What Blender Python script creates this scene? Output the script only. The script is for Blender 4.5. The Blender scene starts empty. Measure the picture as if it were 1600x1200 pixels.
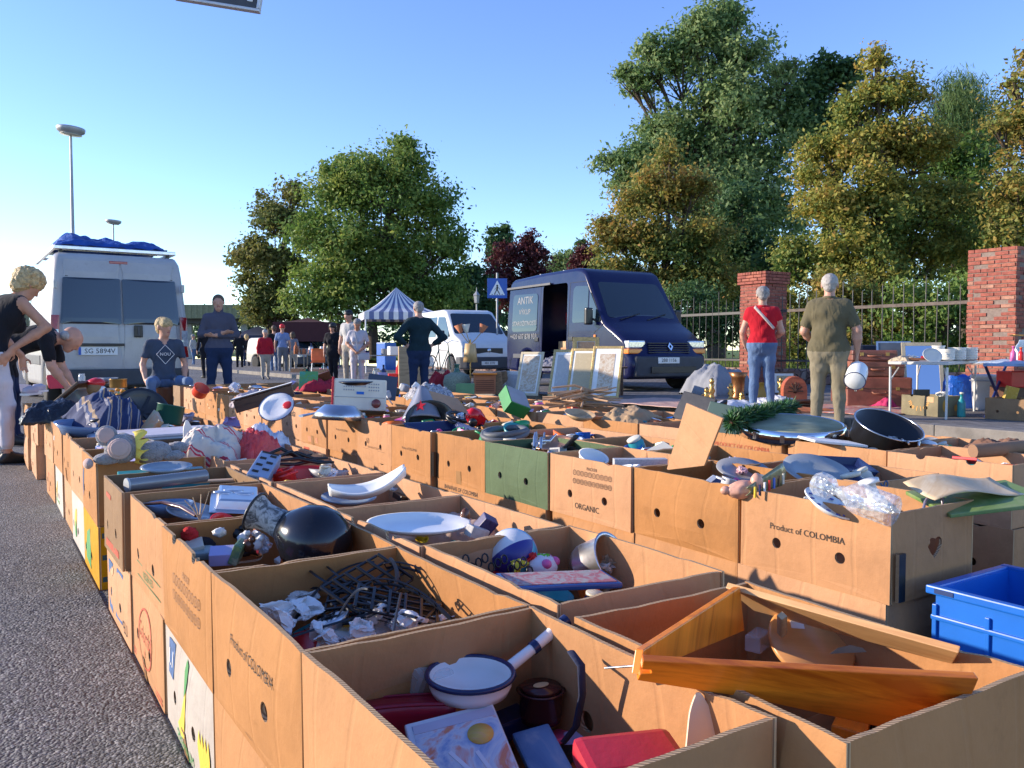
import bpy,bmesh,math,random
import numpy as np
from mathutils import Vector,Matrix,noise
from mathutils.geometry import delaunay_2d_cdt
R=math.radians
PI=math.pi
rnd=random.Random(7)
SC=bpy.context.scene
COL=SC.collection
V=Vector

# ------------------------------------------------------------------ camera
F=1300.0  # focal length in pixels of the 1600 px wide photograph
CAMH=0.93
YAW=R(32.87)  # camera looks this far to the right of the street direction (+Y)
PIT=R(2.38)
FWD=V((math.sin(YAW)*math.cos(PIT),math.cos(YAW)*math.cos(PIT),-math.sin(PIT)))
RGT=V((math.cos(YAW),-math.sin(YAW),0))
UPV=RGT.cross(FWD)
CAM=V((0,0,CAMH))
def ray(px,py):return FWD*F+RGT*(px-800)+UPV*(600-py)
def atz(px,py,z=0.0):
    r=ray(px,py);return CAM+r*((z-CAMH)/r.z)
def atd(px,py,d):
    return CAM+ray(px,py)*(d/F)
def gd(px,d,z=0.0):  # point on height z at picture column px and depth d
    p=CAM+(FWD*F+RGT*(px-800))*(d/F);return V((p.x,p.y,z))

# ------------------------------------------------------------------ object helpers
def tag(o,label=None,cat=None,group=None,kind=None):
    if label:o['label']=label
    if cat:o['category']=cat
    if group:o['group']=group
    if kind:o['kind']=kind
    return o
def empty(name,loc=(0,0,0),rz=0.0,label=None,cat=None,group=None,rot=None):
    o=bpy.data.objects.new(name,None);COL.objects.link(o)
    o.location=loc;o.rotation_euler=rot if rot else (0,0,rz)
    o.empty_display_size=.1
    return tag(o,label,cat,group)
def copy_tree(o,parent=None):
    c=o.copy();COL.objects.link(c)
    if parent is not None:c.parent=parent
    for ch in list(o.children):copy_tree(ch,c)
    return c
def rot3(rx=0,ry=0,rz=0):
    return Matrix.Rotation(rz,4,'Z')@Matrix.Rotation(ry,4,'Y')@Matrix.Rotation(rx,4,'X')
def T(x,y=0,z=0):
    return Matrix.Translation((x,y,z)if not hasattr(x,'__len__')else x)
def frame(o,xdir,zdir):
    z=V(zdir).normalized();x=V(xdir);x=(x-z*x.dot(z)).normalized();y=z.cross(x)
    m=Matrix((x,y,z)).transposed().to_4x4();m.translation=V(o);return m

class MB:
    def __init__(s):s.v=[];s.f=[];s.m=[];s.s=[]
    def add(s,vs,fs,mi=0,sm=False,M=None):
        b=len(s.v)
        if M is not None:vs=[M@V(p)for p in vs]
        s.v.extend([tuple(p)for p in vs])
        for f in fs:
            s.f.append([i+b for i in f]);s.m.append(mi);s.s.append(sm)
        return s
    def box(s,c,d,M=None,mi=0):
        x,y,z=c;a,b,h=d[0]/2,d[1]/2,d[2]/2
        vs=[(x+i*a,y+j*b,z+k*h)for k in (-1,1)for j in (-1,1)for i in (-1,1)]
        return s.add(vs,[(0,2,3,1),(4,5,7,6),(0,1,5,4),(2,6,7,3),(0,4,6,2),(1,3,7,5)],mi,False,M)
    def tube(s,path,r,n=8,mi=0,closed=False,M=None,sm=True,flat=None):
        P=[V(p)for p in path];k=len(P)
        rr=r if hasattr(r,'__len__')else [r]*k
        vs=[];fs=[];prev=None
        for i,p in enumerate(P):
            a=P[(i-1)%k]if (closed or i>0)else p
            b=P[(i+1)%k]if (closed or i<k-1)else p
            t=(b-a);t=t.normalized()if t.length>1e-9 else V((0,0,1))
            if prev is None:
                ref=V((0,0,1))if abs(t.z)<.9 else V((1,0,0))
                x=t.cross(ref).normalized()
            else:
                x=(prev-t*prev.dot(t));x=x.normalized()if x.length>1e-6 else t.orthogonal().normalized()
            prev=x;y=t.cross(x)
            for j in range(n):
                an=2*PI*j/n
                vs.append(p+x*(math.cos(an)*rr[i])+y*(math.sin(an)*rr[i]*(flat or 1)))
        seg=k if closed else k-1
        for i in range(seg):
            for j in range(n):
                a=i*n+j;b=i*n+(j+1)%n;c=((i+1)%k)*n+(j+1)%n;d=((i+1)%k)*n+j
                fs.append((a,b,c,d))
        s.add(vs,fs,mi,sm,M)
        if not closed:
            s.add([vs[j]for j in range(n)],[tuple(range(n-1,-1,-1))],mi,False,M)
            s.add([vs[(k-1)*n+j]for j in range(n)],[tuple(range(n))],mi,False,M)
        return s
    def lathe(s,prof,n=24,M=None,mi=0,sm=True,sx=1,sy=1,wob=None):
        vs=[];fs=[];k=len(prof)
        for (r,z)in prof:
            for j in range(n):
                a=2*PI*j/n;q=1+(wob(a,z)if wob else 0)
                vs.append((r*math.cos(a)*sx*q,r*math.sin(a)*sy*q,z))
        for i in range(k-1):
            for j in range(n):
                fs.append((i*n+j,i*n+(j+1)%n,(i+1)*n+(j+1)%n,(i+1)*n+j))
        if prof[0][0]>1e-6:fs.append(tuple(range(n-1,-1,-1)))
        if prof[-1][0]>1e-6:fs.append(tuple((k-1)*n+j for j in range(n)))
        return s.add(vs,fs,mi,sm,M)
    def bowl(s,prof,n=24,M=None,mi=0,sx=1,sy=1,wob=None):  # closed thin shell: profile already runs out and back
        vs=[];fs=[];k=len(prof)
        for (r,z)in prof:
            for j in range(n):
                a=2*PI*j/n;q=1+(wob(a,r)if wob else 0)
                vs.append((r*math.cos(a)*sx*q,r*math.sin(a)*sy*q,z))
        for i in range(k-1):
            for j in range(n):
                fs.append((i*n+j,i*n+(j+1)%n,(i+1)*n+(j+1)%n,(i+1)*n+j))
        return s.add(vs,fs,mi,True,M)
    def prism(s,poly,h,M=None,mi=0):  # polygon in local xy, extruded along z from 0 to h
        n=len(poly)
        vs=[(p[0],p[1],0)for p in poly]+[(p[0],p[1],h)for p in poly]
        fs=[tuple(range(n-1,-1,-1)),tuple(range(n,2*n))]+[(i,(i+1)%n,n+(i+1)%n,n+i)for i in range(n)]
        return s.add(vs,fs,mi,False,M)
    def sheet(s,fn,nu,nv,mi=0,sm=True,M=None,th=0.0):
        vs=[V(fn(i/nu,j/nv))for j in range(nv+1)for i in range(nu+1)]
        w=nu+1
        fs=[(j*w+i,j*w+i+1,(j+1)*w+i+1,(j+1)*w+i)for j in range(nv)for i in range(nu)]
        if th:
            # thickness: offset copy along rough normals plus a closing rim
            N=[]
            for j in range(nv+1):
                for i in range(nu+1):
                    a=vs[j*w+min(i+1,nu)]-vs[j*w+max(i-1,0)];b=vs[min(j+1,nv)*w+i]-vs[max(j-1,0)*w+i]
                    q=a.cross(b);N.append(q.normalized()if q.length>1e-12 else V((0,0,1)))
            k=len(vs);vs2=[p-q*th for p,q in zip(vs,N)]
            fs2=[tuple(k+i for i in reversed(f))for f in fs]
            rim=[i for i in range(w)]+[j*w+nu for j in range(1,nv+1)]+[nv*w+i for i in range(nu-1,-1,-1)]+[j*w for j in range(nv-1,0,-1)]
            fr=[(rim[(i+1)%len(rim)],rim[i],k+rim[i],k+rim[(i+1)%len(rim)])for i in range(len(rim))]
            s.add(vs+vs2,fs+fs2+fr,mi,sm,M)
        else:
            s.add(vs,fs,mi,sm,M)
        return s
    def blob(s,c,r,amp=.2,sub=3,fr=2.0,seed=0,mi=0,sm=True,M=None):
        bm=bmesh.new();bmesh.ops.create_icosphere(bm,subdivisions=sub,radius=1)
        rr=r if hasattr(r,'__len__')else (r,r,r)
        off=V((seed*3.17,seed*1.3,seed*7.7));vs=[]
        for v in bm.verts:
            k=1+amp*noise.noise(v.co*fr+off)+amp*.5*noise.noise(v.co*fr*2.3+off)
            vs.append((c[0]+v.co.x*rr[0]*k,c[1]+v.co.y*rr[1]*k,c[2]+v.co.z*rr[2]*k))
        bm.verts.index_update()
        fs=[tuple(v.index for v in f.verts)for f in bm.faces];bm.free()
        return s.add(vs,fs,mi,sm,M)
    def build(s,name,mats,parent=None,loc=(0,0,0),rot=(0,0,0),label=None,cat=None,group=None,kind=None,bevel=0,seg=2,M=None):
        me=bpy.data.meshes.new(name);me.from_pydata(s.v,[],s.f);
        if not isinstance(mats,(list,tuple)):mats=[mats]
        for m in mats:me.materials.append(m)
        me.polygons.foreach_set('material_index',s.m)
        me.polygons.foreach_set('use_smooth',s.s)
        me.update()
        if bevel:
            bm=bmesh.new();bm.from_mesh(me)
            bmesh.ops.remove_doubles(bm,verts=bm.verts,dist=1e-5)
            es=[e for e in bm.edges if len(e.link_faces)==2 and e.calc_face_angle(0)>R(35)]
            bmesh.ops.bevel(bm,geom=es,offset=bevel,segments=seg,profile=.6,affect='EDGES',clamp_overlap=True)
            bm.to_mesh(me);bm.free()
        o=bpy.data.objects.new(name,me);COL.objects.link(o)
        if parent is not None:o.parent=parent
        if M is not None:o.matrix_local=M
        else:o.location=loc;o.rotation_euler=rot
        return tag(o,label,cat,group,kind)

def text_mb(txt,size,M,mb=None,mi=0,align='CENTER',ext=0.0,fn=None):
    cu=bpy.data.curves.new('lettering','FONT');cu.body=txt;cu.size=size;cu.align_x=align;cu.align_y='CENTER'
    cu.extrude=ext;cu.resolution_u=2
    o=bpy.data.objects.new('lettering',cu);COL.objects.link(o)
    dg=bpy.context.evaluated_depsgraph_get()
    me=bpy.data.meshes.new_from_object(o.evaluated_get(dg))
    mb=mb or MB()
    vs=[M@v.co for v in me.vertices]
    if fn:vs=[fn(p)for p in vs]
    mb.add(vs,[tuple(p.vertices)for p in me.polygons],mi)
    bpy.data.objects.remove(o);bpy.data.curves.remove(cu);bpy.data.meshes.remove(me)
    return mb

# ------------------------------------------------------------------ materials
MATS={}
def nodes_of(name):
    m=bpy.data.materials.new(name);m.use_nodes=True
    nt=m.node_tree;b=nt.nodes['Principled BSDF']
    return m,nt,b
def L(nt,a,b):nt.links.new(a,b)
def nd(nt,t,**k):
    n=nt.nodes.new(t)
    for a,v in k.items():setattr(n,a,v)
    return n
def coords(nt,rndoff=True):
    tc=nd(nt,'ShaderNodeTexCoord')
    if not rndoff:return tc.outputs['Object']
    oi=nd(nt,'ShaderNodeObjectInfo');mu=nd(nt,'ShaderNodeMath',operation='MULTIPLY');mu.inputs[1].default_value=37
    L(nt,oi.outputs['Random'],mu.inputs[0])
    va=nd(nt,'ShaderNodeVectorMath',operation='ADD');L(nt,tc.outputs['Object'],va.inputs[0]);L(nt,mu.outputs[0],va.inputs[1])
    return va.outputs[0]
def noise_n(nt,co,scale,detail=3,rough=.55):
    n=nd(nt,'ShaderNodeTexNoise');n.inputs['Scale'].default_value=scale;n.inputs['Detail'].default_value=detail;n.inputs['Roughness'].default_value=rough
    L(nt,co,n.inputs['Vector']);return n
def ramp(nt,fac,stops):
    r=nd(nt,'ShaderNodeValToRGB');e=r.color_ramp.elements
    while len(e)<len(stops):e.new(.5)
    for x,(p,c)in zip(e,stops):x.position=p;x.color=(c[0],c[1],c[2],1)if hasattr(c,'__len__')else (c,c,c,1)
    L(nt,fac,r.inputs[0]);return r
def mixc(nt,fac,a,b,mode='MIX'):
    m=nd(nt,'ShaderNodeMix',data_type='RGBA',blend_type=mode)
    for i,x in ((0,fac),(6,a),(7,b)):
        if hasattr(x,'is_linked'):L(nt,x,m.inputs[i])
        elif hasattr(x,'__len__'):m.inputs[i].default_value=(x[0],x[1],x[2],1)
        else:m.inputs[i].default_value=x
    return m.outputs[2]
def bump(nt,b,h,strength=.3,dist=.01,prev=None):
    n=nd(nt,'ShaderNodeBump');n.inputs['Strength'].default_value=strength;n.inputs['Distance'].default_value=dist
    L(nt,h,n.inputs['Height'])
    if prev:L(nt,prev,n.inputs['Normal'])
    L(nt,n.outputs[0],b.inputs['Normal']);return n.outputs[0]
def pm(name,c,rough=.5,metal=0,var=.12,vs=6.0,bs=0,bd=.3,dist=.005,spec=.5,sheen=0,alpha=1,trans=0,coat=0,rvar=0):
    """plain painted / plastic / cloth material with colour variation, wear and bump"""
    if name in MATS:return MATS[name]
    m,nt,b=nodes_of(name)
    co=coords(nt)
    if var:
        n=noise_n(nt,co,vs,4)
        r=ramp(nt,n.outputs[0],[(.3,[max(0,x*(1-var))for x in c]),(.7,[min(1,x*(1+var))for x in c])])
        L(nt,r.outputs[0],b.inputs['Base Color'])
        if rvar:
            rr=ramp(nt,n.outputs[0],[(.3,max(0,rough-rvar)),(.7,min(1,rough+rvar))]);L(nt,rr.outputs[0],b.inputs['Roughness'])
    else:
        b.inputs['Base Color'].default_value=(*c,1)
    if not rvar:b.inputs['Roughness'].default_value=rough
    b.inputs['Metallic'].default_value=metal
    b.inputs['Specular IOR Level'].default_value=spec
    if sheen:b.inputs['Sheen Weight'].default_value=sheen
    if trans:b.inputs['Transmission Weight'].default_value=trans
    if coat:b.inputs['Coat Weight'].default_value=coat;b.inputs['Coat Roughness'].default_value=.06
    if alpha<1:b.inputs['Alpha'].default_value=alpha
    if bs:
        n2=noise_n(nt,co,bs,5);bump(nt,b,n2.outputs[0],bd,dist)
    MATS[name]=m;return m

def cardboard(name,tint=(1,1,1),dark=1.0,print_c=None):
    m,nt,b=nodes_of(name)
    co=coords(nt);tc=nd(nt,'ShaderNodeTexCoord');oi=nd(nt,'ShaderNodeObjectInfo')
    base=[.47*tint[0]*dark,.236*tint[1]*dark,.106*tint[2]*dark]
    n1=noise_n(nt,co,5,7,.72)
    r1=ramp(nt,n1.outputs[0],[(.3,[x*.86 for x in base]),(.5,base),(.72,[min(1,x*1.10)for x in base])])
    # fibre streaks running up the wall
    sp=nd(nt,'ShaderNodeSeparateXYZ');L(nt,co,sp.inputs[0])
    ad=nd(nt,'ShaderNodeMath',operation='ADD');L(nt,sp.outputs[0],ad.inputs[0]);L(nt,sp.outputs[1],ad.inputs[1])
    cx=nd(nt,'ShaderNodeCombineXYZ');L(nt,ad.outputs[0],cx.inputs[0])
    mz=nd(nt,'ShaderNodeMath',operation='MULTIPLY');L(nt,sp.outputs[2],mz.inputs[0]);mz.inputs[1].default_value=.12;L(nt,mz.outputs[0],cx.inputs[2])
    n2=noise_n(nt,cx.outputs[0],260,2,.5)
    r2=ramp(nt,n2.outputs[0],[(.3,.985),(.7,1.01)])
    c1=mixc(nt,1.0,r1.outputs[0],r2.outputs[0],'MULTIPLY')
    # worn, water-marked blotches
    n3=noise_n(nt,co,9,6,.7);r3=ramp(nt,n3.outputs[0],[(.58,0.0),(.78,.55)])
    c2=mixc(nt,r3.outputs[0],c1,[x*.62 for x in base])
    # each box its own shade
    hs=nd(nt,'ShaderNodeHueSaturation');rv=nd(nt,'ShaderNodeMapRange');L(nt,oi.outputs['Random'],rv.inputs[0]);rv.inputs[3].default_value=.82;rv.inputs[4].default_value=1.12
    L(nt,rv.outputs[0],hs.inputs['Value']);rs=nd(nt,'ShaderNodeMapRange');L(nt,oi.outputs['Random'],rs.inputs[0]);rs.inputs[3].default_value=1.1;rs.inputs[4].default_value=.88
    L(nt,rs.outputs[0],hs.inputs['Saturation']);L(nt,c2,hs.inputs['Color']);L(nt,hs.outputs[0],b.inputs['Base Color'])
    b.inputs['Roughness'].default_value=.82;b.inputs['Specular IOR Level'].default_value=.25
    w=nd(nt,'ShaderNodeTexWave',wave_type='BANDS',bands_direction='X');w.inputs['Scale'].default_value=44;w.inputs['Distortion'].default_value=0
    L(nt,cx.outputs[0],w.inputs['Vector'])
    p=bump(nt,b,w.outputs[1],.025,.0012)
    n4=noise_n(nt,co,14,5,.6);p=bump(nt,b,n4.outputs[0],.5,.008,p)
    # pressed crease lines
    w2=nd(nt,'ShaderNodeTexWave',wave_type='BANDS',bands_direction='X');w2.inputs['Scale'].default_value=2.4;w2.inputs['Distortion'].default_value=0;L(nt,cx.outputs[0],w2.inputs['Vector'])
    r5=ramp(nt,w2.outputs[1],[(.0,0.0),(.035,1.0)]);bump(nt,b,r5.outputs[0],.35,.003,p)
    MATS[name]=m;return m
def cardboard_edge(name):
    m,nt,b=nodes_of(name);tc=nd(nt,'ShaderNodeTexCoord');sp=nd(nt,'ShaderNodeSeparateXYZ');L(nt,tc.outputs['Object'],sp.inputs[0])
    ad=nd(nt,'ShaderNodeMath',operation='ADD');L(nt,sp.outputs[0],ad.inputs[0]);L(nt,sp.outputs[1],ad.inputs[1])
    cx=nd(nt,'ShaderNodeCombineXYZ');L(nt,ad.outputs[0],cx.inputs[0])
    w=nd(nt,'ShaderNodeTexWave',wave_type='BANDS',bands_direction='X');w.inputs['Scale'].default_value=42;w.inputs['Distortion'].default_value=2;L(nt,cx.outputs[0],w.inputs['Vector'])
    r=ramp(nt,w.outputs[1],[(.2,(.26,.15,.075)),(.75,(.62,.41,.22))]);L(nt,r.outputs[0],b.inputs['Base Color'])
    b.inputs['Roughness'].default_value=.9;bump(nt,b,w.outputs[1],.5,.003);MATS[name]=m;return m
def wood(name,c=(.55,.22,.06),d=(.28,.09,.02),scale=3.0,rough=.45,axis=0):
    if name in MATS:return MATS[name]
    m,nt,b=nodes_of(name);co=coords(nt)
    mp=nd(nt,'ShaderNodeMapping');s=[1.0,9.0,9.0];s=s[-axis:]+s[:-axis]if axis else s
    mp.inputs['Scale'].default_value=s;L(nt,co,mp.inputs[0])
    n=noise_n(nt,mp.outputs[0],scale,6,.65);n.inputs['Distortion'].default_value=.6
    r=ramp(nt,n.outputs[0],[(.32,d),(.5,c),(.72,[min(1,x*1.25)for x in c])]);L(nt,r.outputs[0],b.inputs['Base Color'])
    b.inputs['Roughness'].default_value=rough;bump(nt,b,n.outputs[0],.12,.003);MATS[name]=m;return m
def cloth(name,c,c2=None,scale=60,rough=.9,wr=5.0,amt=.5,stripes=None):
    """woven cloth with broad creases; stripes = list of (pos, colour) along local x+z"""
    if name in MATS:return MATS[name]
    m,nt,b=nodes_of(name);co=coords(nt,False)
    n=noise_n(nt,co,wr,3);c2=c2 or [x*.82 for x in c]
    r=ramp(nt,n.outputs[0],[(.3,c2),(.7,c)]);L(nt,r.outputs[0],b.inputs['Base Color'])
    b.inputs['Roughness'].default_value=rough;b.inputs['Specular IOR Level'].default_value=.2;b.inputs['Sheen Weight'].default_value=.05
    mp=nd(nt,'ShaderNodeMapping');mp.inputs['Scale'].default_value=(1,1,.38);mp.inputs['Rotation'].default_value=(0.3,.5,0);L(nt,co,mp.inputs[0])
    n2=noise_n(nt,mp.outputs[0],13,2,.5);n2.inputs['Distortion'].default_value=.8
    p=bump(nt,b,n2.outputs[0],amt,.03);n3=noise_n(nt,co,220,2);bump(nt,b,n3.outputs[0],.12,.002,p)
    MATS[name]=m;return m
def glass(name,c=(.9,.95,.95),rough=.03,alpha=.28):
    if name in MATS:return MATS[name]
    m,nt,b=nodes_of(name);b.inputs['Base Color'].default_value=(*c,1);b.inputs['Roughness'].default_value=rough
    b.inputs['Alpha'].default_value=alpha;b.inputs['Specular IOR Level'].default_value=.9;MATS[name]=m;return m

CB=cardboard('kraft cardboard');CBP=cardboard('pale kraft cardboard',(1.0,1.06,1.12));CBG=cardboard('greyed kraft cardboard',(.72,.88,1.05),.8)
CBGREEN=cardboard('green printed cardboard',(.20,.62,.62),.85);CBW=cardboard('white printed cardboard',(1.2,2.1,4.0),.85)
CBY=cardboard('yellow printed cardboard',(1.25,1.3,.35),1.0);CBD=cardboard('dark printed cardboard',(.16,.17,.2),.8)
EDGE=cardboard_edge('corrugated cut edge')
INK=pm('black printing ink',(.035,.026,.02),.8,var=.4,vs=60)
REDINK=pm('red printing ink',(.42,.07,.03),.8,var=.3,vs=60)
TANINK=pm('brown printing ink',(.21,.105,.05),.8,var=.3,vs=60)
BLUEINK=pm('blue printing ink',(.05,.11,.25),.8,var=.3,vs=60)
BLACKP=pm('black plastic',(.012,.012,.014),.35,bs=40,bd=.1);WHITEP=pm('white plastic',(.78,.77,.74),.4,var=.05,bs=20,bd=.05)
STEEL=pm('brushed steel',(.55,.55,.56),.28,1,bs=60,bd=.06);ALU=pm('dull aluminium',(.72,.72,.72),.35,1,bs=30,bd=.15,rvar=.12)
CHROME=pm('chrome',(.8,.8,.8),.08,1,var=0);RUBBER=pm('tyre rubber',(.018,.018,.018),.85,bs=30,bd=.3)
ENAMEL=pm('white enamel',(.80,.80,.77),.18,var=.05,vs=9);NAVY=pm('navy enamel',(.012,.022,.085),.25,var=.2)
REDP=pm('red plastic',(.62,.02,.02),.3);BLUEP=pm('blue plastic',(.01,.13,.52),.35,var=.1,bs=15,bd=.08);GREENP=pm('green plastic',(.02,.28,.10),.35)
YELP=pm('yellow plastic',(.75,.52,.04),.35);ORANGEP=pm('orange plastic',(.8,.16,.02),.35);PINKP=pm('pink plastic',(.78,.12,.32),.4);LILAC=pm('lilac paper',(.42,.40,.66),.8)
TEALP=pm('teal plastic',(.02,.26,.28),.35);GREYP=pm('grey plastic',(.3,.31,.33),.45);CREAM=pm('cream plastic',(.66,.61,.48),.45);BROWNP=pm('brown glaze',(.13,.05,.025),.25)
PINE=wood('orange varnished pine',(.80,.215,.014),(.40,.075,.005),2.4,.3);DARKWOOD=wood('dark wood',(.11,.05,.025),(.04,.018,.01));PALEWOOD=wood('pale wood',(.5,.34,.18),(.34,.21,.1))
GOLD=pm('gilt frame',(.45,.31,.12),.4,.6,var=.3,vs=30,bs=60,bd=.3);TERRA=pm('terracotta',(.46,.16,.07),.8,bs=40,bd=.2);BRASS=pm('brass',(.48,.30,.10),.35,.9,bs=30,bd=.2)
PAPER=pm('white paper',(.78,.76,.72),.85,var=.06,bs=25,bd=.3);LEATHER=pm('brown leather',(.24,.085,.045),.55,var=.25,bs=40,bd=.25);REDLEA=pm('red leather',(.42,.015,.03),.45,bs=70,bd=.2)
CLEARP=glass('clear plastic',(.85,.9,.92),.08,.3);CRYST=None
# ------------------------------------------------------------------ camera, light, sky
cam=bpy.data.cameras.new('camera');co=bpy.data.objects.new('camera',cam);COL.objects.link(co)
cam.sensor_width=36;cam.lens=36*F/1600;cam.clip_end=2000;cam.clip_start=.05
Mc=Matrix((RGT,UPV,-FWD)).transposed().to_4x4();Mc.translation=CAM;co.matrix_world=Mc
SC.camera=co
SUN=V((-.78,.62,0)).normalized()  # horizontal direction towards the sun
SUN_EL=R(15.5)
sd=V((SUN.x*math.cos(SUN_EL),SUN.y*math.cos(SUN_EL),math.sin(SUN_EL)))
sl=bpy.data.lights.new('sun','SUN');sl.energy=2.8;sl.angle=R(.53);sl.color=(1.0,.86,.70)
so=bpy.data.objects.new('sun',sl);COL.objects.link(so);so.rotation_euler=(-sd).to_track_quat('-Z','Y').to_euler();so.location=(-20,20,20)
w=bpy.data.worlds.new('World');SC.world=w;w.use_nodes=True
nt=w.node_tree;bg=nt.nodes['Background']
sk=nd(nt,'ShaderNodeTexSky',sky_type='NISHITA');sk.sun_disc=False;sk.sun_elevation=SUN_EL;sk.sun_rotation=math.atan2(SUN.x,SUN.y)
sk.altitude=200;sk.air_density=.9;sk.dust_density=.0;sk.ozone_density=3.0
hs=nd(nt,'ShaderNodeHueSaturation');hs.inputs['Saturation'].default_value=1.08;hs.inputs['Hue'].default_value=.516;hs.inputs['Value'].default_value=.86
L(nt,sk.outputs[0],hs.inputs['Color']);L(nt,hs.outputs[0],bg.inputs[0]);bg.inputs[1].default_value=.15
SC.view_settings.view_transform='Standard';SC.view_settings.look='None';SC.view_settings.gamma=1;SC.view_settings.exposure=1.5
SC.cycles.max_bounces=8;SC.cycles.transparent_max_bounces=16;SC.cycles.use_denoising=True

# ------------------------------------------------------------------ ground
def asphalt():
    m,nt,b=nodes_of('asphalt');co=coords(nt,False)
    v=nd(nt,'ShaderNodeTexVoronoi',feature='F1');v.inputs['Scale'].default_value=125;v.inputs['Randomness'].default_value=1;L(nt,co,v.inputs['Vector'])
    v2=nd(nt,'ShaderNodeTexVoronoi',feature='F1');v2.inputs['Scale'].default_value=190;L(nt,co,v2.inputs['Vector'])
    n=noise_n(nt,co,.55,5,.6);n2=noise_n(nt,co,6,4,.6)
    sp=nd(nt,'ShaderNodeSeparateColor');L(nt,v.outputs['Color'],sp.inputs[0])
    r=ramp(nt,sp.outputs[0],[(.0,(.092,.089,.085)),(.45,(.145,.139,.131)),(.8,(.205,.196,.185)),(1,(.30,.285,.27))])
    r2=ramp(nt,n.outputs[0],[(.3,.8),(.7,1.15)]);r3=ramp(nt,n2.outputs[0],[(.3,.88),(.7,1.1)])
    c=mixc(nt,1,r.outputs[0],r2.outputs[0],'MULTIPLY');c=mixc(nt,1,c,r3.outputs[0],'MULTIPLY')
    L(nt,c,b.inputs['Base Color']);b.inputs['Roughness'].default_value=.8;b.inputs['Specular IOR Level'].default_value=.3
    mul=nd(nt,'ShaderNodeMath',operation='MULTIPLY');mul.inputs[1].default_value=-1;L(nt,v.outputs['Distance'],mul.inputs[0])
    p=bump(nt,b,mul.outputs[0],.9,.006);
    m2=nd(nt,'ShaderNodeMath',operation='MULTIPLY');m2.inputs[1].default_value=-1;L(nt,v2.outputs['Distance'],m2.inputs[0])
    p=bump(nt,b,m2.outputs[0],.4,.003,p);bump(nt,b,n2.outputs[0],.2,.02,p)
    return m
ASPH=asphalt()
g=MB();g.sheet(lambda a,b:(-300+308.6*a,-60+560*b,0),30,40);g.build('road',ASPH,kind='structure')
# the road surface near the lens: real stone relief
rs=np.random.default_rng(3)
def stones():
    x0,x1,y0,y1,st=-1.35,.40,.75,4.6,.0040
    nx,ny=int((x1-x0)/st),int((y1-y0)/st)
    X,Y=np.meshgrid(np.linspace(x0,x1,nx),np.linspace(y0,y1,ny))
    cs=.0072;gx=np.floor(X/cs).astype(int);gy=np.floor(Y/cs).astype(int);best=np.full(X.shape,9.);bid=np.zeros(X.shape)
    def h(a,b,k):q=np.sin(a*127.1+b*311.7+k*74.7)*43758.5453;return q-np.floor(q)
    for i in (-1,0,1):
        for j in (-1,0,1):
            a=gx+i;b=gy+j;dx=(a+h(a,b,1))*cs-X;dy=(b+h(a,b,2))*cs-Y;d=np.sqrt(dx*dx+dy*dy)/cs
            k=d<best;best=np.where(k,d,best);bid=np.where(k,h(a,b,3),bid)
    Z=.0035+.0036*(np.sqrt(np.clip(1-1.1*best**2,0,1))*(.35+.65*bid))
    e=np.minimum(np.minimum(X-x0,x1-X),np.minimum(Y-y0,y1-Y));Z=np.where(e<.02,-.004,Z)
    co=np.stack([X,Y,Z],-1).reshape(-1,3);idx=np.arange(nx*ny).reshape(ny,nx)
    fs=np.stack([idx[:-1,:-1],idx[:-1,1:],idx[1:,1:],idx[1:,:-1]],-1).reshape(-1,4)
    return co,fs
def fast_mesh(name,co,fs,mats,smooth=True,parent=None,mi=None):
    me=bpy.data.meshes.new(name);k=fs.shape[1]
    me.vertices.add(len(co));me.vertices.foreach_set('co',np.ascontiguousarray(co,dtype=np.float32).ravel())
    me.loops.add(fs.size);me.loops.foreach_set('vertex_index',np.ascontiguousarray(fs,dtype=np.int32).ravel())
    me.polygons.add(len(fs));me.polygons.foreach_set('loop_start',np.arange(0,fs.size,k,dtype=np.int32))
    me.polygons.foreach_set('loop_total',np.full(len(fs),k,dtype=np.int32))
    if mi is not None:me.polygons.foreach_set('material_index',np.ascontiguousarray(mi,dtype=np.int32))
    me.polygons.foreach_set('use_smooth',np.full(len(fs),smooth,dtype=bool))
    for m in (mats if isinstance(mats,(list,tuple))else [mats]):me.materials.append(m)
    me.update(calc_edges=True);me.validate()
    o=bpy.data.objects.new(name,me);COL.objects.link(o)
    if parent is not None:o.parent=parent
    return o
c_,f_=stones();o=fast_mesh('road_gravel',c_,f_,ASPH);tag(o,kind='structure')

CONC=pm('worn concrete',(.20,.18,.155),.9,var=.25,vs=5,bs=60,bd=.5,dist=.006)
def pavers():
    m,nt,b=nodes_of('grey paving setts');co=coords(nt,False)
    br=nd(nt,'ShaderNodeTexBrick');br.inputs['Scale'].default_value=1;br.inputs['Brick Width'].default_value=.2;br.inputs['Row Height'].default_value=.1;br.inputs['Mortar Size'].default_value=.006
    br.inputs['Color1'].default_value=(.20,.185,.17,1);br.inputs['Color2'].default_value=(.14,.13,.125,1);br.inputs['Mortar'].default_value=(.05,.045,.04,1);L(nt,co,br.inputs['Vector'])
    n=noise_n(nt,co,2,5);r=ramp(nt,n.outputs[0],[(.3,.75),(.7,1.2)]);c=mixc(nt,1,br.outputs[0],r.outputs[0],'MULTIPLY');L(nt,c,b.inputs['Base Color'])
    b.inputs['Roughness'].default_value=.85;iv=nd(nt,'ShaderNodeMath',operation='SUBTRACT');iv.inputs[0].default_value=1;L(nt,br.outputs['Fac'],iv.inputs[1]);p=bump(nt,b,iv.outputs[0],.6,.006)
    n2=noise_n(nt,co,60,3);bump(nt,b,n2.outputs[0],.3,.004,p);return m
PAVE=pavers()
KX=8.6
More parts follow.
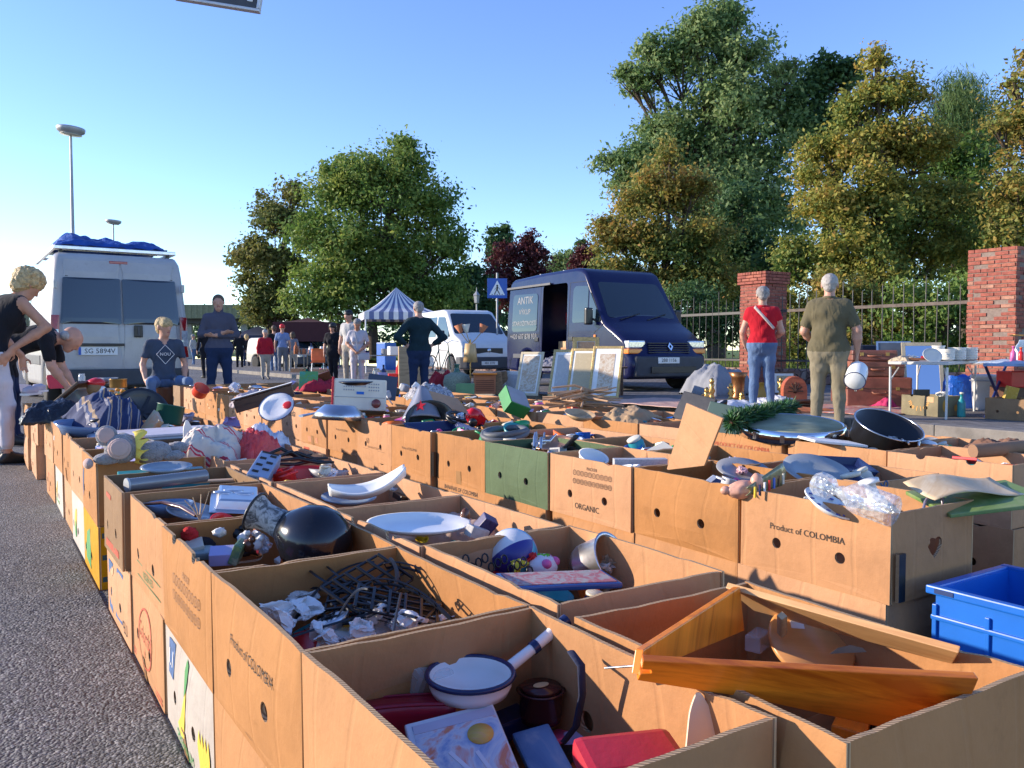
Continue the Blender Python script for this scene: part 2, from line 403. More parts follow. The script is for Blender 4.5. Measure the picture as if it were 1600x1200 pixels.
g=MB();g.sheet(lambda a,b:(KX+.19+7.6*a,-20+180*b,.12),6,60);g.build('pavement',PAVE,kind='structure')
y=-6.0;i=0
kb=MB()
while y<60:
    kb.box((KX+.1,y+.497,.03),(.2,.994,.19));y+=1.0
kb.build('kerb',CONC,kind='structure',bevel=.012)
def grass_mat(name='lawn'):
    m,nt,b=nodes_of(name);co=coords(nt,False);n=noise_n(nt,co,1.2,6,.7);n2=noise_n(nt,co,40,3)
    r=ramp(nt,n.outputs[0],[(.3,(.075,.13,.018)),(.7,(.16,.22,.03))]);r2=ramp(nt,n2.outputs[0],[(.3,.6),(.7,1.3)])
    c=mixc(nt,1,r.outputs[0],r2.outputs[0],'MULTIPLY');L(nt,c,b.inputs['Base Color']);b.inputs['Roughness'].default_value=.9;bump(nt,b,n2.outputs[0],1,.04);return m
GRASS=grass_mat()
FX=16.3  # the fence line
g=MB();g.sheet(lambda a,b:(FX+.36+330*a*a,-60+560*b,.42+.05*math.sin(a*9+b*21)),24,60);g.build('grass_ground',GRASS,kind='structure')
# tufts of grass along the wall top so the lawn has an edge
N=26000
px=FX+.4+rs.random(N)**1.6*14;py=-2+rs.random(N)*42;hh=.05+.09*rs.random(N);an=rs.random(N)*6.28;le=(rs.random((N,2))-.5)*.09
b0=np.stack([px,py,np.full(N,.40)],1);dx=np.stack([np.cos(an)*.009,np.sin(an)*.009,np.zeros(N)],1);tp=b0+np.stack([le[:,0],le[:,1],hh+.03],1)
cc=np.stack([b0-dx,b0+dx,tp],1).reshape(-1,3);o=fast_mesh('grass',cc,np.arange(3*N).reshape(-1,3),GRASS,False);tag(o,'short sunlit grass growing behind the iron fence','grass',kind='stuff')

# ------------------------------------------------------------------ fence: low stone wall, brick pillars, iron bars
def rubble():
    m,nt,b=nodes_of('rubble stone');co=coords(nt,False)
    v=nd(nt,'ShaderNodeTexVoronoi',feature='F1');v.inputs['Scale'].default_value=5.5;L(nt,co,v.inputs['Vector'])
    ve=nd(nt,'ShaderNodeTexVoronoi',feature='DISTANCE_TO_EDGE');ve.inputs['Scale'].default_value=5.5;L(nt,co,ve.inputs['Vector'])
    sp=nd(nt,'ShaderNodeSeparateColor');L(nt,v.outputs['Color'],sp.inputs[0]);r=ramp(nt,sp.outputs[0],[(0,(.15,.075,.055)),(.5,(.24,.13,.095)),(1,(.31,.22,.17))])
    r2=ramp(nt,ve.outputs[0],[(.0,.35),(.06,1)]);c=mixc(nt,1,r.outputs[0],r2.outputs[0],'MULTIPLY');L(nt,c,b.inputs['Base Color']);b.inputs['Roughness'].default_value=.9
    r3=ramp(nt,ve.outputs[0],[(.0,0),(.1,1)]);bump(nt,b,r3.outputs[0],.9,.04);return m
RUB=rubble()
g=MB();
def lw(a,b):
    y=-3+36*a;t=b
    prof=[(FX,.10),(FX-.02,.42),(FX+.02,.47),(FX+.3,.47),(FX+.34,.42),(FX+.35,.10)]
    i=min(int(b*5+1e-6),5);x,z=prof[i]
    q=noise.noise(V((y*2.2,i*1.7,0)))
    return (x+.03*q,y,z+(.03*noise.noise(V((y*1.3,i,5)))if 0<i<5 else 0))
g.sheet(lw,240,5,sm=False);g.build('stone_wall',RUB,label='low rubble stone wall under the iron fence bars',cat='wall')
BRICKM=[pm('red brick',(.28,.075,.05),.85,var=.3,vs=14,bs=50,bd=.6,dist=.01),pm('orange brick',(.33,.105,.065),.85,var=.3,vs=14,bs=50,bd=.6,dist=.01),pm('dark brick',(.26,.07,.05),.85,var=.3,vs=14,bs=50,bd=.6,dist=.01),
          pm('pale chipped brick',(.36,.18,.12),.9,var=.3,vs=10,bs=50,bd=.7,dist=.012)]
MORT=pm('lime mortar',(.22,.165,.135),.95,var=.2,vs=20,bs=60,bd=.5)
def pillar(x,y,h,wx,wy,label,seed,rough,cap):
    r=random.Random(seed);root=empty('brick_pillar',(x,y,.12),0,label,'pillar')
    c=MB();c.box((0,0,h/2-.02),(wx-.03,wy-.03,h-.04));c.build('mortar_core',MORT,root)
    b=MB();z=0;row=0;rh=.075
    while z<h-.01:
        ex=.05 if (cap and z>h-.3 and z<h-.0)else 0
        for side in range(4):
            along=(wx if side%2==0 else wy)+2*ex;off=((wy if side%2==0 else wx)/2)+ex
            s=-along/2;first=True
            while s<along/2-.01:
                ln=min((.125 if (row%2==0)==(side%2==0)and first else .25),along/2-s);first=False
                if cap and z>h-.09:ln=min(.085,along/2-s)
                pr=r.gauss(0,.005)+(r.choice((0,0,0,-.03,-.05))if r.random()<rough else 0)
                d=.11+pr;p=V((s+ln/2,-off+.055-pr/2,z+rh/2))
                Mx=Matrix.Rotation(side*PI/2,4,'Z')@T(p)@rot3(r.gauss(0,.012*rough*3),r.gauss(0,.02*rough),r.gauss(0,.02*rough))
                jj=.011+.012*rough*r.random()
                b.box((0,0,0),(ln-jj,d,rh-jj),Mx,r.choices((0,1,2,3),(5,4,2,.3+.9*rough))[0]);s+=ln
        z+=rh;row+=1
    b.build('brick_courses',BRICKM,root,bevel=.008 if rough<.3 else .014,seg=2)
    if cap:
        k=MB();k.box((0,0,h+.0),(wx+.02,wy+.02,.03));k.build('mortar_cap',MORT,root,bevel=.008)
    return root
P1=gd(1536,15.9);P2=gd(1186,21.4)
P1=V((FX+.12,ray(1566,546).y/ray(1566,546).x*(FX+.12),0));P2=V((FX+.12,ray(1192,546).y/ray(1192,546).x*(FX+.12),0))
pillar(P1.x,P1.y,2.70,.90,.90,'weathered brick gate pillar with broken eroded courses, nearer to the camera',5,.45,False)
pillar(P2.x,P2.y,2.66,.80,.78,'intact red brick pillar with a projecting brick cap, beside the woman in red',9,.08,True)
IRON=pm('grey painted iron',(.07,.065,.06),.5,.3,var=.3,vs=20,bs=50,bd=.3);RUSTI=pm('rusty iron rail',(.11,.085,.07),.75,.2,var=.4,vs=9,bs=50,bd=.4);IRONB=pm('black painted iron',(.02,.02,.022),.5,.2,bs=50,bd=.3)
def fence_panel(y0,y1,label,matb,matr,z0=.46,seed=1,step=.235):
    r=random.Random(seed);root=empty('iron_fence',(FX+.15,y0,0),0,label,'fence');n=int((y1-y0)/step)
    a=MB();a.box((0,(y1-y0)/2,1.86),(.035,y1-y0,.07));a.build('rail',matr,root,bevel=.004)
    a=MB();a.box((0,(y1-y0)/2,.66),(.035,y1-y0,.05));a.build('rail',matr,root,bevel=.004)
    for i in range(n):
        yy=(i+.5)*(y1-y0)/n;tp=2.28+r.uniform(-.09,.09)+(.12 if i%4==0 else 0);lx=r.gauss(0,.012)
        m=MB();m.tube([(.0,yy,z0-.02),(0,yy,1.2),(lx,yy+r.gauss(0,.01),tp-.06),(lx,yy,tp)],[.012,.012,.012,.003],6);m.build('fence_bar',matb,root)
fence_panel(P1.y+.47,P2.y-.42,'iron fence with bare grey bars between the two brick pillars',IRON,RUSTI)
fence_panel(P2.y+.42,P2.y+11.0,'black iron fence running behind the blue van from the capped pillar',IRONB,IRONB,seed=3)
fence_panel(P1.y-4.2,P1.y-.38,'iron fence on the near side of the eroded pillar',IRON,RUSTI,seed=8)

# ------------------------------------------------------------------ trees
def leafmat(name,cols,trans=.35,sc=.35):
    m,nt,b=nodes_of(name);ge=nd(nt,'ShaderNodeNewGeometry');co=coords(nt,False)
    n=noise_n(nt,co,sc,3);a=nd(nt,'ShaderNodeMath',operation='MULTIPLY_ADD');L(nt,ge.outputs['Random Per Island'],a.inputs[0]);a.inputs[1].default_value=.55
    s=nd(nt,'ShaderNodeMath',operation='MULTIPLY_ADD');L(nt,n.outputs[0],s.inputs[0]);s.inputs[1].default_value=1.7;s.inputs[2].default_value=-.62;L(nt,s.outputs[0],a.inputs[2])
    k=len(cols);r=ramp(nt,a.outputs[0],[(i/(k-1)*.9+.05,c)for i,c in enumerate(cols)]);L(nt,r.outputs[0],b.inputs['Base Color'])
    b.inputs['Roughness'].default_value=.6;b.inputs['Specular IOR Level'].default_value=.3
    tr=nd(nt,'ShaderNodeBsdfTranslucent');L(nt,r.outputs[0],tr.inputs[0]);mx=nd(nt,'ShaderNodeMixShader');mx.inputs[0].default_value=trans
    out=nt.nodes['Material Output'];L(nt,b.outputs[0],mx.inputs[1]);L(nt,tr.outputs[0],mx.inputs[2]);L(nt,mx.outputs[0],out.inputs[0]);return m
BARK=pm('bark',(.07,.05,.035),.95,var=.35,vs=6,bs=18,bd=.8,dist=.03)
LM=dict(green=leafmat('green leaves',[(0.045,0.096,0.018),(0.077,0.147,0.026),(0.147,0.205,0.038)]),
          lime=leafmat('yellowing green leaves',[(.08,.165,.035),(.17,.26,.055),(.34,.37,.08)],.4),
          grey=leafmat('grey green leaves',[(.10,.185,.06),(.19,.28,.10),(.33,.39,.16)],.42),
          dark=leafmat('dark green leaves',[(0.038,0.090,0.038),(0.070,0.141,0.049),(0.122,0.198,0.064)]),
          gold=leafmat('golden autumn leaves',[(.095,.17,.04),(.18,.24,.055),(.29,.29,.065),(.42,.34,.06),(.42,.24,.065)],.42),
          rust=leafmat('rusty autumn leaves',[(.095,.165,.04),(.18,.225,.055),(.29,.265,.065),(.40,.28,.06),(.38,.18,.055)],.42),
          plum=leafmat('purple plum leaves',[(0.045,0.013,0.018),(0.096,0.023,0.031),(0.166,0.045,0.045)],.25),
          brown=leafmat('browning leaves',[(.09,.13,.04),(.17,.19,.05),(.27,.23,.07)],.4))
def tree(name,label,cat,lobes,d,mat,n,leaf,trunk_px=None,zbase=.4,seed=1,thick=.85,group=None,clump=.13,droop=0,stick=0,flat=1.0):
    """lobes: (px, py, r_px) circles of the crown in the photograph, given depth d and real thickness"""
    g=np.random.default_rng(seed);r=random.Random(seed);k=d/F
    L3=[]
    for (px,py,rp)in lobes:
        rr=rp*k
        for q in (0,1):
            dd=d+rr*thick*(g.random()-.6 if q==0 else .25+.7*g.random());p=atd(800+(px-800)*d/dd,546+(py-546)*d/dd,dd);L3.append((np.array(p),rr*(1 if q==0 else .9)))
    vol=np.array([l[1]**2.2 for l in L3]);vol/=vol.sum()
    tx=gd(trunk_px if trunk_px else sum(l[0]for l in lobes)/len(lobes),d,zbase)
    root=empty(name,tx,0,label,cat,group)
    pts=[];nor=[]
    for (c,rr),wv in zip(L3,vol):
        m=int(n*wv);nc=max(5,int(30*(rr/1.5)**1.2));
        u=g.normal(size=(nc,3));u/=np.linalg.norm(u,axis=1)[:,None];u[:,2]=np.where(u[:,2]<-.55,-u[:,2]*.6,u[:,2])
        rad=rr*(.35+.65*g.random(nc)**.45)*(1+.18*g.normal(size=nc));cc=c+u*rad[:,None]*np.array([1,1,flat])
        ci=g.integers(0,nc,m);cr=(rr*clump+.13)*(.6+.9*g.random(nc))
        e=g.normal(size=(m,3))*cr[ci][:,None]*np.array([1,1,.62])
        p=cc[ci]+e
        if droop:p[:,2]-=np.abs(g.normal(size=m))*droop
        pts.append(p);nn=u[ci]*.7+g.normal(size=(m,3))*.75+np.array([0,0,.35]);nor.append(nn/np.linalg.norm(nn,axis=1)[:,None])
    if stick:  # twigs that stand out of the outline
        pass
    P=np.concatenate(pts);Nn=np.concatenate(nor);m=len(P)
    a=g.normal(size=(m,3));
    if droop:a=a*.35+np.array([0,0,-1.])
    X=a-Nn*(a*Nn).sum(1)[:,None];X/=np.linalg.norm(X,axis=1)[:,None];Y=np.cross(Nn,X)
    s=leaf*(.45+1.15*g.random(m)**1.4)[:,None];w=s*(.62 if not droop else .22);bend=Nn*s*.22
    if droop:s=s*2.2
    co=np.stack([P-X*s*.55,P+Y*w*.5-bend*.2,P+X*s*.55-bend,P-Y*w*.5-bend*.2],1).reshape(-1,3)-np.array(tx)
    fast_mesh('crown',co,np.arange(4*m).reshape(-1,4),mat,False,root)
    tm=MB();top=max(L3,key=lambda l:l[0][2]);h=top[0][2]-zbase;tr=max(.12,.022*h)
    ax=[V((0,0,-.2)),V((.02*h*r.uniform(-1,1),.02*h,h*.3)),V(((top[0][0]-tx.x)*.5,(top[0][1]-tx.y)*.5,h*.65)),V((top[0][0]-tx.x,top[0][1]-tx.y,h*.97))]
    tm.tube(ax,[tr*1.25,tr*.85,tr*.5,.03],8)
    for (c,rr)in L3:
        q=V(c)-tx;s0=V((0,0,0)).lerp(ax[2],min(.9,max(.25,q.z/h*.62)));mid=s0.lerp(q,.55)+V((0,0,-.05*rr))
        tm.tube([s0,mid,q],[tr*.42,tr*.24,.025],5)
        for _ in range(5):
            e=q+V((r.gauss(0,1),r.gauss(0,1),r.gauss(.2,.8))).normalized()*rr*.85;tm.tube([mid.lerp(q,.6),e],[tr*.14,.012],4)
    tm.build('trunk',BARK,root)
    return root
tree('broadleaf_tree','big rounded yellowing green tree with a thin pointed top, behind the striped tent','tree',
     [(600,300,66),(535,318,58),(482,375,46),(640,262,36),(628,222,13),(629,238,22),(662,335,58),(688,400,42),(560,400,78),(500,450,50),(620,430,70),(700,452,34),(545,268,34),(470,472,32),(575,270,30),(712,385,18),(725,365,8),(560,465,48),(640,472,46),(500,482,30),(695,482,32),(590,492,34),(660,500,30)],44,LM['lime'],80000,.185,585,.4,11)
tree('broadleaf_tree','browning tree at the left edge of the tree group, over the far canopy','tree',
     [(432,345,34),(402,405,34),(440,420,34),(420,470,34),(372,402,14),(458,305,20),(400,492,24),(440,494,26),(385,440,16),(470,360,30)],49,LM['brown'],30000,.2,425,.3,12)
tree('bush','grey green round bush between the big tree and the plum trees','bush',[(735,435,26),(742,475,30),(718,480,26),(752,500,26)],47,LM['dark'],7000,.22,738,.4,13)
tree('plum_tree','wide purple leaved plum tree behind the pedestrian crossing sign','tree',[(800,405,30),(838,402,22),(780,438,30),(835,435,28),(826,372,11),(828,385,15),(805,465,34),(785,392,14)],50,LM['plum'],12000,.2,805,.4,14)
tree('plum_tree','small purple leaved tree over the blue van roof','tree',[(918,402,18),(905,420,17),(930,425,16)],54,LM['plum'],4000,.2,915,.4,15)
tree('conifer_tree','dark twin topped conifer left of the plum tree crown','tree',[(770,362,6),(772,378,10),(790,358,6),(788,376,11),(778,402,16)],66,LM['dark'],6000,.26,780,.4,16)
tree('conifer_tree','far slim dark conifer over the blue van roof','tree',[(909,380,5),(909,393,9),(908,412,13)],76,LM['dark'],3000,.28,908,.4,17)
tree('poplar_tree','pale grey far tree between the two plum trees','tree',[(872,408,13),(888,402,12),(880,425,20),(860,425,14)],90,LM['grey'],3500,.32,880,.4,18)
tree('broadleaf_tree','tallest grey green tree with feathery crown, behind the fence','tree',
     [(1112,55,52),(1055,105,48),(1002,128,32),(1160,100,50),(1195,165,52),(1132,180,62),(1085,240,62),(1180,265,66),(1000,255,40),(955,255,24),(1228,115,26),(1236,205,34),(1120,320,70),(1200,345,62),(1015,85,26),(1142,22,30),(1040,205,44),(985,300,40),(1085,45,28),(978,118,16)],46,LM['grey'],78000,.21,1120,.4,21,clump=.15)
tree('lime_tree','golden brown autumn tree with its crown just behind the blue van','tree',
     [(1046,228,10),(1045,250,20),(1030,300,38),(1000,325,36),(1078,305,36),(962,372,34),(1012,388,52),(1090,388,50),(968,430,40),(1060,450,54),(1122,442,44),(1000,470,44),(945,355,16)],30,LM['rust'],54000,.128,1040,.4,22,clump=.12)
tree('broadleaf_tree','dark shaded tree between the two golden autumn trees','tree',[(1140,370,48),(1172,428,54),(1160,320,36),(1205,420,46),(1130,480,50),(1190,495,50)],33,LM['dark'],17000,.18,1165,.4,23)
tree('lime_tree','large golden autumn tree with a pointed top, behind the bare iron fence','tree',
     [(1371,78,9),(1372,105,20),(1386,145,34),(1345,172,32),(1420,150,32),(1302,245,40),(1370,235,58),(1440,232,48),(1288,325,44),(1370,335,68),(1460,325,52),(1248,400,32),(1320,405,60),(1420,405,60),(1484,388,40),(1270,275,26),(1230,425,20)],25,LM['gold'],76000,.112,1375,.4,24,clump=.11)
tree('broadleaf_tree','dark green tree top between the tallest tree and the large golden tree','tree',[(1290,125,36),(1255,160,34),(1322,118,26),(1275,200,40),(1310,190,36)],47,LM['dark'],13000,.24,1285,.4,25)
tree('willow_tree','weeping willow with pale hanging twigs behind the golden tree','tree',[(1500,135,30),(1480,160,30),(1525,165,32),(1545,200,30),(1495,205,38)],43,LM['grey'],16000,.17,1505,.4,26,droop=1.1)
tree('broadleaf_tree','dull green tree filling the gap between the two autumn trees on the right','tree',[(1500,265,56),(1530,340,60),(1478,330,50),(1520,410,55)],35,LM['green'],15000,.19,1510,.4,27)
tree('lime_tree','orange autumn tree cut by the right edge of the view, over the eroded pillar','tree',
     [(1592,130,22),(1560,200,16),(1605,205,46),(1578,262,24),(1588,310,48),(1568,368,42),(1605,400,48),(1660,190,80),(1680,320,90),(1660,430,70),(1650,90,50)],23,LM['rust'],36000,.112,1640,.4,28,clump=.11)
for i,(lb,lo,d,mt,n)in enumerate([
    ('dark leafy bush behind the black fence next to the blue van',[(1010,500,38),(1060,510,38),(1110,510,38),(1150,520,36),(1085,470,36)],27,'dark',12000),
    ('yellowing bush behind the capped brick pillar',[(1225,480,34),(1255,520,34),(1290,500,36),(1240,555,20)],23.5,'gold',9000),
    ('rusty red bush behind the middle of the bare fence',[(1330,470,36),(1370,500,40),(1330,530,30),(1290,450,30)],23,'rust',9000),
    ('green bush behind the fence at the right edge beyond the eroded pillar',[(1590,500,50),(1640,480,60),(1620,550,40),(1560,540,30)],21,'green',8000),
    ('green bush with yellow leaves behind the fence beside the eroded pillar',[(1420,480,40),(1465,500,42),(1500,470,36),(1440,535,26),(1490,545,22),(1400,545,22)],22,'lime',12000)]):
    tree('bush',lb,'bush',lo,d,LM[mt],n,.10,None,.4,40+i,clump=.14)
for i,(a,b,yy,d,lb)in enumerate([(1180,1640,485,62,'far dark hedge closing the park behind the fence'),(-260,60,500,150,'far off low treeline left of the white van'),(300,700,490,100,'far low bushes closing the end of the street'),(690,960,470,85,'far dark trees closing the street behind the vans')]):
    lo=[];r=random.Random(i);x=a
    while x<b:lo.append((x,yy+r.uniform(0,30),r.uniform(14,24)));lo.append((x,535,20));x+=20
    tree('far_trees',lb,'trees',lo,d,LM['dark'],5000,.5,None,0,60+i)['kind']='stuff'

# ------------------------------------------------------------------ far structures
FASC=pm('olive corrugated fascia',(.24,.24,.13),.7,var=.15);GREYM=pm('grey painted metal',(.34,.35,.36),.5,.3,var=.15,vs=3);DGREY=pm('dark grey metal',(.07,.07,.075),.5,.2)
root=empty('canopy_building',gd(300,75),-YAW*0,'long low olive canopy building across the end of the street','building')
Mx=T(gd(300,75)).inverted()
a,b=gd(-330,75,0),gd(425,78,0);dirv=(b-a).normalized();ln=(b-a).length;mid=(a+b)/2-gd(300,75)
Mr=T(mid)@Matrix.Rotation(math.atan2(dirv.y,dirv.x),4,'Z')
m=MB();m.box((0,0,4.25),(ln,9,1.2),Mr)
for i in range(int(ln/.5)):m.box((-ln/2+.25+i*.5,-4.52,4.25),(.25,.05,1.2),Mr)
m.build('roof_fascia',FASC,root);m=MB();m.box((0,.5,3.45),(ln*.995,7.6,.4),Mr);m.build('roof_beam',DGREY,root)
for i in range(9):
    m=MB();m.box((-ln/2+2+i*(ln-4)/8,-2,1.65),(.5,.5,3.3),Mr);m.build('post',GREYM,root)
def street_lamp(px,d,h,label):
    p=gd(px,d);root=empty('street_lamp',p,0,label,'street lamp','street lamps above the market');s=h/9
    m=MB();m.tube([(0,0,0),(0,0,1.2),(0,0,h)],[.10,.09,.045],10);m.build('pole',GREYM,root)
    m=MB();m.lathe([(.0,-.10),(.36,-.09),(.50,.0),(.52,.12),(.5,.16),(.0,.17)],28,T(0,0,h+.1)@rot3(R(3),R(4),0));m.build('lamp_head',GREYM,root)
    m=MB();m.lathe([(.0,-.02),(.4,-.0),(.4,.01)],24,T(0,0,h-.02)@rot3(R(3),R(4),0));m.build('lamp_glass',pm('lamp glass',(.55,.55,.5),.3),root)
street_lamp(119,33,9.35,'tall street lamp with flat round head, directly over the white van roof')
street_lamp(182,58,9.6,'farther smaller street lamp right of the tall one, over the blue tarp')
# sign board overhead, on the arm of a pole standing behind the camera
Sc=atd(345,-24,4.0);root=empty('overhead_sign',(-.6,-.8,0),0,'dark framed back of a sign board hanging over the market at the top edge','sign')
o0=V((-.6,-.8,0));rx_=(atd(410,16,4.0)-atd(285,-4,4.0)).normalized();Ms=frame(Sc-o0,rx_,FWD.cross(rx_)*-1)
hw_=.20;hh_=.10
sb=MB();sb.box((0,0,.0),(2*hw_,.02,2*hh_),Ms);sb.build('sign_panel',DGREY,root,bevel=.008,seg=3)
sb=MB()
for q in (-1,1):sb.box((0,-.004,q*hh_),(2*hw_+.016,.036,.014),Ms);sb.box((q*hw_,-.004,0),(.014,.036,2*hh_-.014),Ms)
sb.build('sign_frame',pm('pale metal edge',(.6,.6,.6),.4,.4),root,bevel=.004)
sb=MB();sb.box((.155,-.0115,-.045),(.026,.003,.034),Ms);sb.build('sticker',PAPER,root)
sb=MB();e_=Sc-o0;sb.tube([(0,0,0),(0,0,3.0),(.1,.3,3.25),(e_.x,e_.y,3.3),(e_.x,e_.y,e_.z+.05)],.03,10);sb.build('pole',GREYM,root)
# pedestrian crossing sign
SGB=pm('sign blue',(.01,.09,.42),.35,var=.08);SGW=pm('sign white',(.8,.8,.8),.4,var=.05)
p=gd(777,24.5,.12);root=empty('crossing_sign',p,-YAW+R(4),'square blue pedestrian crossing sign on a grey pole behind the vans','road sign')
m=MB();m.tube([(0,.03,0),(0,.03,3.05)],.03,10);m.build('pole',GREYM,root)
zc=(546-451)/1300*24.5+.93-.12;S=.29
m=MB();m.box((0,0,zc),(2*S,.012,2*S));m.build('sign_plate',SGB,root,bevel=.004)
m=MB();Mf=T(0,-.009,zc)@Matrix.Rotation(PI/2,4,'X')
m.prism([(-.23,-.2),(.23,-.2),(0,.23)],.003,Mf);m.build('white_triangle',SGW,root)
m=MB();Mf=T(0,-.013,zc)@Matrix.Rotation(PI/2,4,'X')
m.prism([(.0+.03*math.cos(i*.7),.075+.03*math.sin(i*.7))for i in range(9)],.003,Mf)
for q in ([(-.02,.045),(.03,.045),(.015,-.05),(-.03,-.05)],[(-.03,-.05),(-.005,-.05),(-.06,-.165),(-.09,-.165)],[(-.01,-.05),(.018,-.05),(.08,-.16),(.05,-.165)],[(.02,.04),(.035,.025),(.085,-.03),(.07,-.04)],[(-.02,.04),(-.03,.02),(-.08,-.035),(-.07,-.045)]):m.prism(q,.003,Mf)
for i in range(5):m.prism([(-.17+i*.075,-.19),(-.135+i*.075,-.19),(-.125+i*.07,-.172),(-.155+i*.07,-.172)],.0025,Mf)
m.build('pedestrian_symbol',INK,root)
# old lantern behind the vans
p=gd(745,40,.1);root=empty('lantern_post',p,0,'small old lantern post in the bushes left of the crossing sign','lantern');m=MB();m.tube([(0,0,0),(0,0,3.0)],.035,8);m.build('pole',GREYM,root);m=MB();m.lathe([(.03,3.0),(.12,3.05),(.17,3.4),(.2,3.42),(.03,3.62),(.01,3.8)],6,None,0,False);m.build('lamp_head',GREYM,root)

# ------------------------------------------------------------------ tents
STRB=pm('blue tent stripe',(.13,.16,.30),.8,var=.1);STRW=pm('white tent cloth',(.72,.70,.68),.8,var=.06,bs=9,bd=.4,dist=.03)
def tent(px,d,w,eave,apex,rz,mats,label,valance=.26,n=11,legm=None):
    root=empty('market_tent',gd(px,d),rz,label,'tent','pop up tents in the market');h=w/2;m=MB()
    for s in range(4):
        Q=Matrix.Rotation(s*PI/2,4,'Z')
        for i in range(n):
            x0,x1=-h+w*i/n,-h+w*(i+1)/n;k=4;row=[]
            for j in range(k+1):
                t=j/k;sag=-.16*math.sin(PI*t)*.8;row.append([(x0*(1-t),-h*(1-t),eave+(apex-eave)*t**1.25+sag*.3),(x1*(1-t),-h*(1-t),eave+(apex-eave)*t**1.25+sag*.3)])
            for j in range(k):m.add([row[j][0],row[j][1],row[j+1][1],row[j+1][0]],[(0,1,2,3)],i%2,False,Q)
            wv=.02*math.sin(i*1.3);m.add([(x0,-h,eave),(x1,-h,eave),(x1,-h-wv,eave-valance),(x0,-h-.02*math.sin((i-1)*1.3),eave-valance)],[(3,2,1,0)],i%2,False,Q)
    m.build('tent_roof',mats,root)
    for i in (-1,1):
        for j in (-1,1):
            m=MB();m.tube([(i*(h-.05),j*(h-.05),0),(i*(h-.05),j*(h-.05),eave)],.025,6);m.build('leg',SGW,root)
    return root
tent(620,30,2.5,2.22,3.15,R(-18),[STRW,STRB],'blue and white striped peaked market tent behind the man with hands on hips',n=15)
DBL=pm('dark blue tent cloth',(.03,.04,.085),.8);tent(404,50,2.9,1.75,2.35,R(-30),[DBL,DBL],'low dark blue tent far down the street',n=4)
MAR=pm('maroon tent cloth',(.06,.012,.014),.8);tent(482,40,2.7,2.2,2.45,R(-30),[MAR,MAR],'dark maroon market tent over the far stall',.9,n=4)
# ------------------------------------------------------------------ vehicles
def offset_poly(P,r):
    n=len(P);out=[]
    for i in range(n):
        a,b,c=V(P[i-1]),V(P[i]),V(P[(i+1)%n]);d1=(b-a).normalized();d2=(c-b).normalized()
        n1=V((-d1.y,d1.x));n2=V((-d2.y,d2.x));q=n1+n2;q=q/max(.35,q.length_squared)*2 if q.length>1e-6 else n1
        q=q*(1/max(.6,q.length))if q.length>1.6 else q
        out.append((b.x+q.x*r,b.y+q.y*r))
    return out
def inside(p,poly):
    c=False;n=len(poly);j=n-1
    for i in range(n):
        if (poly[i][1]>p[1])!=(poly[j][1]>p[1])and p[0]<(poly[j][0]-poly[i][0])*(p[1]-poly[i][1])/(poly[j][1]-poly[i][1])+poly[i][0]:c=not c
        j=i
    return c
def tess(outer,holes=(),step=.15):
    """triangulate a 2-D outline with holes on a fine grid, so that it can be bent"""
    pts=[];edges=[]
    for poly in [outer]+list(holes):
        b=len(pts);pts+=[V(p)for p in poly];edges+=[(b+i,b+(i+1)%len(poly))for i in range(len(poly))]
    xs=[p[0]for p in outer];ys=[p[1]for p in outer]
    x=min(xs)+step*.5
    while x<max(xs):
        y=min(ys)+step*.5
        while y<max(ys):
            q=(x,y)
            if inside(q,outer)and not any(inside(q,h)for h in holes)and min((V(q)-p).length for p in pts[:len(pts)])>step*.35:pts.append(V(q))
            y+=step
        x+=step
    r=delaunay_2d_cdt(pts,edges,[],0,1e-6)
    vs,fs=r[0],r[2];out=[]
    for f in fs:
        c=sum((vs[i]for i in f),V((0,0)))/len(f)
        if inside(c,outer)and not any(inside(c,h)for h in holes):
            a,b,d=(vs[i]for i in f[:3])
            out.append(tuple(f)if (b-a).cross(d-a)>0 else tuple(reversed(f)))
    return [(p.x,p.y)for p in vs],out
def rrect(x0,y0,x1,y1,r,n=4):
    P=[]
    for (cx,cy,a0)in ((x1-r,y0+r,-90),(x1-r,y1-r,0),(x0+r,y1-r,90),(x0+r,y0+r,180)):
        for i in range(n+1):a=R(a0+90*i/n);P.append((cx+r*math.cos(a),cy+r*math.sin(a)))
    return P
def rpoly(P,r,n=3):
    out=[];k=len(P)
    for i in range(k):
        a,b,c=V(P[i-1]),V(P[i]),V(P[(i+1)%k]);ra=min(r,(a-b).length*.45);rc=min(r,(c-b).length*.45)
        p0=b+(a-b).normalized()*ra;p2=b+(c-b).normalized()*rc
        for j in range(n+1):
            t=j/n;q=p0*(1-t)**2+b*2*t*(1-t)+p2*t*t;out.append((q.x,q.y))
    return out
def arch(cy,cz,r,zb):  # wheel arch points along the bottom edge, going +y
    a0=math.asin(max(-1,min(1,(zb-cz)/r)));P=[]
    for i in range(11):
        a=PI-a0-(PI-2*a0)*i/10;P.append((cy+r*math.cos(a),cz+r*math.sin(a)))
    return P
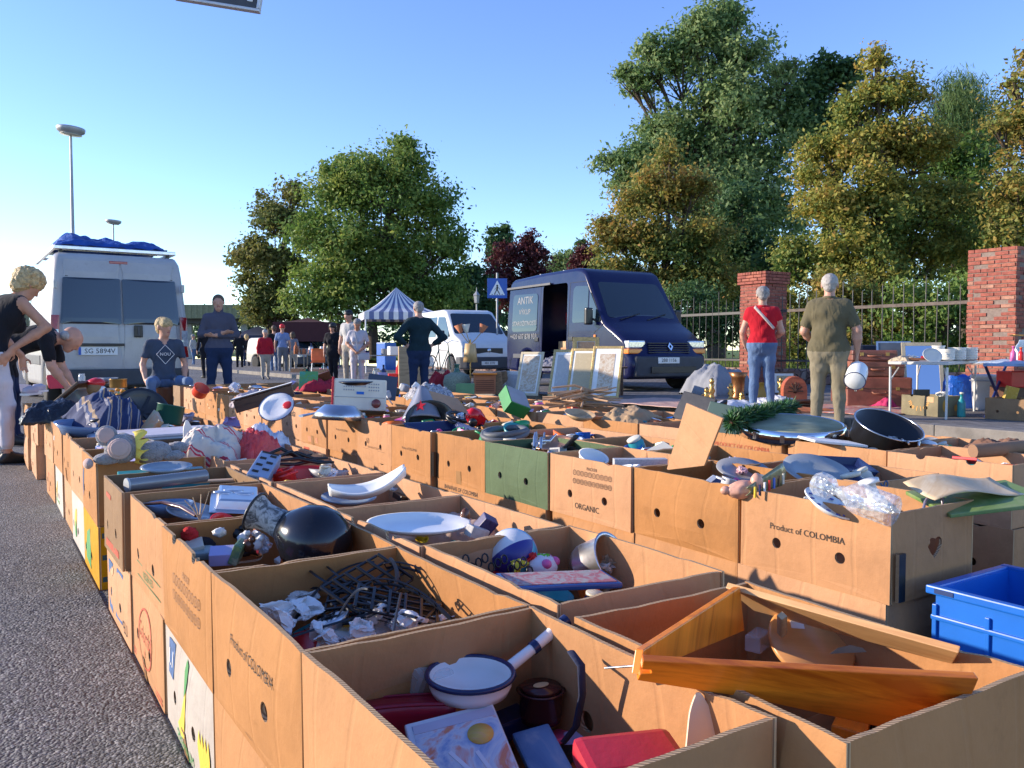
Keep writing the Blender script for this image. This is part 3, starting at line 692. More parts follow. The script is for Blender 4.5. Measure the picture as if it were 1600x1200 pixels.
class Vehicle:
    """body outline in (y, z), front at +y; the outline is extruded over the width, rounded at the sides and bent by warp()"""
    def __init__(s,name,label,cat,loc,rz,outline,W,warp,group=None):
        s.root=empty(name,loc,rz,label,cat,group);s.o=outline;s.W=W;s.warp=warp
    def body(s,mats,rad=.07,holes_l=(),holes_r=(),gap=None,smooth=True):
        m=MB();P=s.o;n=len(P);rings=[]
        hw=s.W/2
        prof=[(-hw+rad*(1-math.sin(R(a))),rad*(1-math.cos(R(a))))for a in (90,65,40,20,0)]
        xs=[(x,-1)for x in ()]
        levels=[(-hw,rad)]+[(-hw+rad*(1-math.cos(R(a))),rad*(1-math.sin(R(a))))for a in (25,50,75,90)]
        mids=[(-hw+rad+(s.W-2*rad)*t,0)for t in (.17,.33,.5,.67,.83)]
        lv=levels+mids+[(-x,r)for x,r in reversed(levels)]
        vs=[]
        for (x,r)in lv:
            Q=offset_poly(P,r)if r else P
            vs+=[s.warp(V((x,q[0],q[1])))for q in Q]
        fs=[]
        for i in range(len(lv)-1):
            for j in range(n):
                fs.append((i*n+j,(i+1)*n+j,(i+1)*n+(j+1)%n,i*n+(j+1)%n))
        m.add(vs,fs,0,smooth)
        Q=offset_poly(P,rad)
        for sgn,holes in ((-1,holes_l),(1,holes_r)):
            v2,f2=tess(Q,holes,.16)
            m.add([s.warp(V((sgn*hw,p[0],p[1])))for p in v2],[f if sgn>0 else tuple(reversed(f))for f in f2],0,False)
        return m.build('body',mats,s.root)
    def side(s,sgn,poly,mat,name='side_window',th=.006,step=.16,proud=.004,label=None,parent=None,holes=()):
        m=MB();v2,f2=tess(poly,holes,step);hw=s.W/2
        a=[s.warp(V((sgn*(hw+proud+th),p[0],p[1])))for p in v2];b=[s.warp(V((sgn*(hw+proud-.012),p[0],p[1])))for p in v2]
        m.add(a,[f if sgn>0 else tuple(reversed(f))for f in f2]);n=len(poly)
        k=len(v2)
        m.add(a[:n]+b[:n],[(i,(i+1)%n,n+(i+1)%n,n+i)for i in range(n)])
        return m.build(name,mat,parent or s.root)
    def across(s,p0,p1,poly,mat,name,proud=.006,step=.16,th=.012,parent=None):
        """panel on the outline segment p0->p1 (y,z); poly in (x, t) with t metres from p0 towards p1"""
        m=MB();d=(V(p1)-V(p0)).normalized();nn=V((d.y,-d.x));
        v2,f2=tess(poly,(),step)
        def P(q,o):e=V(p0)+d*q[1]+nn*o;return s.warp(V((q[0],e.x,e.y)))
        a=[P(q,proud)for q in v2];b=[P(q,proud-th)for q in v2];n=len(poly)
        m.add(a,f2);m.add(a[:n]+b[:n],[(i,n+i,n+(i+1)%n,(i+1)%n)for i in range(n)])
        o=m.build(name,mat,parent or s.root);
        # face outwards
        return o
    def wheel(s,x,y,r,w=.2,rimm=None):
        sg=1 if x>0 else -1
        root=MB();Mx=T(x,y,r)@Matrix.Rotation(sg*PI/2,4,'Y')
        root.lathe([(r*.62,-w/2),(r*.93,-w/2),(r,-w*.3),(r,w*.3),(r*.93,w/2),(r*.62,w/2)],28,Mx)
        t=root.build('wheel',RUBBER,s.root)
        m=MB();m.lathe([(0,w*.22),(r*.2,w*.3),(r*.25,w*.22),(r*.5,w*.12),(r*.6,w*.36),(r*.64,w*.44)],24,Mx);m.build('rim',rimm or GREYM,t)
CARGLASS=pm('tinted window glass',(.022,.032,.038),.04,var=0,spec=.9);CARGLASSB=pm('dark rear window glass',(.012,.018,.026),.05,var=0,spec=.9)
SEETHRU=glass('clear window glass',(.55,.65,.65),.02,.30)
def paint(name,c,dirt=.35,rough=.28,coat=.4,rr_=.35):
    m,nt,b=nodes_of(name);co=coords(nt,False);n=noise_n(nt,co,1.6,6,.65);n2=noise_n(nt,co,12,5,.7)
    dc=(.20,.17,.14);f=ramp(nt,n.outputs[0],[(.35,0),(.8,dirt)]);f2=ramp(nt,n2.outputs[0],[(.55,0),(.8,dirt*.8)])
    c1=mixc(nt,f.outputs[0],c,dc);c1=mixc(nt,f2.outputs[0],c1,dc);L(nt,c1,b.inputs['Base Color'])
    rr=ramp(nt,n.outputs[0],[(.3,rough),(.8,min(1,rough+rr_))]);L(nt,rr.outputs[0],b.inputs['Roughness']);b.inputs['Coat Weight'].default_value=coat;b.inputs['Coat Roughness'].default_value=.12;b.inputs['Specular IOR Level'].default_value=.35
    bump(nt,b,n.outputs[0],.05,.02);return m
WPAINT=paint('white van paint',(.43,.42,.41),.35);BPAINT=paint('dark blue van paint',(.006,.010,.055),.05,.13,0,.12);W2PAINT=paint('white minivan paint',(.72,.72,.70),.2);GREYB=pm('grey bumper plastic',(.045,.05,.06),.6,var=.2,vs=4,bs=60,bd=.2)
AMBER=pm('amber lamp glass',(.75,.20,.02),.15,var=.1,spec=.8);REDL=pm('red lamp glass',(.32,.01,.012),.15,var=.2,vs=30,spec=.8);LAMPG=pm('headlamp glass',(.62,.64,.66),.1,.3,var=.3,vs=25,spec=.9);PLATE=pm('number plate',(.74,.74,.70),.4,var=.04)
SEAM=pm('panel gap',(.012,.012,.014),.8)

def blue_van():
    W=1.99;r=.38
    o=[(0.0,.34),(-.02,.9),(.0,1.5),(.05,2.2),(.10,2.36),(.24,2.44),(1.5,2.49),(2.9,2.50),(3.12,2.47),(3.28,2.38),(3.38,2.25),(4.02,1.40),(4.12,1.32),(4.42,1.17),(4.66,1.02),(4.76,.92),(4.80,.72),(4.86,.68),(4.89,.50),(4.86,.30),(4.74,.24),(4.52,.24)]
    # bottom edge runs back from the front: go clockwise in (y,z) -> reverse so the outline is counter-clockwise
    bottom=list(reversed(arch(4.02,.36,.43,.25)))+list(reversed(arch(.98,.36,.43,.30)))
    bottom=[p for p in bottom]
    out=o+bottom
    out=list(reversed(out))  # counter-clockwise
    def warp(p):
        z=p.z;y=p.y;k=1-.075*max(0,(z-1.15)/1.35)**1.3;k*=1-.07*max(0,(y-3.9)/1.0)**2
        yb=-.10*(abs(p.x)/1.0)**2.5*max(0,min(1,(y-3.2)/1.2));return V((p.x*k,y+yb,z))
    loc=gd(985,15.7,.12)
    rz=R(180-3.9)
    vv=Vehicle('cargo_van','dark blue high roof cargo van with its sliding side door open, parked on the pavement','van',(0,0,0),rz,out,W,warp)
    # place so that the front right corner (x=+W/2, y~4.8) stands at loc
    fr=Matrix.Rotation(rz,4,'Z')@V((W/2*.95,4.8,0));vv.root.location=(loc.x-fr.x,loc.y-fr.y,.12)
    door=rrect(1.62,.48,2.62,2.22,.09);winR=rrect(1.75,1.35,2.55,2.02,.08)
    winB=rrect(.22,1.30,1.15,2.02,.08)
    cabw=[(2.83,1.36),(3.95,1.36),(3.86,1.52),(3.40,2.10),(2.93,2.12),(2.83,2.02)]
    vv.body([BPAINT],.07,holes_l=[winR,winB],holes_r=[door])
    # interior
    m=MB();m.box((0,1.65,.49),(1.8,3.0,.04));m.build('cargo_floor',DGREY,vv.root)
    m=MB();m.box((0,2.72,1.0),(1.75,.03,.95));m.build('seat_back',pm('grey seat cloth',(.10,.10,.11),.9),vv.root,bevel=.01)
    m=MB();m.box((-.96,2.1,1.15),(.02,1.3,.5));m.build('inner_lining',pm('pale hardboard',(.30,.26,.2),.8),vv.root)
    vv.side(-1,winR,SEETHRU,'side_window',proud=-.004);vv.side(-1,winB,SEETHRU,'side_window',proud=-.004)
    # rear quarter: dark panel with lettering
    vv.side(1,rpoly([(.28,1.22),(1.42,1.22),(1.42,2.06),(.30,2.08)],.1),CARGLASSB,'side_window')
    vv.side(1,rpoly([(2.86,1.36),(3.44,1.36),(3.44,2.06),(3.38,2.10),(2.93,2.12),(2.86,2.05)],.06),CARGLASS,'side_window')
    vv.side(1,rpoly([(3.50,1.36),(3.97,1.36),(3.88,1.50),(3.50,1.98)],.05),CARGLASS,'side_window')
    vv.side(-1,rpoly(cabw,.06),CARGLASS,'side_window')
    lt=MB()
    def LT(txt,y,z,s):text_mb(txt,s,frame((W/2,y,z),(0,1,0),(1,0,0)),lt,fn=lambda p:vv.warp(V((W/2+.013,p.y,p.z))))
    LT('ANTIK',.86,1.92,.24);LT('VÝKUP',.86,1.66,.17);LT('STAROŽITNOSTÍ',.86,1.40,.145);LT('+420 607 878 933',.82,1.10,.165)
    lt.build('painted_lettering',pm('worn white lettering',(.20,.205,.22),.6,var=.3,vs=20),vv.root)
    # panel seams on the visible side
    def seam(pts,w=.009):
        m=MB()
        for a,b in zip(pts,pts[1:]):
            n=max(2,int((V(b)-V(a)).length/.12))
            for i in range(n):
                p=V(a).lerp(V(b),i/n);q=V(a).lerp(V(b),(i+1)/n);d=(q-p).normalized();e=V((-d.y,d.x))*w/2
                m.add([vv.warp(V((W/2+.003,*(c))))for c in (p-e,q-e,q+e,p+e)],[(0,1,2,3)])
        return m
    m=seam([(1.53,.4),(1.53,2.3)]);m2=seam([(2.72,.4),(2.72,2.2),(3.36,2.2),(4.04,1.3),(3.72,1.15),(3.60,.75),(3.56,.4),(2.72,.4)]);m.add(m2.v,m2.f);m3=seam([(.2,1.14),(1.5,1.14)],.014);m.add(m3.v,m3.f);m.build('panel_seam',SEAM,vv.root)
    m=MB();m.box((W/2+.006,.9,.66),(.02,1.1,.10));m.box((W/2+.006,3.15,.66),(.02,.85,.10));m.build('side_moulding',GREYB,vv.root,bevel=.006)
    m=MB();m.box((W/2*.985,1.0,2.235),(.03,1.95,.05));m.build('door_rail',DGREY,vv.root,bevel=.005)
    for y in (1.42,2.82):
        m=MB();m.box((W/2+.01,y,1.03),(.03,.15,.09));m.build('door_handle',BLACKP,vv.root,bevel=.01)
    # the open sliding door, slid back inside along the flank: shows as its inner edge
    m=MB();m.box((W/2+.045,1.02,1.3),(.0,.0,.0))
    # windscreen, wipers
    ws0,ws1=(4.02,1.40),(3.38,2.25);
    vv.across(ws0,ws1,rpoly([(-.86,.05),(.86,.05),(.80,.98),(-.80,.98)],.1),CARGLASS,'windscreen')
    for sx in (-.05,.62):
        m=MB();m.tube([(sx,4.03,1.40),(sx-.55,3.93,1.535)],.012,6);m.build('wiper',BLACKP,vv.root)
    # bonnet line and grille
    m=MB()
    for i in range(5):m.box((0,4.765+.004*i,.93-.045*i),(1.02,.03,.018))
    m.build('grille',BLACKP,vv.root,bevel=.003)
    m=MB();bd=frame((0,4.80,.86),(1,0,0),(0,1,.35));
    for q in ([(0,.085),(-.062,0),(-.030,0),(0,.045)],[(-.062,0),(0,-.085),(0,-.045),(-.030,0)],[(0,-.085),(.062,0),(.030,0),(0,-.045)],[(.062,0),(0,.085),(0,.045),(.030,0)]):m.prism(q,.018,bd)
    m.build('diamond_badge',CHROME,vv.root)
    for sx in (-1,1):
        m=MB();m.box((sx*.74,4.655,.905),(.40,.16,.15),None);o=m.build('headlight',LAMPG,vv.root,bevel=.03,seg=3)
        m=MB();m.box((sx*.745,4.665,.775),(.42,.16,.10));m.build('indicator',AMBER,vv.root,bevel=.02,seg=2)
    m=MB()
    pb=[(-.93,4.30),(-.95,4.62),(-.82,4.84),(-.4,4.93),(.4,4.93),(.82,4.84),(.95,4.62),(.93,4.30)]
    m.prism(pb,.40,T(0,0,.28));m.build('bumper',GREYB,vv.root,bevel=.045,seg=3)
    m=MB();m.box((0,4.935,.42),(1.1,.012,.13));m.build('air_intake',BLACKP,vv.root,bevel=.004)
    m=MB();m.box((.14,4.942,.60),(.52,.012,.115));pl=m.build('number_plate',PLATE,vv.root,bevel=.004)
    # mirrored x: the front is read from outside, +y
    text_mb('2B8 1156',.095,frame((.14,4.951,.60),(-1,0,0),(0,1,0))).build('plate_lettering',INK,pl)
    for sx in (-1,1):
        mm=MB();mm.box((sx*1.13,3.66,1.47),(.17,.10,.34));mi=mm.build('door_mirror',BLACKP,vv.root,bevel=.035,seg=3)
        mm=MB();mm.tube([(sx*.92,3.74,1.36),(sx*1.06,3.68,1.42)],.025,6);mm.build('mirror_arm',BLACKP,mi)
        for y in (.98,4.02):vv.wheel(sx*.86,y,.33,.21)
    m=MB();m.box((W/2+.008,3.70,1.08),(.02,.07,.05));m.build('side_repeater',AMBER,vv.root,bevel=.012)
    # roof vent and grime-dark underside
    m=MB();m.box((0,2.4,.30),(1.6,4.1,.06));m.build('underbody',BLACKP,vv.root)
    m=MB();m.box((0,.9,2.52),(1.2,.05,.05));m.box((0,1.9,2.53),(1.2,.05,.05));m.build('roof_bar',GREYM,vv.root,bevel=.01)
    return vv
BV=blue_van()

def white_van():
    W=2.05
    o=[(0,.36),(-.01,.55),(0.0,1.15),(.015,1.4),(.09,2.15),(.16,2.36),(.30,2.45),(2.5,2.47),(3.6,2.36),(3.9,2.2),(4.7,1.35),(5.3,1.05),(5.45,.8),(5.45,.35),(5.2,.28)]
    out=list(reversed(o+list(reversed(arch(4.55,.36,.42,.28)))+list(reversed(arch(1.05,.36,.42,.32)))))
    def warp(p):
        k=1-.11*max(0,(p.z-1.1)/1.4)**1.4;return V((p.x*k,p.y+.05*(abs(p.x))**3,p.z))
    c=gd(193,13.3);rz=R(1.5)
    vv=Vehicle('panel_van','white panel van seen from behind, with blue tarpaulin on its roof rack','van',(c.x,c.y,0),rz,out,W,warp)
    vv.body([WPAINT],.09)
    def rear(poly,mat,name,proud=.008,bevel=0,step=.14,parent=None):
        m=MB();v2,f2=tess(poly,(),step);S=[(0,.3),(0.0,1.15),(.015,1.4),(.09,2.15),(.16,2.36),(.3,2.46)]
        def yz(z):
            for (a,b),(c2,d2)in zip(S,S[1:]):
                if z<=d2:return a+(c2-a)*(z-b)/(d2-b)
            return .3
        A=[vv.warp(V((p[0],yz(p[1])-proud,p[1])))for p in v2];B=[vv.warp(V((p[0],yz(p[1])-proud+.02,p[1])))for p in v2];n=len(poly)
        m.add(A,f2);m.add(A[:n]+B[:n],[(i,n+i,n+(i+1)%n,(i+1)%n)for i in range(n)]);return m.build(name,mat,parent or vv.root)
    for x0,x1 in ((-.88,-.012),(.012,.88)):
        q=.0
        d=rear(rpoly([(x0,.62),(x1,.62),(x1,2.34),(x0,2.34)],.05),WPAINT,'rear_door',.016,step=.06)
        rear(rpoly([(x0+.004,1.33),(x1-.004,1.33),(x1-.004,2.05),(x0+.004,2.05)],.02),CARGLASSB,'door_window',.036,step=.06,parent=d)
        m=MB()
    rear([(-.84,2.065),(.84,2.065),(.84,2.075),(-.84,2.075)],SEAM,'panel_seam',.02)
    m=MB();m.box((-.34,-.035,1.005),(.72,.03,.04));m.build('plate_lamp_strip',BLACKP,vv.root,bevel=.006)
    m=MB();m.box((-.36,-.03,.905),(.56,.012,.125));pl=m.build('number_plate',PLATE,vv.root,bevel=.004)
    text_mb('SG 5894V',.108,frame((-.335,-.0375,.902),(1,0,0),(0,-1,0))).build('plate_lettering',INK,pl)
    m=MB();m.box((-.62,-.037,.905),(.038,.003,.12));m.build('plate_band',SGB,pl)
    m=MB();m.box((.23,-.035,1.22),(.13,.03,.19));hb=m.build('door_handle',BLACKP,vv.root,bevel=.03,seg=3)
    m=MB();m.box((.23,-.054,1.22),(.03,.02,.14));m.build('handle_grip',DGREY,hb,bevel=.008)
    for s in (-1,1):
        t=rear([(s*.885,.80),(s*1.01,.80),(s*1.01,1.46),(s*.90,1.46)][::s],REDL,'tail_light',.03)
        rear([(s*.895,.98),(s*1.0,.98),(s*1.0,1.24),(s*.905,1.24)][::s],LAMPG,'lamp_lens',.036,parent=t)
        m=MB();m.box((s*.92,-.05,.57),(.045,.012,.045));m.build('reflector',pm('red reflector',(.8,.03,.03),.3),vv.root,bevel=.004)
        m=MB();m.box((s*.93,.03,1.93),(.055,.06,.13));m.build('door_hinge',WPAINT,vv.root,bevel=.012)
        for y in (1.05,4.55):vv.wheel(s*.9,y,.34,.21)
    m=MB();m.prism([(-1.0,.25),(-1.0,-.03),(-.9,-.07),(.9,-.07),(1.0,-.03),(1.0,.25)],.26,T(0,0,.36));m.build('bumper',GREYB,vv.root,bevel=.03,seg=3)
    m=MB();m.box((-.02,.14,2.315),(.27,.04,.045));m.build('brake_light',REDL,vv.root,bevel=.01)
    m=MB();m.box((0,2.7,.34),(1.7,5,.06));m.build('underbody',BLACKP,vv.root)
    # side trim
    m=MB();m.box((-1.025,2.8,.75),(.03,2.6,.16));m.build('side_moulding',GREYB,vv.root,bevel=.01)
    vv.side(-1,rpoly([(3.5,1.3),(4.55,1.3),(4.0,2.0),(3.5,2.02)],.06),CARGLASS,'side_window')
    m=MB();m.box((-1.22,4.1,1.45),(.2,.12,.38));m.build('door_mirror',BLACKP,vv.root,bevel=.03)
    # rack
    rk=empty('roof_rack',(0,0,0));rk.parent=vv.root
    m=MB();m.prism([(-.90,.38),(.90,.38),(.90,.44),(-.90,.44)],.06,T(0,0,2.51));m.build('rack_rail',ALU,rk,bevel=.01)
    for s in (-1,1):m=MB();m.box((s*.89,1.9,2.54),(.05,3.0,.06));m.build('rack_rail',ALU,rk,bevel=.008)
    for y in (.5,1.4,2.4):m=MB();m.box((0,y,2.525),(1.76,.05,.04));m.build('rack_bar',ALU,rk);[MB().box((s*.8,y,2.47),(.05,.05,.13)).build('rack_foot',BLACKP,rk)for s in (-1,1)]
    TARP=pm('blue tarpaulin',(.006,.05,.26),.45,var=.3,vs=5,bs=9,bd=.9,dist=.05)
    def tp(a,b):
        x=-.87+1.66*a;y=.42+1.8*b;h=.03+(abs(math.sin(PI*a))**.45)*(abs(math.sin(PI*b))**.4)*(.13+.24*abs(noise.noise(V((x*2.2,y*2,1))))+.13*max(0,1-abs(a-.16)/.2));return (x,y,2.56+h+.03*noise.noise(V((x*9,y*9,0))))
    m=MB();m.sheet(tp,50,40,sm=False,th=.004);w=m.build('tarpaulin',TARP,None,label='crumpled blue tarpaulin bundle lying on the roof rack of the white van',cat='tarpaulin');w.matrix_world=vv.root.matrix_basis
    return vv
WV=white_van()

def minivan(px,d,label,mat,W=1.8,L_=4.4,H=1.9,rzd=180-4,z=.12,plate='4B2 3392',name='minivan',group=None,corner=True,badge=True):
    s=H/1.9
    o=[(0,.35),(0,1.0*s),(.06,1.6*s),(.14,1.82*s),(.3,1.88*s),(2.6,1.9*s),(2.9,1.84*s),(3.75,1.18*s),(4.2,1.02*s),(4.36,.86*s),(4.40,.6*s),(4.36,.3),(4.2,.24)]
    out=list(reversed(o+list(reversed(arch(3.6,.32,.37,.25)))+list(reversed(arch(.85,.32,.37,.28)))))
    def warp(p):
        k=1-.12*max(0,(p.z-.95*s)/.95)**1.3;k*=1-.06*max(0,(p.y-3.5)/.9)**2;return V((p.x*k,p.y-.09*(abs(p.x)/.9)**2.5*max(0,min(1,(p.y-2.8)/1.2)),p.z))
    rz=R(rzd);loc=gd(px,d,z);vv=Vehicle(name,label,'car' if name!='minivan' else 'van',(0,0,0),rz,out,W,warp,group)
    fr=Matrix.Rotation(rz,4,'Z')@V((W/2*.95 if corner else 0,4.35,0));vv.root.location=(loc.x-fr.x,loc.y-fr.y,z)
    vv.body([mat],.06)
    vv.across((3.75,1.18*s),(2.9,1.84*s),rpoly([(-.80,.03),(.80,.03),(.74,1.0),(-.74,1.0)],.09),CARGLASS,'windscreen')
    for sg in (-1,1):
        vv.side(sg,rpoly([(2.35,1.12*s),(3.55,1.12*s),(2.95,1.68*s),(2.35,1.70*s)],.06),CARGLASS,'side_window')
        vv.side(sg,rpoly([(.9,1.12*s),(2.25,1.12*s),(2.25,1.70*s),(.95,1.70*s)],.06),CARGLASS,'side_window')
        m=MB();m.box((sg*.62,4.25,.76*s),(.36,.14,.17));m.build('headlight',LAMPG,vv.root,bevel=.035,seg=3)
        m=MB();m.box((sg*1.0,3.2,1.2*s),(.16,.1,.2));m.build('door_mirror',BLACKP,vv.root,bevel=.03)
        for y in (.85,3.6):vv.wheel(sg*.79,y,.31,.19)
    m=MB();m.prism([(-.86,3.95),(-.86,4.25),(-.7,4.42),(.7,4.42),(.86,4.25),(.86,3.95)],.34,T(0,0,.26));m.build('bumper',GREYB,vv.root,bevel=.04)
    m=MB();m.box((0,4.36,.73*s),(.86,.05,.16));m.build('grille',BLACKP,vv.root,bevel=.01)
    if badge:
        m=MB();m.lathe([(0,.0),(.06,.0),(.06,.02),(0,.025)],16,frame((0,4.385,.74*s),(1,0,0),(0,1,0)));m.build('round_badge',CHROME,vv.root)
    m=MB();m.box((0,4.425,.42),(.5,.012,.11));pl=m.build('number_plate',PLATE,vv.root,bevel=.003)
    if plate:text_mb(plate,.085,frame((0,4.434,.42),(-1,0,0),(0,1,0))).build('plate_lettering',INK,pl)
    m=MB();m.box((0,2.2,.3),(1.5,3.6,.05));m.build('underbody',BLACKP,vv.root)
    return vv
minivan(722,23.4,'white minivan with a black grille parked behind the blue van',W2PAINT,1.72,H=2.0,rzd=180-8)
FARP=[paint('beige car paint',(.45,.42,.36)),paint('red car paint',(.35,.03,.03)),paint('dark car paint',(.05,.06,.08)),paint('silver car paint',(.4,.41,.42)),paint('blue car paint',(.02,.10,.34))]
for i,(px,d,mi,rzd,h,lb)in enumerate([(492,38,0,196,1.5,'beige hatchback parked behind the far stall tables'),(316,82,3,185,1.6,'far silver car under the canopy building'),(338,92,2,180,1.5,'far dark car near the canopy posts'),(505,41,3,190,1.45,'silver car half hidden behind the woman in black')]):
    minivan(px,d,lb,FARP[mi],1.7,H=h,rzd=rzd,z=0,plate='',name='parked_car',group='cars parked along the far street',corner=False,badge=False)
# ------------------------------------------------------------------ people: one continuous skin per person, grown from tapered limbs
def surface_nets(f,org,h):
    nx,ny,nz=f.shape;neg=f<0
    cells=np.zeros((nx-1,ny-1,nz-1),int);acc=np.zeros((nx-1,ny-1,nz-1,3));cnt=np.zeros((nx-1,ny-1,nz-1))
    base=np.stack(np.meshgrid(np.arange(nx-1),np.arange(ny-1),np.arange(nz-1),indexing='ij'),-1).astype(float)
    def C(d):return f[d[0]:nx-1+d[0],d[1]:ny-1+d[1],d[2]:nz-1+d[2]]
    for ax in range(3):
        for a in (0,1):
            for b in (0,1):
                d0=[a,b];d0.insert(ax,0);d1=list(d0);d1[ax]=1
                f0,f1=C(d0),C(d1);k=(f0<0)!=(f1<0)
                t=np.where(k,f0/np.where(k,f0-f1,1),0)
                p=base+np.array(d0);p[...,ax]+=t;acc+=np.where(k[...,None],p,0);cnt+=k
    act=cnt>0;ids=-np.ones(act.shape,int);ids[act]=np.arange(act.sum())
    V_=acc[act]/cnt[act][:,None]*h+org;F_=[]
    for ax in range(3):
        sl0=[slice(1,-1)]*3;
        A=np.moveaxis(neg,ax,0);I=np.moveaxis(ids,ax,0)
        ch=(A[:-1,1:-1,1:-1]!=A[1:,1:-1,1:-1]);i,j,k=np.nonzero(ch);s=A[:-1,1:-1,1:-1][i,j,k]
        q=np.stack([I[i,j,k],I[i,j+1,k],I[i,j+1,k+1],I[i,j,k+1]],-1)
        if ax==1:s=~s
        q=np.where(s[:,None],q,q[:,::-1]);F_.append(q)
    F_=np.concatenate(F_);F_=F_[(F_>=0).all(1)]
    return V_,F_
def sdf_mesh(prims,h,smooth=.03):
    """prims: (a, b, ra, rb, mat, k, flatdir, flat) tapered capsules -> verts, quads, material per face"""
    lo=np.min([np.minimum(p[0],p[1])-max(p[2],p[3])-.05 for p in prims],0);hi=np.max([np.maximum(p[0],p[1])+max(p[2],p[3])+.05 for p in prims],0)
    n=np.ceil((hi-lo)/h).astype(int)+1
    ax=[lo[i]+h*np.arange(n[i])for i in range(3)]
    f=np.full(tuple(n),.3);own=np.zeros(tuple(n),np.int8);raw=np.full(tuple(n),9.)
    for (a,b,ra,rb,mt,k,fd,fl)in prims:
        a=np.array(a,float);b=np.array(b,float);m=max(ra,rb)+.075
        s=[slice(max(0,int((min(a[i],b[i])-m-lo[i])/h)),min(n[i],int((max(a[i],b[i])+m-lo[i])/h)+2))for i in range(3)]
        X,Y,Z=np.meshgrid(ax[0][s[0]],ax[1][s[1]],ax[2][s[2]],indexing='ij');P=np.stack([X,Y,Z],-1)-a
        ab=b-a;L2=max(1e-9,ab@ab);t=np.clip((P@ab)/L2,0,1);q=P-t[...,None]*ab
        if fl!=1:fd=np.array(fd,float);fd/=np.linalg.norm(fd);q=q+fd*((q@fd)*(fl-1))[...,None]
        d=np.sqrt((q*q).sum(-1))-(ra+(rb-ra)*t)
        s=tuple(s);cur=f[s];hh=np.clip(.5+.5*(cur-d)/k,0,1);f[s]=cur*(1-hh)+d*hh-k*hh*(1-hh)
        rc=raw[s];w=d<rc;raw[s]=np.where(w,d,rc);o=own[s];own[s]=np.where(w,mt,o)
    Vx,Fx=surface_nets(f,lo,h)
    c=Vx[Fx].mean(1);ii=np.clip(((c-lo)/h+.5).astype(int),0,n-1);mi=own[ii[:,0],ii[:,1],ii[:,2]]
    # light smoothing
    for _ in range(2):
        acc=np.zeros_like(Vx);cn=np.zeros(len(Vx))
        for e in range(4):
            np.add.at(acc,Fx[:,e],Vx[Fx[:,(e+1)%4]]+Vx[Fx[:,e-1]]);np.add.at(cn,Fx[:,e],2)
        Vx=Vx*.5+acc/cn[:,None]*.5
    return Vx,Fx,mi
SKIN=pm('fair skin',(.52,.27,.18),.55,var=.10,vs=18,bs=90,bd=.12);SKIN2=pm('tanned skin',(.46,.23,.14),.55,var=.12,vs=18,bs=90,bd=.12)  # a fair and a more tanned skin tone, each varied at random
EYE=pm('dark eye',(.02,.015,.012),.3);LIP=pm('lips',(.33,.11,.09),.5)
def fabric(name,c,**k):return cloth(name+' cloth',c,**k)
DENIM=fabric('blue denim',(.075,.125,.235),c2=(.13,.20,.32),wr=4);DDENIM=fabric('dark denim',(.02,.035,.085),wr=4);KHAKI=fabric('khaki trouser',(.24,.205,.135));OLIVE=fabric('olive polo',(.135,.115,.066));REDT=fabric('red tshirt',(.50,.012,.025))
BLACKT=fabric('black',(.014,.014,.018));WHITET=fabric('white',(.58,.55,.58));GREYF=fabric('grey fleece',(.085,.085,.12),amt=.3);NAVYT=fabric('slate blue tshirt',(.055,.075,.115));SHOE=pm('black shoes',(.02,.018,.018),.5);SHOEW=pm('pale shoes',(.5,.48,.45),.6)
DARKGREEN=fabric('dark teal jumper',(.012,.032,.042));LBLUE=fabric('light blue tshirt',(.20,.27,.46));REDJ=fabric('red jacket',(.45,.015,.03));BEIGE=fabric('beige trouser',(.42,.37,.30));GREYT=fabric('grey trouser',(.16,.17,.19));LGREY=fabric('light grey tshirt',(.50,.49,.47))
PATT=fabric('patterned blouse',(.30,.29,.30),c2=(.10,.10,.14),wr=26)
HAIRB=pm('blond hair',(.50,.36,.17),.6,var=.45,vs=40,bs=45,bd=.9,dist=.02);HAIRG=pm('grey hair',(.26,.24,.225),.7,var=.35,vs=40,bs=60,bd=.7,dist=.01);HAIRK=pm('black hair',(.015,.012,.012),.45,var=.4,vs=40,bs=60,bd=.8);HAIRBR=pm('brown hair',(.10,.06,.035),.6,var=.4,vs=40,bs=60,bd=.8);HAIRW=pm('white hair',(.38,.345,.31),.7,var=.2,vs=40,bs=60,bd=.6,dist=.01)
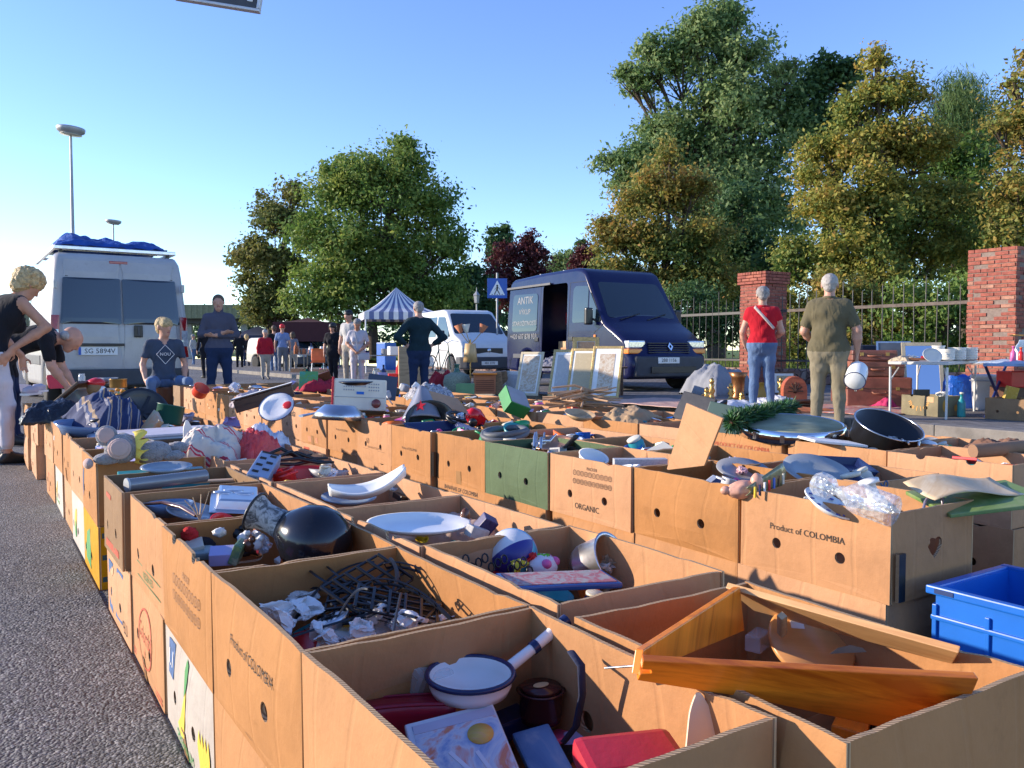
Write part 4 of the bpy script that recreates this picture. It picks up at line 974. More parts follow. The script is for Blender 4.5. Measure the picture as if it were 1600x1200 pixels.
def person(label,loc,rz,H=1.75,pose=None,top=None,legs=None,shoe=None,skin=None,hair=None,hairstyle='short',sleeve=.35,build=1.0,h=.016,face=True,group=None,hem=0,neckcol=None,capri=0,belly=0,breast=0,look=(0,0),fing=True,hood=None):
    """local frame: the person faces -y, right hand at -x, z up"""
    k=H/1.75;J=dict(hip=(0,0,.93),waist=(0,.01,1.10),chest=(0,.01,1.30),neck=(0,.015,1.475),head=(0,-.01,1.635),
        shR=(-.178,.01,1.405),shL=(.178,.01,1.405),elR=(-.245,.03,1.13),elL=(.245,.03,1.13),wrR=(-.255,-.05,.88),wrL=(.255,-.05,.88),
        hR=(-.088,0,.91),hL=(.088,0,.91),knR=(-.10,-.02,.50),knL=(.10,-.02,.50),anR=(-.105,.02,.085),anL=(.105,.02,.085),toR=(-.125,-.15,.035),toL=(.125,-.15,.035))
    handR=(0,-.1,-1);handL=(0,-.1,-1);curl=.5
    pose=dict(pose or {});handR=pose.pop('handR',handR);handL=pose.pop('handL',handL);curl=pose.pop('curl',curl);up=np.array(pose.pop('up',(0,0,1)),float);fw=np.array(pose.pop('fw',(0,-1,0)),float)
    J.update(pose);J={a:np.array(b,float)*k for a,b in J.items()}
    top=top or BLACKT;legs=legs or DENIM;shoe=shoe or SHOE;skin=skin or SKIN;mats=[skin,top,legs,shoe,LIP]
    if hood:mats.append(hood)
    P=[];B=build
    def cap(a,b,ra,rb,m,kk=.03,fd=(0,1,0),fl=1.0):P.append((np.array(a,float),np.array(b,float),ra*k,rb*k,m,kk*k,fd,fl))
    sv=J['shL']-J['shR'];sx=sv/np.linalg.norm(sv);tz=J['neck']-J['hip'];tz/=np.linalg.norm(tz);fdt=np.cross(sx,tz);
    sg=fdt
    cap(J['hip']-sx*.055*k,J['hip']+sx*.055*k,.135*B,.135*B,9,.04,fdt,1.22)
    cap(J['hip']+tz*.03*k,J['waist'],.150*B,.140*B,9,.05,fdt,1.28)
    cap(J['waist'],J['chest'],.138*B,.155*B,1,.05,fdt,1.32)
    cap(J['chest']-sx*.05*k,J['chest']+sx*.05*k+tz*.02*k,.145*B,.145*B,1,.05,fdt,1.35)
    cap(J['shR']*.9+J['shL']*.1,J['shL']*.9+J['shR']*.1,.068*B,.068*B,1,.06)
    if hem:cap(J['hip']-tz*hem*.6*k-sx*.055*k,J['hip']-tz*hem*.6*k+sx*.055*k,.142*B,.142*B,9,.04,fdt,1.2)
    if belly:cap(J['waist']-fdt*.0*k,J['waist']+np.array(fw)*.07*k*belly,.125*B,.125*B,1,.07)
    if breast:
        for q in (-1,1):cap(J['chest']+sx*q*.075*k+fw*.10*k-tz*.03*k,J['chest']+sx*q*.075*k+fw*.115*k-tz*.05*k,.06,.055,1,.05)
    nk=J['neck'];hd=J['head'];
    cap(nk-tz*.04*k,nk*.35+hd*.65,.060,.055,0 if not neckcol else 1,.03)
    if neckcol:cap(nk-tz*.03*k,nk+(hd-nk)*.35,.073,.070,1,.02);cap(nk+(hd-nk)*.4,nk*.3+hd*.7,.056,.055,0,.015)
    fw=fw/np.linalg.norm(fw);up=up/np.linalg.norm(up);rt=np.cross(fw,up);rt/=np.linalg.norm(rt);up=np.cross(rt,fw)
    def hp(x,y,z):return hd+(rt*x+fw*y+up*z)*k  # head space: x right, y forward, z up
    cap(hp(0,-.022,.035),hp(0,.012,.03),.092,.088,0,.03,rt,1.16)
    cap(hp(0,.03,-.02),hp(0,.05,-.075),.066,.048,0,.04,rt,1.05)
    if face:
        cap(hp(0,.096,.012),hp(0,.115,-.022),.010,.015,0,.014);cap(hp(-.035,.083,.026),hp(.035,.083,.026),.014,.014,0,.02)
        for q in (-1,1):cap(hp(q*.083,-.008,.018),hp(q*.086,-.012,-.018),.026,.016,0,.008,rt,1.7)
        cap(hp(-.019,.090,-.055),hp(.019,.090,-.055),.009,.009,4,.008)
    for S in 'RL':
        q=-1 if S=='R' else 1
        sh,el,wr=J['sh'+S],J['el'+S],J['wr'+S]
        if sleeve>0:
            e1=sh+(el-sh)*min(1,sleeve*2);cap(sh,e1,.062*B,.057*B if sleeve<.5 else .052*B,1,.03)
            if sleeve>.5:cap(el,el+(wr-el)*(sleeve-.5)*2*.97,.052*B,.040*B,1,.02)
        cap(sh,el,.048*B,.040*B,0,.02);cap(el,el+(wr-el)*.35,.041*B,.042*B,0,.02);cap(el+(wr-el)*.35,wr,.042*B,.027,0,.02)
        hdv=np.array(handR if S=='R' else handL,float);hdv/=np.linalg.norm(hdv)
        pn=np.cross(hdv,np.cross(np.array([q,0,0.]),hdv));pn=pn/np.linalg.norm(pn)  # back of the hand looks outwards
        wd=np.cross(hdv,pn)  # across the knuckles
        if wd@np.array([0,-1.,0])<0:wd=-wd  # thumb side to the front
        cap(wr,wr+hdv*.075*k,.030,.036,0,.012,pn,1.9)
        if fing:
            for i,(o,l)in enumerate(((.030,.068),(.010,.078),(-.010,.072),(-.028,.056))):
                a=wr+(hdv*.088+wd*o)*k;m1=a+(hdv*math.cos(curl*.5)-pn*math.sin(curl*.5))*l*.55*k;b2=m1+(hdv*math.cos(curl*1.6)-pn*math.sin(curl*1.6))*l*.5*k
                cap(a,m1,.0095,.009,0,.004);cap(m1,b2,.009,.0075,0,.004)
            a=wr+(hdv*.03+wd*.030)*k;b2=a+(hdv*.6+wd*.6-pn*.3)*.05*k;cap(a,b2,.013,.011,0,.01);cap(b2,b2+(hdv*.9-pn*.35)*.032*k,.011,.009,0,.005)
        hj,kn,an,to=J['h'+S],J['kn'+S],J['an'+S],J['to'+S]
        c2=1-capri
        cap(hj,hj+(kn-hj)*.5,.095*B,.083*B,2,.04);cap(hj+(kn-hj)*.5,kn,.083*B,.062*B,2,.03);cap(kn,kn+(an-kn)*.35,.062*B,.060*B,2,.03);cap(kn+(an-kn)*.35,kn+(an-kn)*(.93*c2),.060*B,.054,2,.02)
        cap(kn,an,.040,.036,0,.01)
        cap(an+np.array([0,0,-.01])*k,to*.85+an*.15,.044,.036,3,.03);cap(an+(an-to)*.22*np.array([1,1,0])-np.array([0,0,.045])*k,to,.036,.034,3,.02)
    Vx,Fx,mi=sdf_mesh(P,h)
    cf=Vx[Fx].mean(1)-J['hip'];tt=cf@tz;near=np.linalg.norm(cf-tt[:,None]*tz,axis=1)<.27*k;line=(.03-hem*1.15)*k;mi=np.where((mi==9)|((mi==2)&near&(tt>line)),np.where(tt>line,1,2),mi)
    gv=np.zeros(len(Vx),bool);gv[Fx[(mi==1)|(mi==2)].ravel()]=True;w_=np.array([(noise.noise(V((p[0]*11+7*p[2],p[1]*11,p[2]*7)))+.6*noise.noise(V((p[0]*23-9*p[2],p[1]*23,p[2]*15))))if q else 0 for p,q in zip(Vx.tolist(),gv)]);ctr=np.stack([Vx[:,0]*0+J['waist'][0],Vx[:,1]*0+J['waist'][1],Vx[:,2]],1);dv=Vx-ctr;dv/=np.linalg.norm(dv,axis=1)[:,None]+1e-6;Vx=Vx+dv*(w_*.0085)[:,None]
    root=empty('person',loc,rz,label,'person',group)
    fast_mesh('body',Vx,Fx,mats,True,root,mi)
    if hair:
        Q=[]
        def hc(a,b,ra,rb,kk=.02):Q.append((hp(*a),hp(*b),ra*k,rb*k,0,kk*k,(0,1,0),1.0))
        if hairstyle=='short':hc((0,-.03,.052),(0,.005,.062),.096,.089);hc((0,-.05,.02),(0,-.055,-.02),.078,.060)
        elif hairstyle=='buzz':hc((0,-.026,.046),(0,.0,.056),.0925,.086);hc((0,-.045,.01),(0,-.05,-.02),.078,.062)
        elif hairstyle=='fringe':hc((0,-.030,.05),(0,.03,.066),.098,.080);hc((0,-.05,.02),(0,-.055,-.03),.082,.066);hc((-.05,.04,.05),(.04,.06,.055),.05,.05)
        elif hairstyle=='bald':hc((-.05,-.055,-.005),(.05,-.055,-.005),.050,.050);hc((-.078,-.02,.005),(-.07,-.05,.0),.024,.03);hc((.078,-.02,.005),(.07,-.05,.0),.024,.03)
        elif hairstyle=='bob':hc((0,-.03,.05),(0,.015,.064),.102,.092);hc((0,-.06,.03),(0,-.065,-.085),.095,.075);hc((-.08,-.02,.03),(-.085,.0,-.08),.04,.036);hc((.08,-.02,.03),(.085,.0,-.08),.04,.036)
        elif hairstyle=='curly':
            hc((0,-.03,.05),(0,.02,.07),.110,.098);hc((0,-.06,.03),(0,-.06,-.04),.095,.075)
            rr=random.Random(4)
            for i in range(46):
                u=V((rr.gauss(0,1),rr.gauss(-.3,1),rr.gauss(.5,.8))).normalized();p=(u.x*.105,u.y*.115-.02,u.z*.10+.05);
                if p[1]>.06 and p[2]<.06:continue
                hc(p,(p[0]*1.06,p[1]*1.06,p[2]*1.04),.028,.022,.01)
        elif hairstyle=='cap':hc((0,-.025,.06),(0,.005,.066),.096,.092);hc((0,.07,.062),(0,.15,.048),.05,.04)
        Vh,Fh,_=sdf_mesh(Q,min(h,.012));
        if hairstyle=='curly':Vh=Vh+np.array([noise.noise_vector(V(p)*38)*.012 for p in Vh.tolist()])
        elif hairstyle!='cap':Vh=Vh+np.array([noise.noise_vector(V(p)*60)*.004 for p in Vh.tolist()])
        fast_mesh('cap' if hairstyle=='cap' else 'hair',Vh,Fh,hair,True,root)
    if face:
        for q in (-1,1):
            m=MB();m.blob(hp(q*.033,.0835,.008),(.0125*k,.009*k,.008*k),0,2);m.build('eye',EYE,root)
            m=MB();m.tube([hp(q*.018,.093,.028),hp(q*.036,.091,.033),hp(q*.052,.078,.027)],.0045*k,5);m.build('eyebrow',hair if hair and hairstyle not in ('cap',)else HAIRBR,root)
    return root,J,k
def face_cam(p,turn=0):  # yaw that makes a person at p face the camera
    return math.atan2(-p.x,p.y)*-1*-1+turn if False else math.atan2(p.y-0,p.x-0)-PI/2+turn
PEOPLE=[]
# -- left: blond woman, black sleeveless top, white trousers, leaning forward with a hand on her hip
p=gd(-6,6.75)
r_,J_,k_=person('blond curly woman in black sleeveless top and white trousers, hand on hip',p,face_cam(p)+R(118),1.66,
    dict(hip=(0,.06,.93),waist=(0,.02,1.10),chest=(0,-.09,1.28),neck=(0,-.19,1.42),head=(0,-.285,1.54),shR=(-.185,-.13,1.38),shL=(.18,-.14,1.385),elR=(-.30,-.27,1.17),wrR=(-.215,-.03,.99),handR=(.1,.55,-.8),elL=(.23,-.16,1.10),wrL=(.2,-.33,.93),knR=(-.10,-.03,.5),knL=(.09,.0,.5),hR=(-.09,.06,.91),hL=(.09,.06,.91),
         anL=(.1,.08,.085),toL=(.12,-.09,.03),anR=(-.1,-.02,.085),toR=(-.12,-.19,.03),fw=(0,-.82,-.57),up=(0,-.5,.8),curl=.3),BLACKT,WHITET,SHOE,SKIN2,HAIRB,'curly',0,1.0,.011,capri=.16,breast=.6)
# black crossbody strap over her back
# -- bald man bending over the boxes behind her
p=gd(20,8.1)
person('bald older man in dark T-shirt bending down over the boxes next to the blond woman',p,face_cam(p)+R(78),1.72,
    dict(hip=(0,.10,.90),waist=(0,-.04,1.0),chest=(0,-.22,1.06),neck=(0,-.38,1.07),head=(0,-.52,1.045),shR=(-.19,-.33,1.05),shL=(.19,-.33,1.05),elR=(-.2,-.38,.78),elL=(.22,-.40,.76),wrR=(-.14,-.5,.58),wrL=(.15,-.52,.57),handR=(0,-.3,-1),handL=(0,-.3,-1),hR=(-.09,.1,.9),hL=(.09,.1,.9),knR=(-.1,.02,.48),knL=(.1,.02,.48),fw=(0,-.62,-.78),up=(0,-.8,.6)),BLACKT,DDENIM,SHOE,SKIN,HAIRW,'bald',.33,1.06,.013)
# -- young man sitting in front of the white van
p=gd(257,11.3)
sit,Js,ks=person('young fair haired man in printed slate T-shirt sitting in front of the white van',p,face_cam(p)+R(8),1.76,
    dict(hip=(0,.05,.50),waist=(0,.05,.68),chest=(0,.03,.88),neck=(0,.0,1.05),head=(0,-.03,1.215),shR=(-.185,.01,1.0),shL=(.185,.01,1.0),elR=(-.26,.06,.72),elL=(.27,.05,.72),wrR=(-.245,-.10,.51),wrL=(.25,-.06,.50),handR=(.1,-.75,-.5),handL=(0,-.4,-.8),hR=(-.1,.04,.49),hL=(.1,.04,.49),knR=(-.22,-.40,.50),knL=(.24,-.38,.50),anR=(-.2,-.38,.08),anL=(.22,-.36,.08),toR=(-.24,-.54,.035),toL=(.26,-.52,.035),fw=(.55,-.82,-.12)),NAVYT,DENIM,SHOE,SKIN,HAIRB,'fringe',.27,.94,.013)
pr=MB()
def tee(p):return (p[0],-.155*ks-.004-.0+.9*abs(p[0])**2,p[2])
for a,b in (((-.11,.86),(0,.985)),((0,.985),(.115,.86)),((.115,.86),(0,.73)),((0,.73),(-.11,.86))):
    A=V((a[0],-.118*ks,a[1]*ks));Bq=V((b[0],-.118*ks,b[1]*ks));pr.tube([A,A.lerp(Bq,.4),A.lerp(Bq,.6),Bq],.0035,4)
text_mb('NOU',.06,frame((0,-.121*ks,.86*ks),(1,0,0),(0,-1,0)),pr)
o_=pr.build('shirt_print',PAPER,sit)
m=MB();m.lathe([(.17,0),(.16,.40),(.17,.42),(.02,.43)],16);m.build('stool',BROWNP,None,loc=(p.x+.02,p.y+.06,0),label='low round stool under the sitting young man',cat='stool')
# -- man with crossed arms
p=gd(343,13.6)
person('man with crossed arms in grey fleece pullover standing right of the white van',p,face_cam(p)+R(4),1.80,
    dict(elR=(-.265,.0,1.14),elL=(.265,.0,1.14),wrR=(.06,-.185,1.17),wrL=(-.08,-.20,1.12),handR=(1,.12,.12),handL=(-1,.15,.12),knR=(-.12,-.02,.5),knL=(.12,-.02,.5),anR=(-.14,.02,.085),anL=(.15,.02,.085),toR=(-.17,-.15,.035),toL=(.19,-.15,.035),fw=(-.12,-1,-.05)),GREYF,DDENIM,SHOE,SKIN,HAIRBR,'buzz',.92,1.08,.013,hem=.03,neckcol=True)
# -- woman in black
p=gd(521,22.8)
person('black haired woman in black V neck top and leggings, looking down at the boxes',p,face_cam(p)+R(-14),1.64,dict(head=(0,-.045,1.62),fw=(-.2,-.92,-.35),up=(0,-.35,.9),wrR=(-.26,-.03,.88),knR=(-.075,-.02,.5),knL=(.075,-.02,.5),anR=(-.075,.02,.085),anL=(.075,.02,.085)),BLACKT,BLACKT,SHOE,SKIN,HAIRK,'bob',.36,1.12,.016,hem=.10,breast=1)
# -- woman in white, hands together
p=gd(559,19.6)
ww,Jw,kw=person('grey haired woman all in white with a pale handbag, hands folded, looking down',p,face_cam(p)+R(-5),1.64,dict(head=(0,-.05,1.615),fw=(-.12,-.9,-.42),up=(0,-.4,.9),elR=(-.265,.02,1.14),elL=(.265,.02,1.14),wrR=(-.04,-.21,.94),wrL=(.05,-.21,.93),handR=(.7,-.2,-.5),handL=(-.7,-.2,-.5),curl=.8),WHITET,WHITET,SHOEW,SKIN2,HAIRG,'short',.34,1.02,.015,breast=1)
bg_=MB();bg_.box((0,0,0),(.27,.07,.16));bag=bg_.build('handbag',pm('pale grey leather',(.45,.47,.50),.5),None,label='pale grey handbag hanging at the thigh of the woman in white',cat='handbag',bevel=.02)
bag.matrix_world=T(p)@Matrix.Rotation(face_cam(p)-R(5),4,'Z')@T(.16,-.20,.76)
sp=MB();sp.tube([(-.12,0,.07),(-.17,.02,.4),(-.24,.13,.66),(-.2,.2,.70)],.007,5);sp.build('strap',GREYP,bag)
# -- tall man in light T-shirt behind her
p=gd(547,21.2)
person('tall dark haired man in light grey T-shirt standing behind the woman in white',p,face_cam(p)+R(-32),1.90,dict(head=(0,-.04,1.63),fw=(-.35,-.9,-.3)),LGREY,BEIGE,SHOE,SKIN,HAIRK,'short',.33,1.1,.016)
# -- man seen from behind, hands on hips
p=gd(655,14.7)
person('grey haired man in dark teal jumper seen from behind with both hands on his hips',p,face_cam(p)+PI+R(16),1.76,dict(elR=(-.42,.10,1.14),elL=(.42,.10,1.14),wrR=(-.22,.02,.99),wrL=(.22,.02,.99),handR=(.5,-.55,-.5),handL=(-.5,-.55,-.5),head=(0,-.03,1.63),fw=(.1,-.95,-.2),curl=.6),DARKGREEN,DDENIM,SHOE,SKIN,HAIRG,'buzz',.86,1.14,.014,hem=.05)
# -- two shoppers on the right, seen from behind
p=gd(1190,11.3,.12)
wr_,Jr,kr=person('woman in red T-shirt and blue jeans seen from behind, arms in front of her',p,face_cam(p)+PI+R(2),1.64,dict(elR=(-.265,-.0,1.12),elL=(.27,.0,1.12),wrR=(-.16,-.20,1.02),wrL=(.235,-.15,.92),handR=(.6,-.6,0),handL=(-.2,-.7,-.5),head=(0,-.02,1.63),knR=(-.10,-.02,.5),knL=(.10,-.02,.5),anR=(-.13,.02,.085),anL=(.12,.02,.085),hip=(0,.02,.93),fw=(.1,-1,-.25)),REDT,DENIM,SHOEW,SKIN,HAIRG,'short',.16,1.17,.011)
m=MB();pts=[]
for i in range(15):
    t=i/14;x=-.155+.27*t;z=1.16+.315*t;pts.append((x,.1+.055*math.sin(PI*(.15+.75*t))+.018,z))
m.sheet(lambda a,b:(pts[min(14,int(a*14+.01))][0]+.017*(b-.5)*-1.2,pts[min(14,int(a*14+.01))][1]+.012,pts[min(14,int(a*14+.01))][2]+.022*(b-.5)*1.6),14,2,th=.004)
st=m.build('shoulder_belt',pm('pale woven strap',(.50,.42,.38),.8),None,label='pale woven bag strap running across the back of the woman in red',cat='strap');st.matrix_world=T(p)@Matrix.Rotation(face_cam(p)+PI+R(2),4,'Z')@Matrix.Scale(kr,4)
p=gd(1294,9.75,.0)
mo,Jm,km=person('stout white haired man in olive polo shirt seen from behind, holding a jug',p,face_cam(p)+PI+R(-4),1.79,dict(elR=(-.30,.02,1.12),elL=(.27,-.02,1.12),wrR=(-.30,-.03,.87),wrL=(.18,-.20,.98),handR=(.05,-.05,-1),handL=(-.5,-.7,0),knR=(-.11,-.02,.50),knL=(.11,-.02,.50),anR=(-.13,.03,.085),anL=(.13,.0,.085),curl=1.1,head=(0,-.01,1.635)),OLIVE,KHAKI,SHOE,SKIN,HAIRW,'buzz',.34,1.20,.010,belly=.8,hem=.06)
# clothing details of the two shoppers seen from behind
def on_back(root,k,pockets,pm_,collar,cm,cz):
    m=MB();m.tube([(.072*math.cos(a),.018+.066*math.sin(a),cz+.010*math.sin(a))for a in [i*2*PI/24 for i in range(24)]],.011,8,closed=True,flat=1.5);m.v=[(a*k,b*k,c*k)for a,b,c in m.v];m.build('collar',cm,root)
on_back(wr_,kr,(.085,.165,.88),DENIM,None,REDT,1.475);on_back(mo,km,(.088,.168,.86),KHAKI,None,OLIVE,1.49)
# swap: the jug hangs from his right hand, which is at the right of the picture
Mm=T(p)@Matrix.Rotation(face_cam(p)+PI-R(4),4,'Z')@Matrix.Scale(km,4)
jg=empty('enamel_jug',(0,0,0),0,'white enamel jug hanging bottom up from the hand of the man in olive','jug')
hx=V((-.302,-.045,.775));Mj=frame((-.30,.085,.615),(1,0,0),(.10,.84,-.48))
m=MB();m.bowl([(0,.115),(.105,.115),(.112,.108),(.112,-.09),(.100,-.14),(.103,-.145),(.094,-.14),(.104,-.08),(.10,.10),(0,.10)],28,Mj);m.build('jug_body',ENAMEL,jg)
m=MB();m.tube([Mj@V((.113*math.cos(a),.113*math.sin(a),.113))for a in [i*2*PI/28 for i in range(28)]],.0045,6,closed=True);m.build('jug_rim',NAVY,jg)
m=MB();m.tube([Mj@V((0,.10,.075)),Mj@V((-.0,.17,.06)),hx+V((0,.02,.01)),hx+V((0,-.0,-.03)),Mj@V((.0,.165,-.06)),Mj@V((0,.1,-.07))],.013,8,flat=.6);m.build('jug_handle',ENAMEL,jg)
jg.matrix_world=Mm
# -- people farther down the street
for (px,d,lb,rz,H,kw_)in [
    (415,25.7,'white haired old woman in red jacket and pale trousers walking in the street',10,1.52,dict(top=REDJ,legs=BEIGE,hair=HAIRW,hairstyle='short',sleeve=.9,build=1.15,hem=.06)),
    (442,31,'man in light blue T-shirt and red cap seen from behind with a diagonal strap',172,1.84,dict(top=LBLUE,legs=GREYT,hair=REDP,hairstyle='cap',sleeve=.3,shoe=SHOEW)),
    (429,32,'dark dressed man walking beside the man in light blue',190,1.82,dict(top=BLACKT,legs=DENIM,hair=HAIRBR,hairstyle='short',sleeve=.35,shoe=SHOEW)),
    (375,38,'person in black clothes seen from behind, farther up the street',180,1.76,dict(top=BLACKT,legs=BLACKT,hair=HAIRK,hairstyle='short',sleeve=.9)),
    (386,41,'fair haired person in black next to the other one in black',175,1.66,dict(top=BLACKT,legs=DDENIM,hair=HAIRB,hairstyle='bob',sleeve=.9)),
    (303,45,'distant grey haired man in pale jacket by the white van corner',60,1.72,dict(top=LGREY,legs=DENIM,hair=HAIRG,hairstyle='short',sleeve=.9)),
    (322,27,'dark clothed person half hidden behind the man with crossed arms',200,1.72,dict(top=BLACKT,legs=BLACKT,hair=HAIRK,hairstyle='short',sleeve=.9)),
    (397,50,'far woman in red by the tent poles',30,1.62,dict(top=REDT,legs=DDENIM,hair=HAIRBR,hairstyle='bob',sleeve=.35)),
    (458,34,'woman in patterned blouse right of the man in light blue',170,1.62,dict(top=PATT,legs=BEIGE,hair=HAIRBR,hairstyle='bob',sleeve=.4))]:
    p=gd(px,d);s_=random.Random(px)
    person(lb,p,face_cam(p)+R(rz),H,dict(knR=(-.1,-.06,.5),knL=(.1,.02,.5),anR=(-.1,-.08,.085),toR=(-.12,-.25,.04),anL=(.1,.12,.085),toL=(.12,-.04,.035)),h=.022,fing=False,**kw_)
# man in dark sitting on the ground by the stall
p=gd(632,20.5)
person('person in black trousers crouching among the goods left of the man with hands on hips',p,face_cam(p)+R(60),1.7,dict(hip=(0,.1,.30),waist=(0,.1,.46),chest=(0,.02,.66),neck=(0,-.06,.80),head=(0,-.12,.94),shR=(-.185,-.0,.78),shL=(.185,-.0,.78),elR=(-.25,-.16,.56),elL=(.25,-.16,.56),wrR=(-.15,-.36,.5),wrL=(.15,-.36,.5),hR=(-.09,.08,.28),hL=(.09,.08,.28),knR=(-.14,-.33,.42),knL=(.14,-.33,.42),anR=(-.13,-.12,.085),anL=(.13,-.12,.085),toR=(-.15,-.28,.035),toL=(.15,-.28,.035)),REDJ,BLACKT,SHOE,SKIN,HAIRBR,'short',.9,1.0,.018,fing=False)
m=MB();m.box((0,0,.09),(.34,.3,.17));m.build('small_crate',DARKWOOD,None,loc=(p.x+.05,p.y+.06,0),label='small dark crate under the crouching person',cat='crate',bevel=.01)
# ------------------------------------------------------------------ cardboard banana boxes
BH=.245;RIM=.49;TH=.0075
def circle(cx,cy,r,n=16,sy=1):return [(cx+r*math.cos(2*PI*i/n),cy+r*sy*math.sin(2*PI*i/n))for i in range(n)]
def box_mesh(seed,Lx=.405,Ly=.515,H=BH,holes=True,notch=False,near='oval',slump=1.0,handle=True):
    """open cardboard box, origin at the middle of its bottom; long walls at x=+-Lx/2"""
    r=random.Random(seed);m=MB();info={}
    bul=[r.uniform(.002,.012)*slump for _ in range(4)];lean=[r.uniform(-.012,.006)*slump for _ in range(4)];ph=r.uniform(0,9)
    def wall(side,ln,hol,top_n,k):
        hw=ln/2;N=16
        rimz=[H+.0016*noise.noise(V((i*.55+ph,k*3.1,0)))*slump*1.3-(.0)for i in range(N+1)]
        if r.random()<.25*slump:j=r.randrange(2,N-2);rimz[j]-=r.uniform(.003,.009)
        outer=[(-hw,0),(hw,0)];top=[]
        for i in range(N,-1,-1):
            s=-hw+ln*i/N;top.append((s,rimz[i]))
        for c in top_n:  # half round bites in the top edge
            top=[t for t in top if abs(t[0]-c)>.024];
            bite=[(c+.021*math.cos(a),H-.001-.017*math.sin(a))for a in [PI*i/6 for i in range(7)]]
            bite=[(c+.021,H-.001)]+bite[1:-1]+[(c-.021,H-.001)]
            ins=next((i for i,t in enumerate(top)if t[0]<c),len(top));top=top[:ins]+bite+top[ins:]
        outer+=top
        v2,f2=tess(outer,hol,.045)
        def P(s,z,o):
            t=max(0,1-(2*s/ln)**2);q=bul[k]*t*math.sin(PI*min(1,z/H*.9))+lean[k]*t*(z/H)**2+.0032*slump*noise.noise(V((s*8,z*8,k+ph)))
            d=o+q
            if side==0:return V((-(Lx/2)-d+TH*0,-s,z))  # left, seen from -x: s runs towards -y
            if side==1:return V((Lx/2+d,s,z))
            if side==2:return V((s,-(Ly/2)-d,z))
            return V((-s,Ly/2+d,z))
        info[side]=P
        n=len(outer);nh=sum(len(h)for h in hol)
        A=[P(p[0],p[1],0)for p in v2];B=[P(p[0],p[1],-TH)for p in v2]
        m.add(A,f2,0);m.add(B,[tuple(reversed(f))for f in f2],0)
        m.add(A[:n]+B[:n],[(i,n+i,n+(i+1)%n,(i+1)%n)for i in range(n)],1)
        b=n
        for h in hol:
            c=len(h);m.add(A[b:b+c]+B[b:b+c],[((i+1)%c,c+(i+1)%c,c+i,i)for i in range(c)],1);b+=c
    zz=r.uniform(.085,.105)
    lh=[circle(-.115,zz,.0165),circle(.105,zz,.0165)]if holes else []
    wall(0,Ly,lh,[-.11,.10]if notch else [],0);wall(1,Ly,[list(h)for h in lh],[],1)
    sw=Lx-2*TH
    nh={'oval':[rrect(-.045,.125,.045,.162,.0175)],'heart':[[(0,.102),(.020,.118),(.034,.136),(.034,.150),(.022,.160),(.010,.160),(0,.156),(-.010,.160),(-.022,.160),(-.034,.150),(-.034,.136),(-.020,.118)]],'none':[]}[near]
    wall(2,sw,nh,[],2);wall(3,sw,[list(h)for h in nh],[],3)
    m.box((0,0,.009),(Lx-2*TH,Ly-2*TH,.008))
    return m,info
BOXV=[]
_specs=[dict(holes=True,near='oval'),dict(holes=True,near='none',notch=True),dict(holes=True,near='heart'),dict(holes=True,near='none'),dict(holes=False,near='oval',notch=True),dict(holes=True,near='oval',slump=1.8)]
BOXI=[]
for i,s_ in enumerate(_specs):
    mb,inf=box_mesh(100+i,**s_);o=mb.build('cardboard_box',[CB,EDGE]);BOXV.append(o.data);BOXI.append(inf);bpy.data.objects.remove(o)
NB=0
def put_box(x,y,z,what,var=0,rz=0,mat=None,lower=False,sc=(1,1,1),label=None,group=None):
    """x, y = middle of the box; what = phrase naming what it holds"""
    global NB
    me=BOXV[var]
    if mat is not None:
        key=(var,mat.name)
        if key not in MATS:
            me2=me.copy();me2.materials[0]=mat;MATS[key]=me2
        me=MATS[key]
    o=bpy.data.objects.new('cardboard_box',me);COL.objects.link(o);o.location=(x,y,z);o.rotation_euler=(0,0,rz);o.scale=sc;NB+=1
    lb=label or (('lower cardboard box under the box with ' if lower else 'open cardboard box holding ')+what)
    tag(o,lb,'box',group or ('lower boxes of the stacks' if lower else 'open boxes of flea market goods'))
    o['var']=var
    return o
def wall_text(o,lines,mat,side=0,name='printed_text'):
    """lines: (text, size, s, z) printed on a wall of the box; side 0 = left wall"""
    P=BOXI[o['var']][side];mb=MB()
    for (t,sz,s,z)in lines:
        text_mb(t,sz,Matrix.Identity(4),mb,fn=lambda p:P(s+p.x,z+p.y,.0016))
    return mb.build(name,mat,o)
def wall_shapes(o,polys,mat,side=0,name='printed_mark',lift=.0016):
    P=BOXI[o['var']][side];mb=MB()
    for q in polys:
        v2,f2=tess(q,(),.03);mb.add([P(p[0],p[1],lift)for p in v2],f2)
    return mb.build(name,mat,o)
def ring(cx,cy,r,w,n=18,sy=1):
    return [[(cx+r*math.cos(a),cy+sy*r*math.sin(a)),(cx+r*math.cos(b),cy+sy*r*math.sin(b)),(cx+(r-w)*math.cos(b),cy+sy*(r-w)*math.sin(b)),(cx+(r-w)*math.cos(a),cy+sy*(r-w)*math.sin(a))][::-1]for a,b in [(2*PI*i/n,2*PI*(i+1)/n)for i in range(n)]]
def wall_quads(o,quads,mat,side=0,name='printed_mark',lift=.0016):
    P=BOXI[o['var']][side];mb=MB()
    for q in quads:mb.add([P(p[0],p[1],lift)for p in q],[(3,2,1,0)])
    return mb.build(name,mat,o)
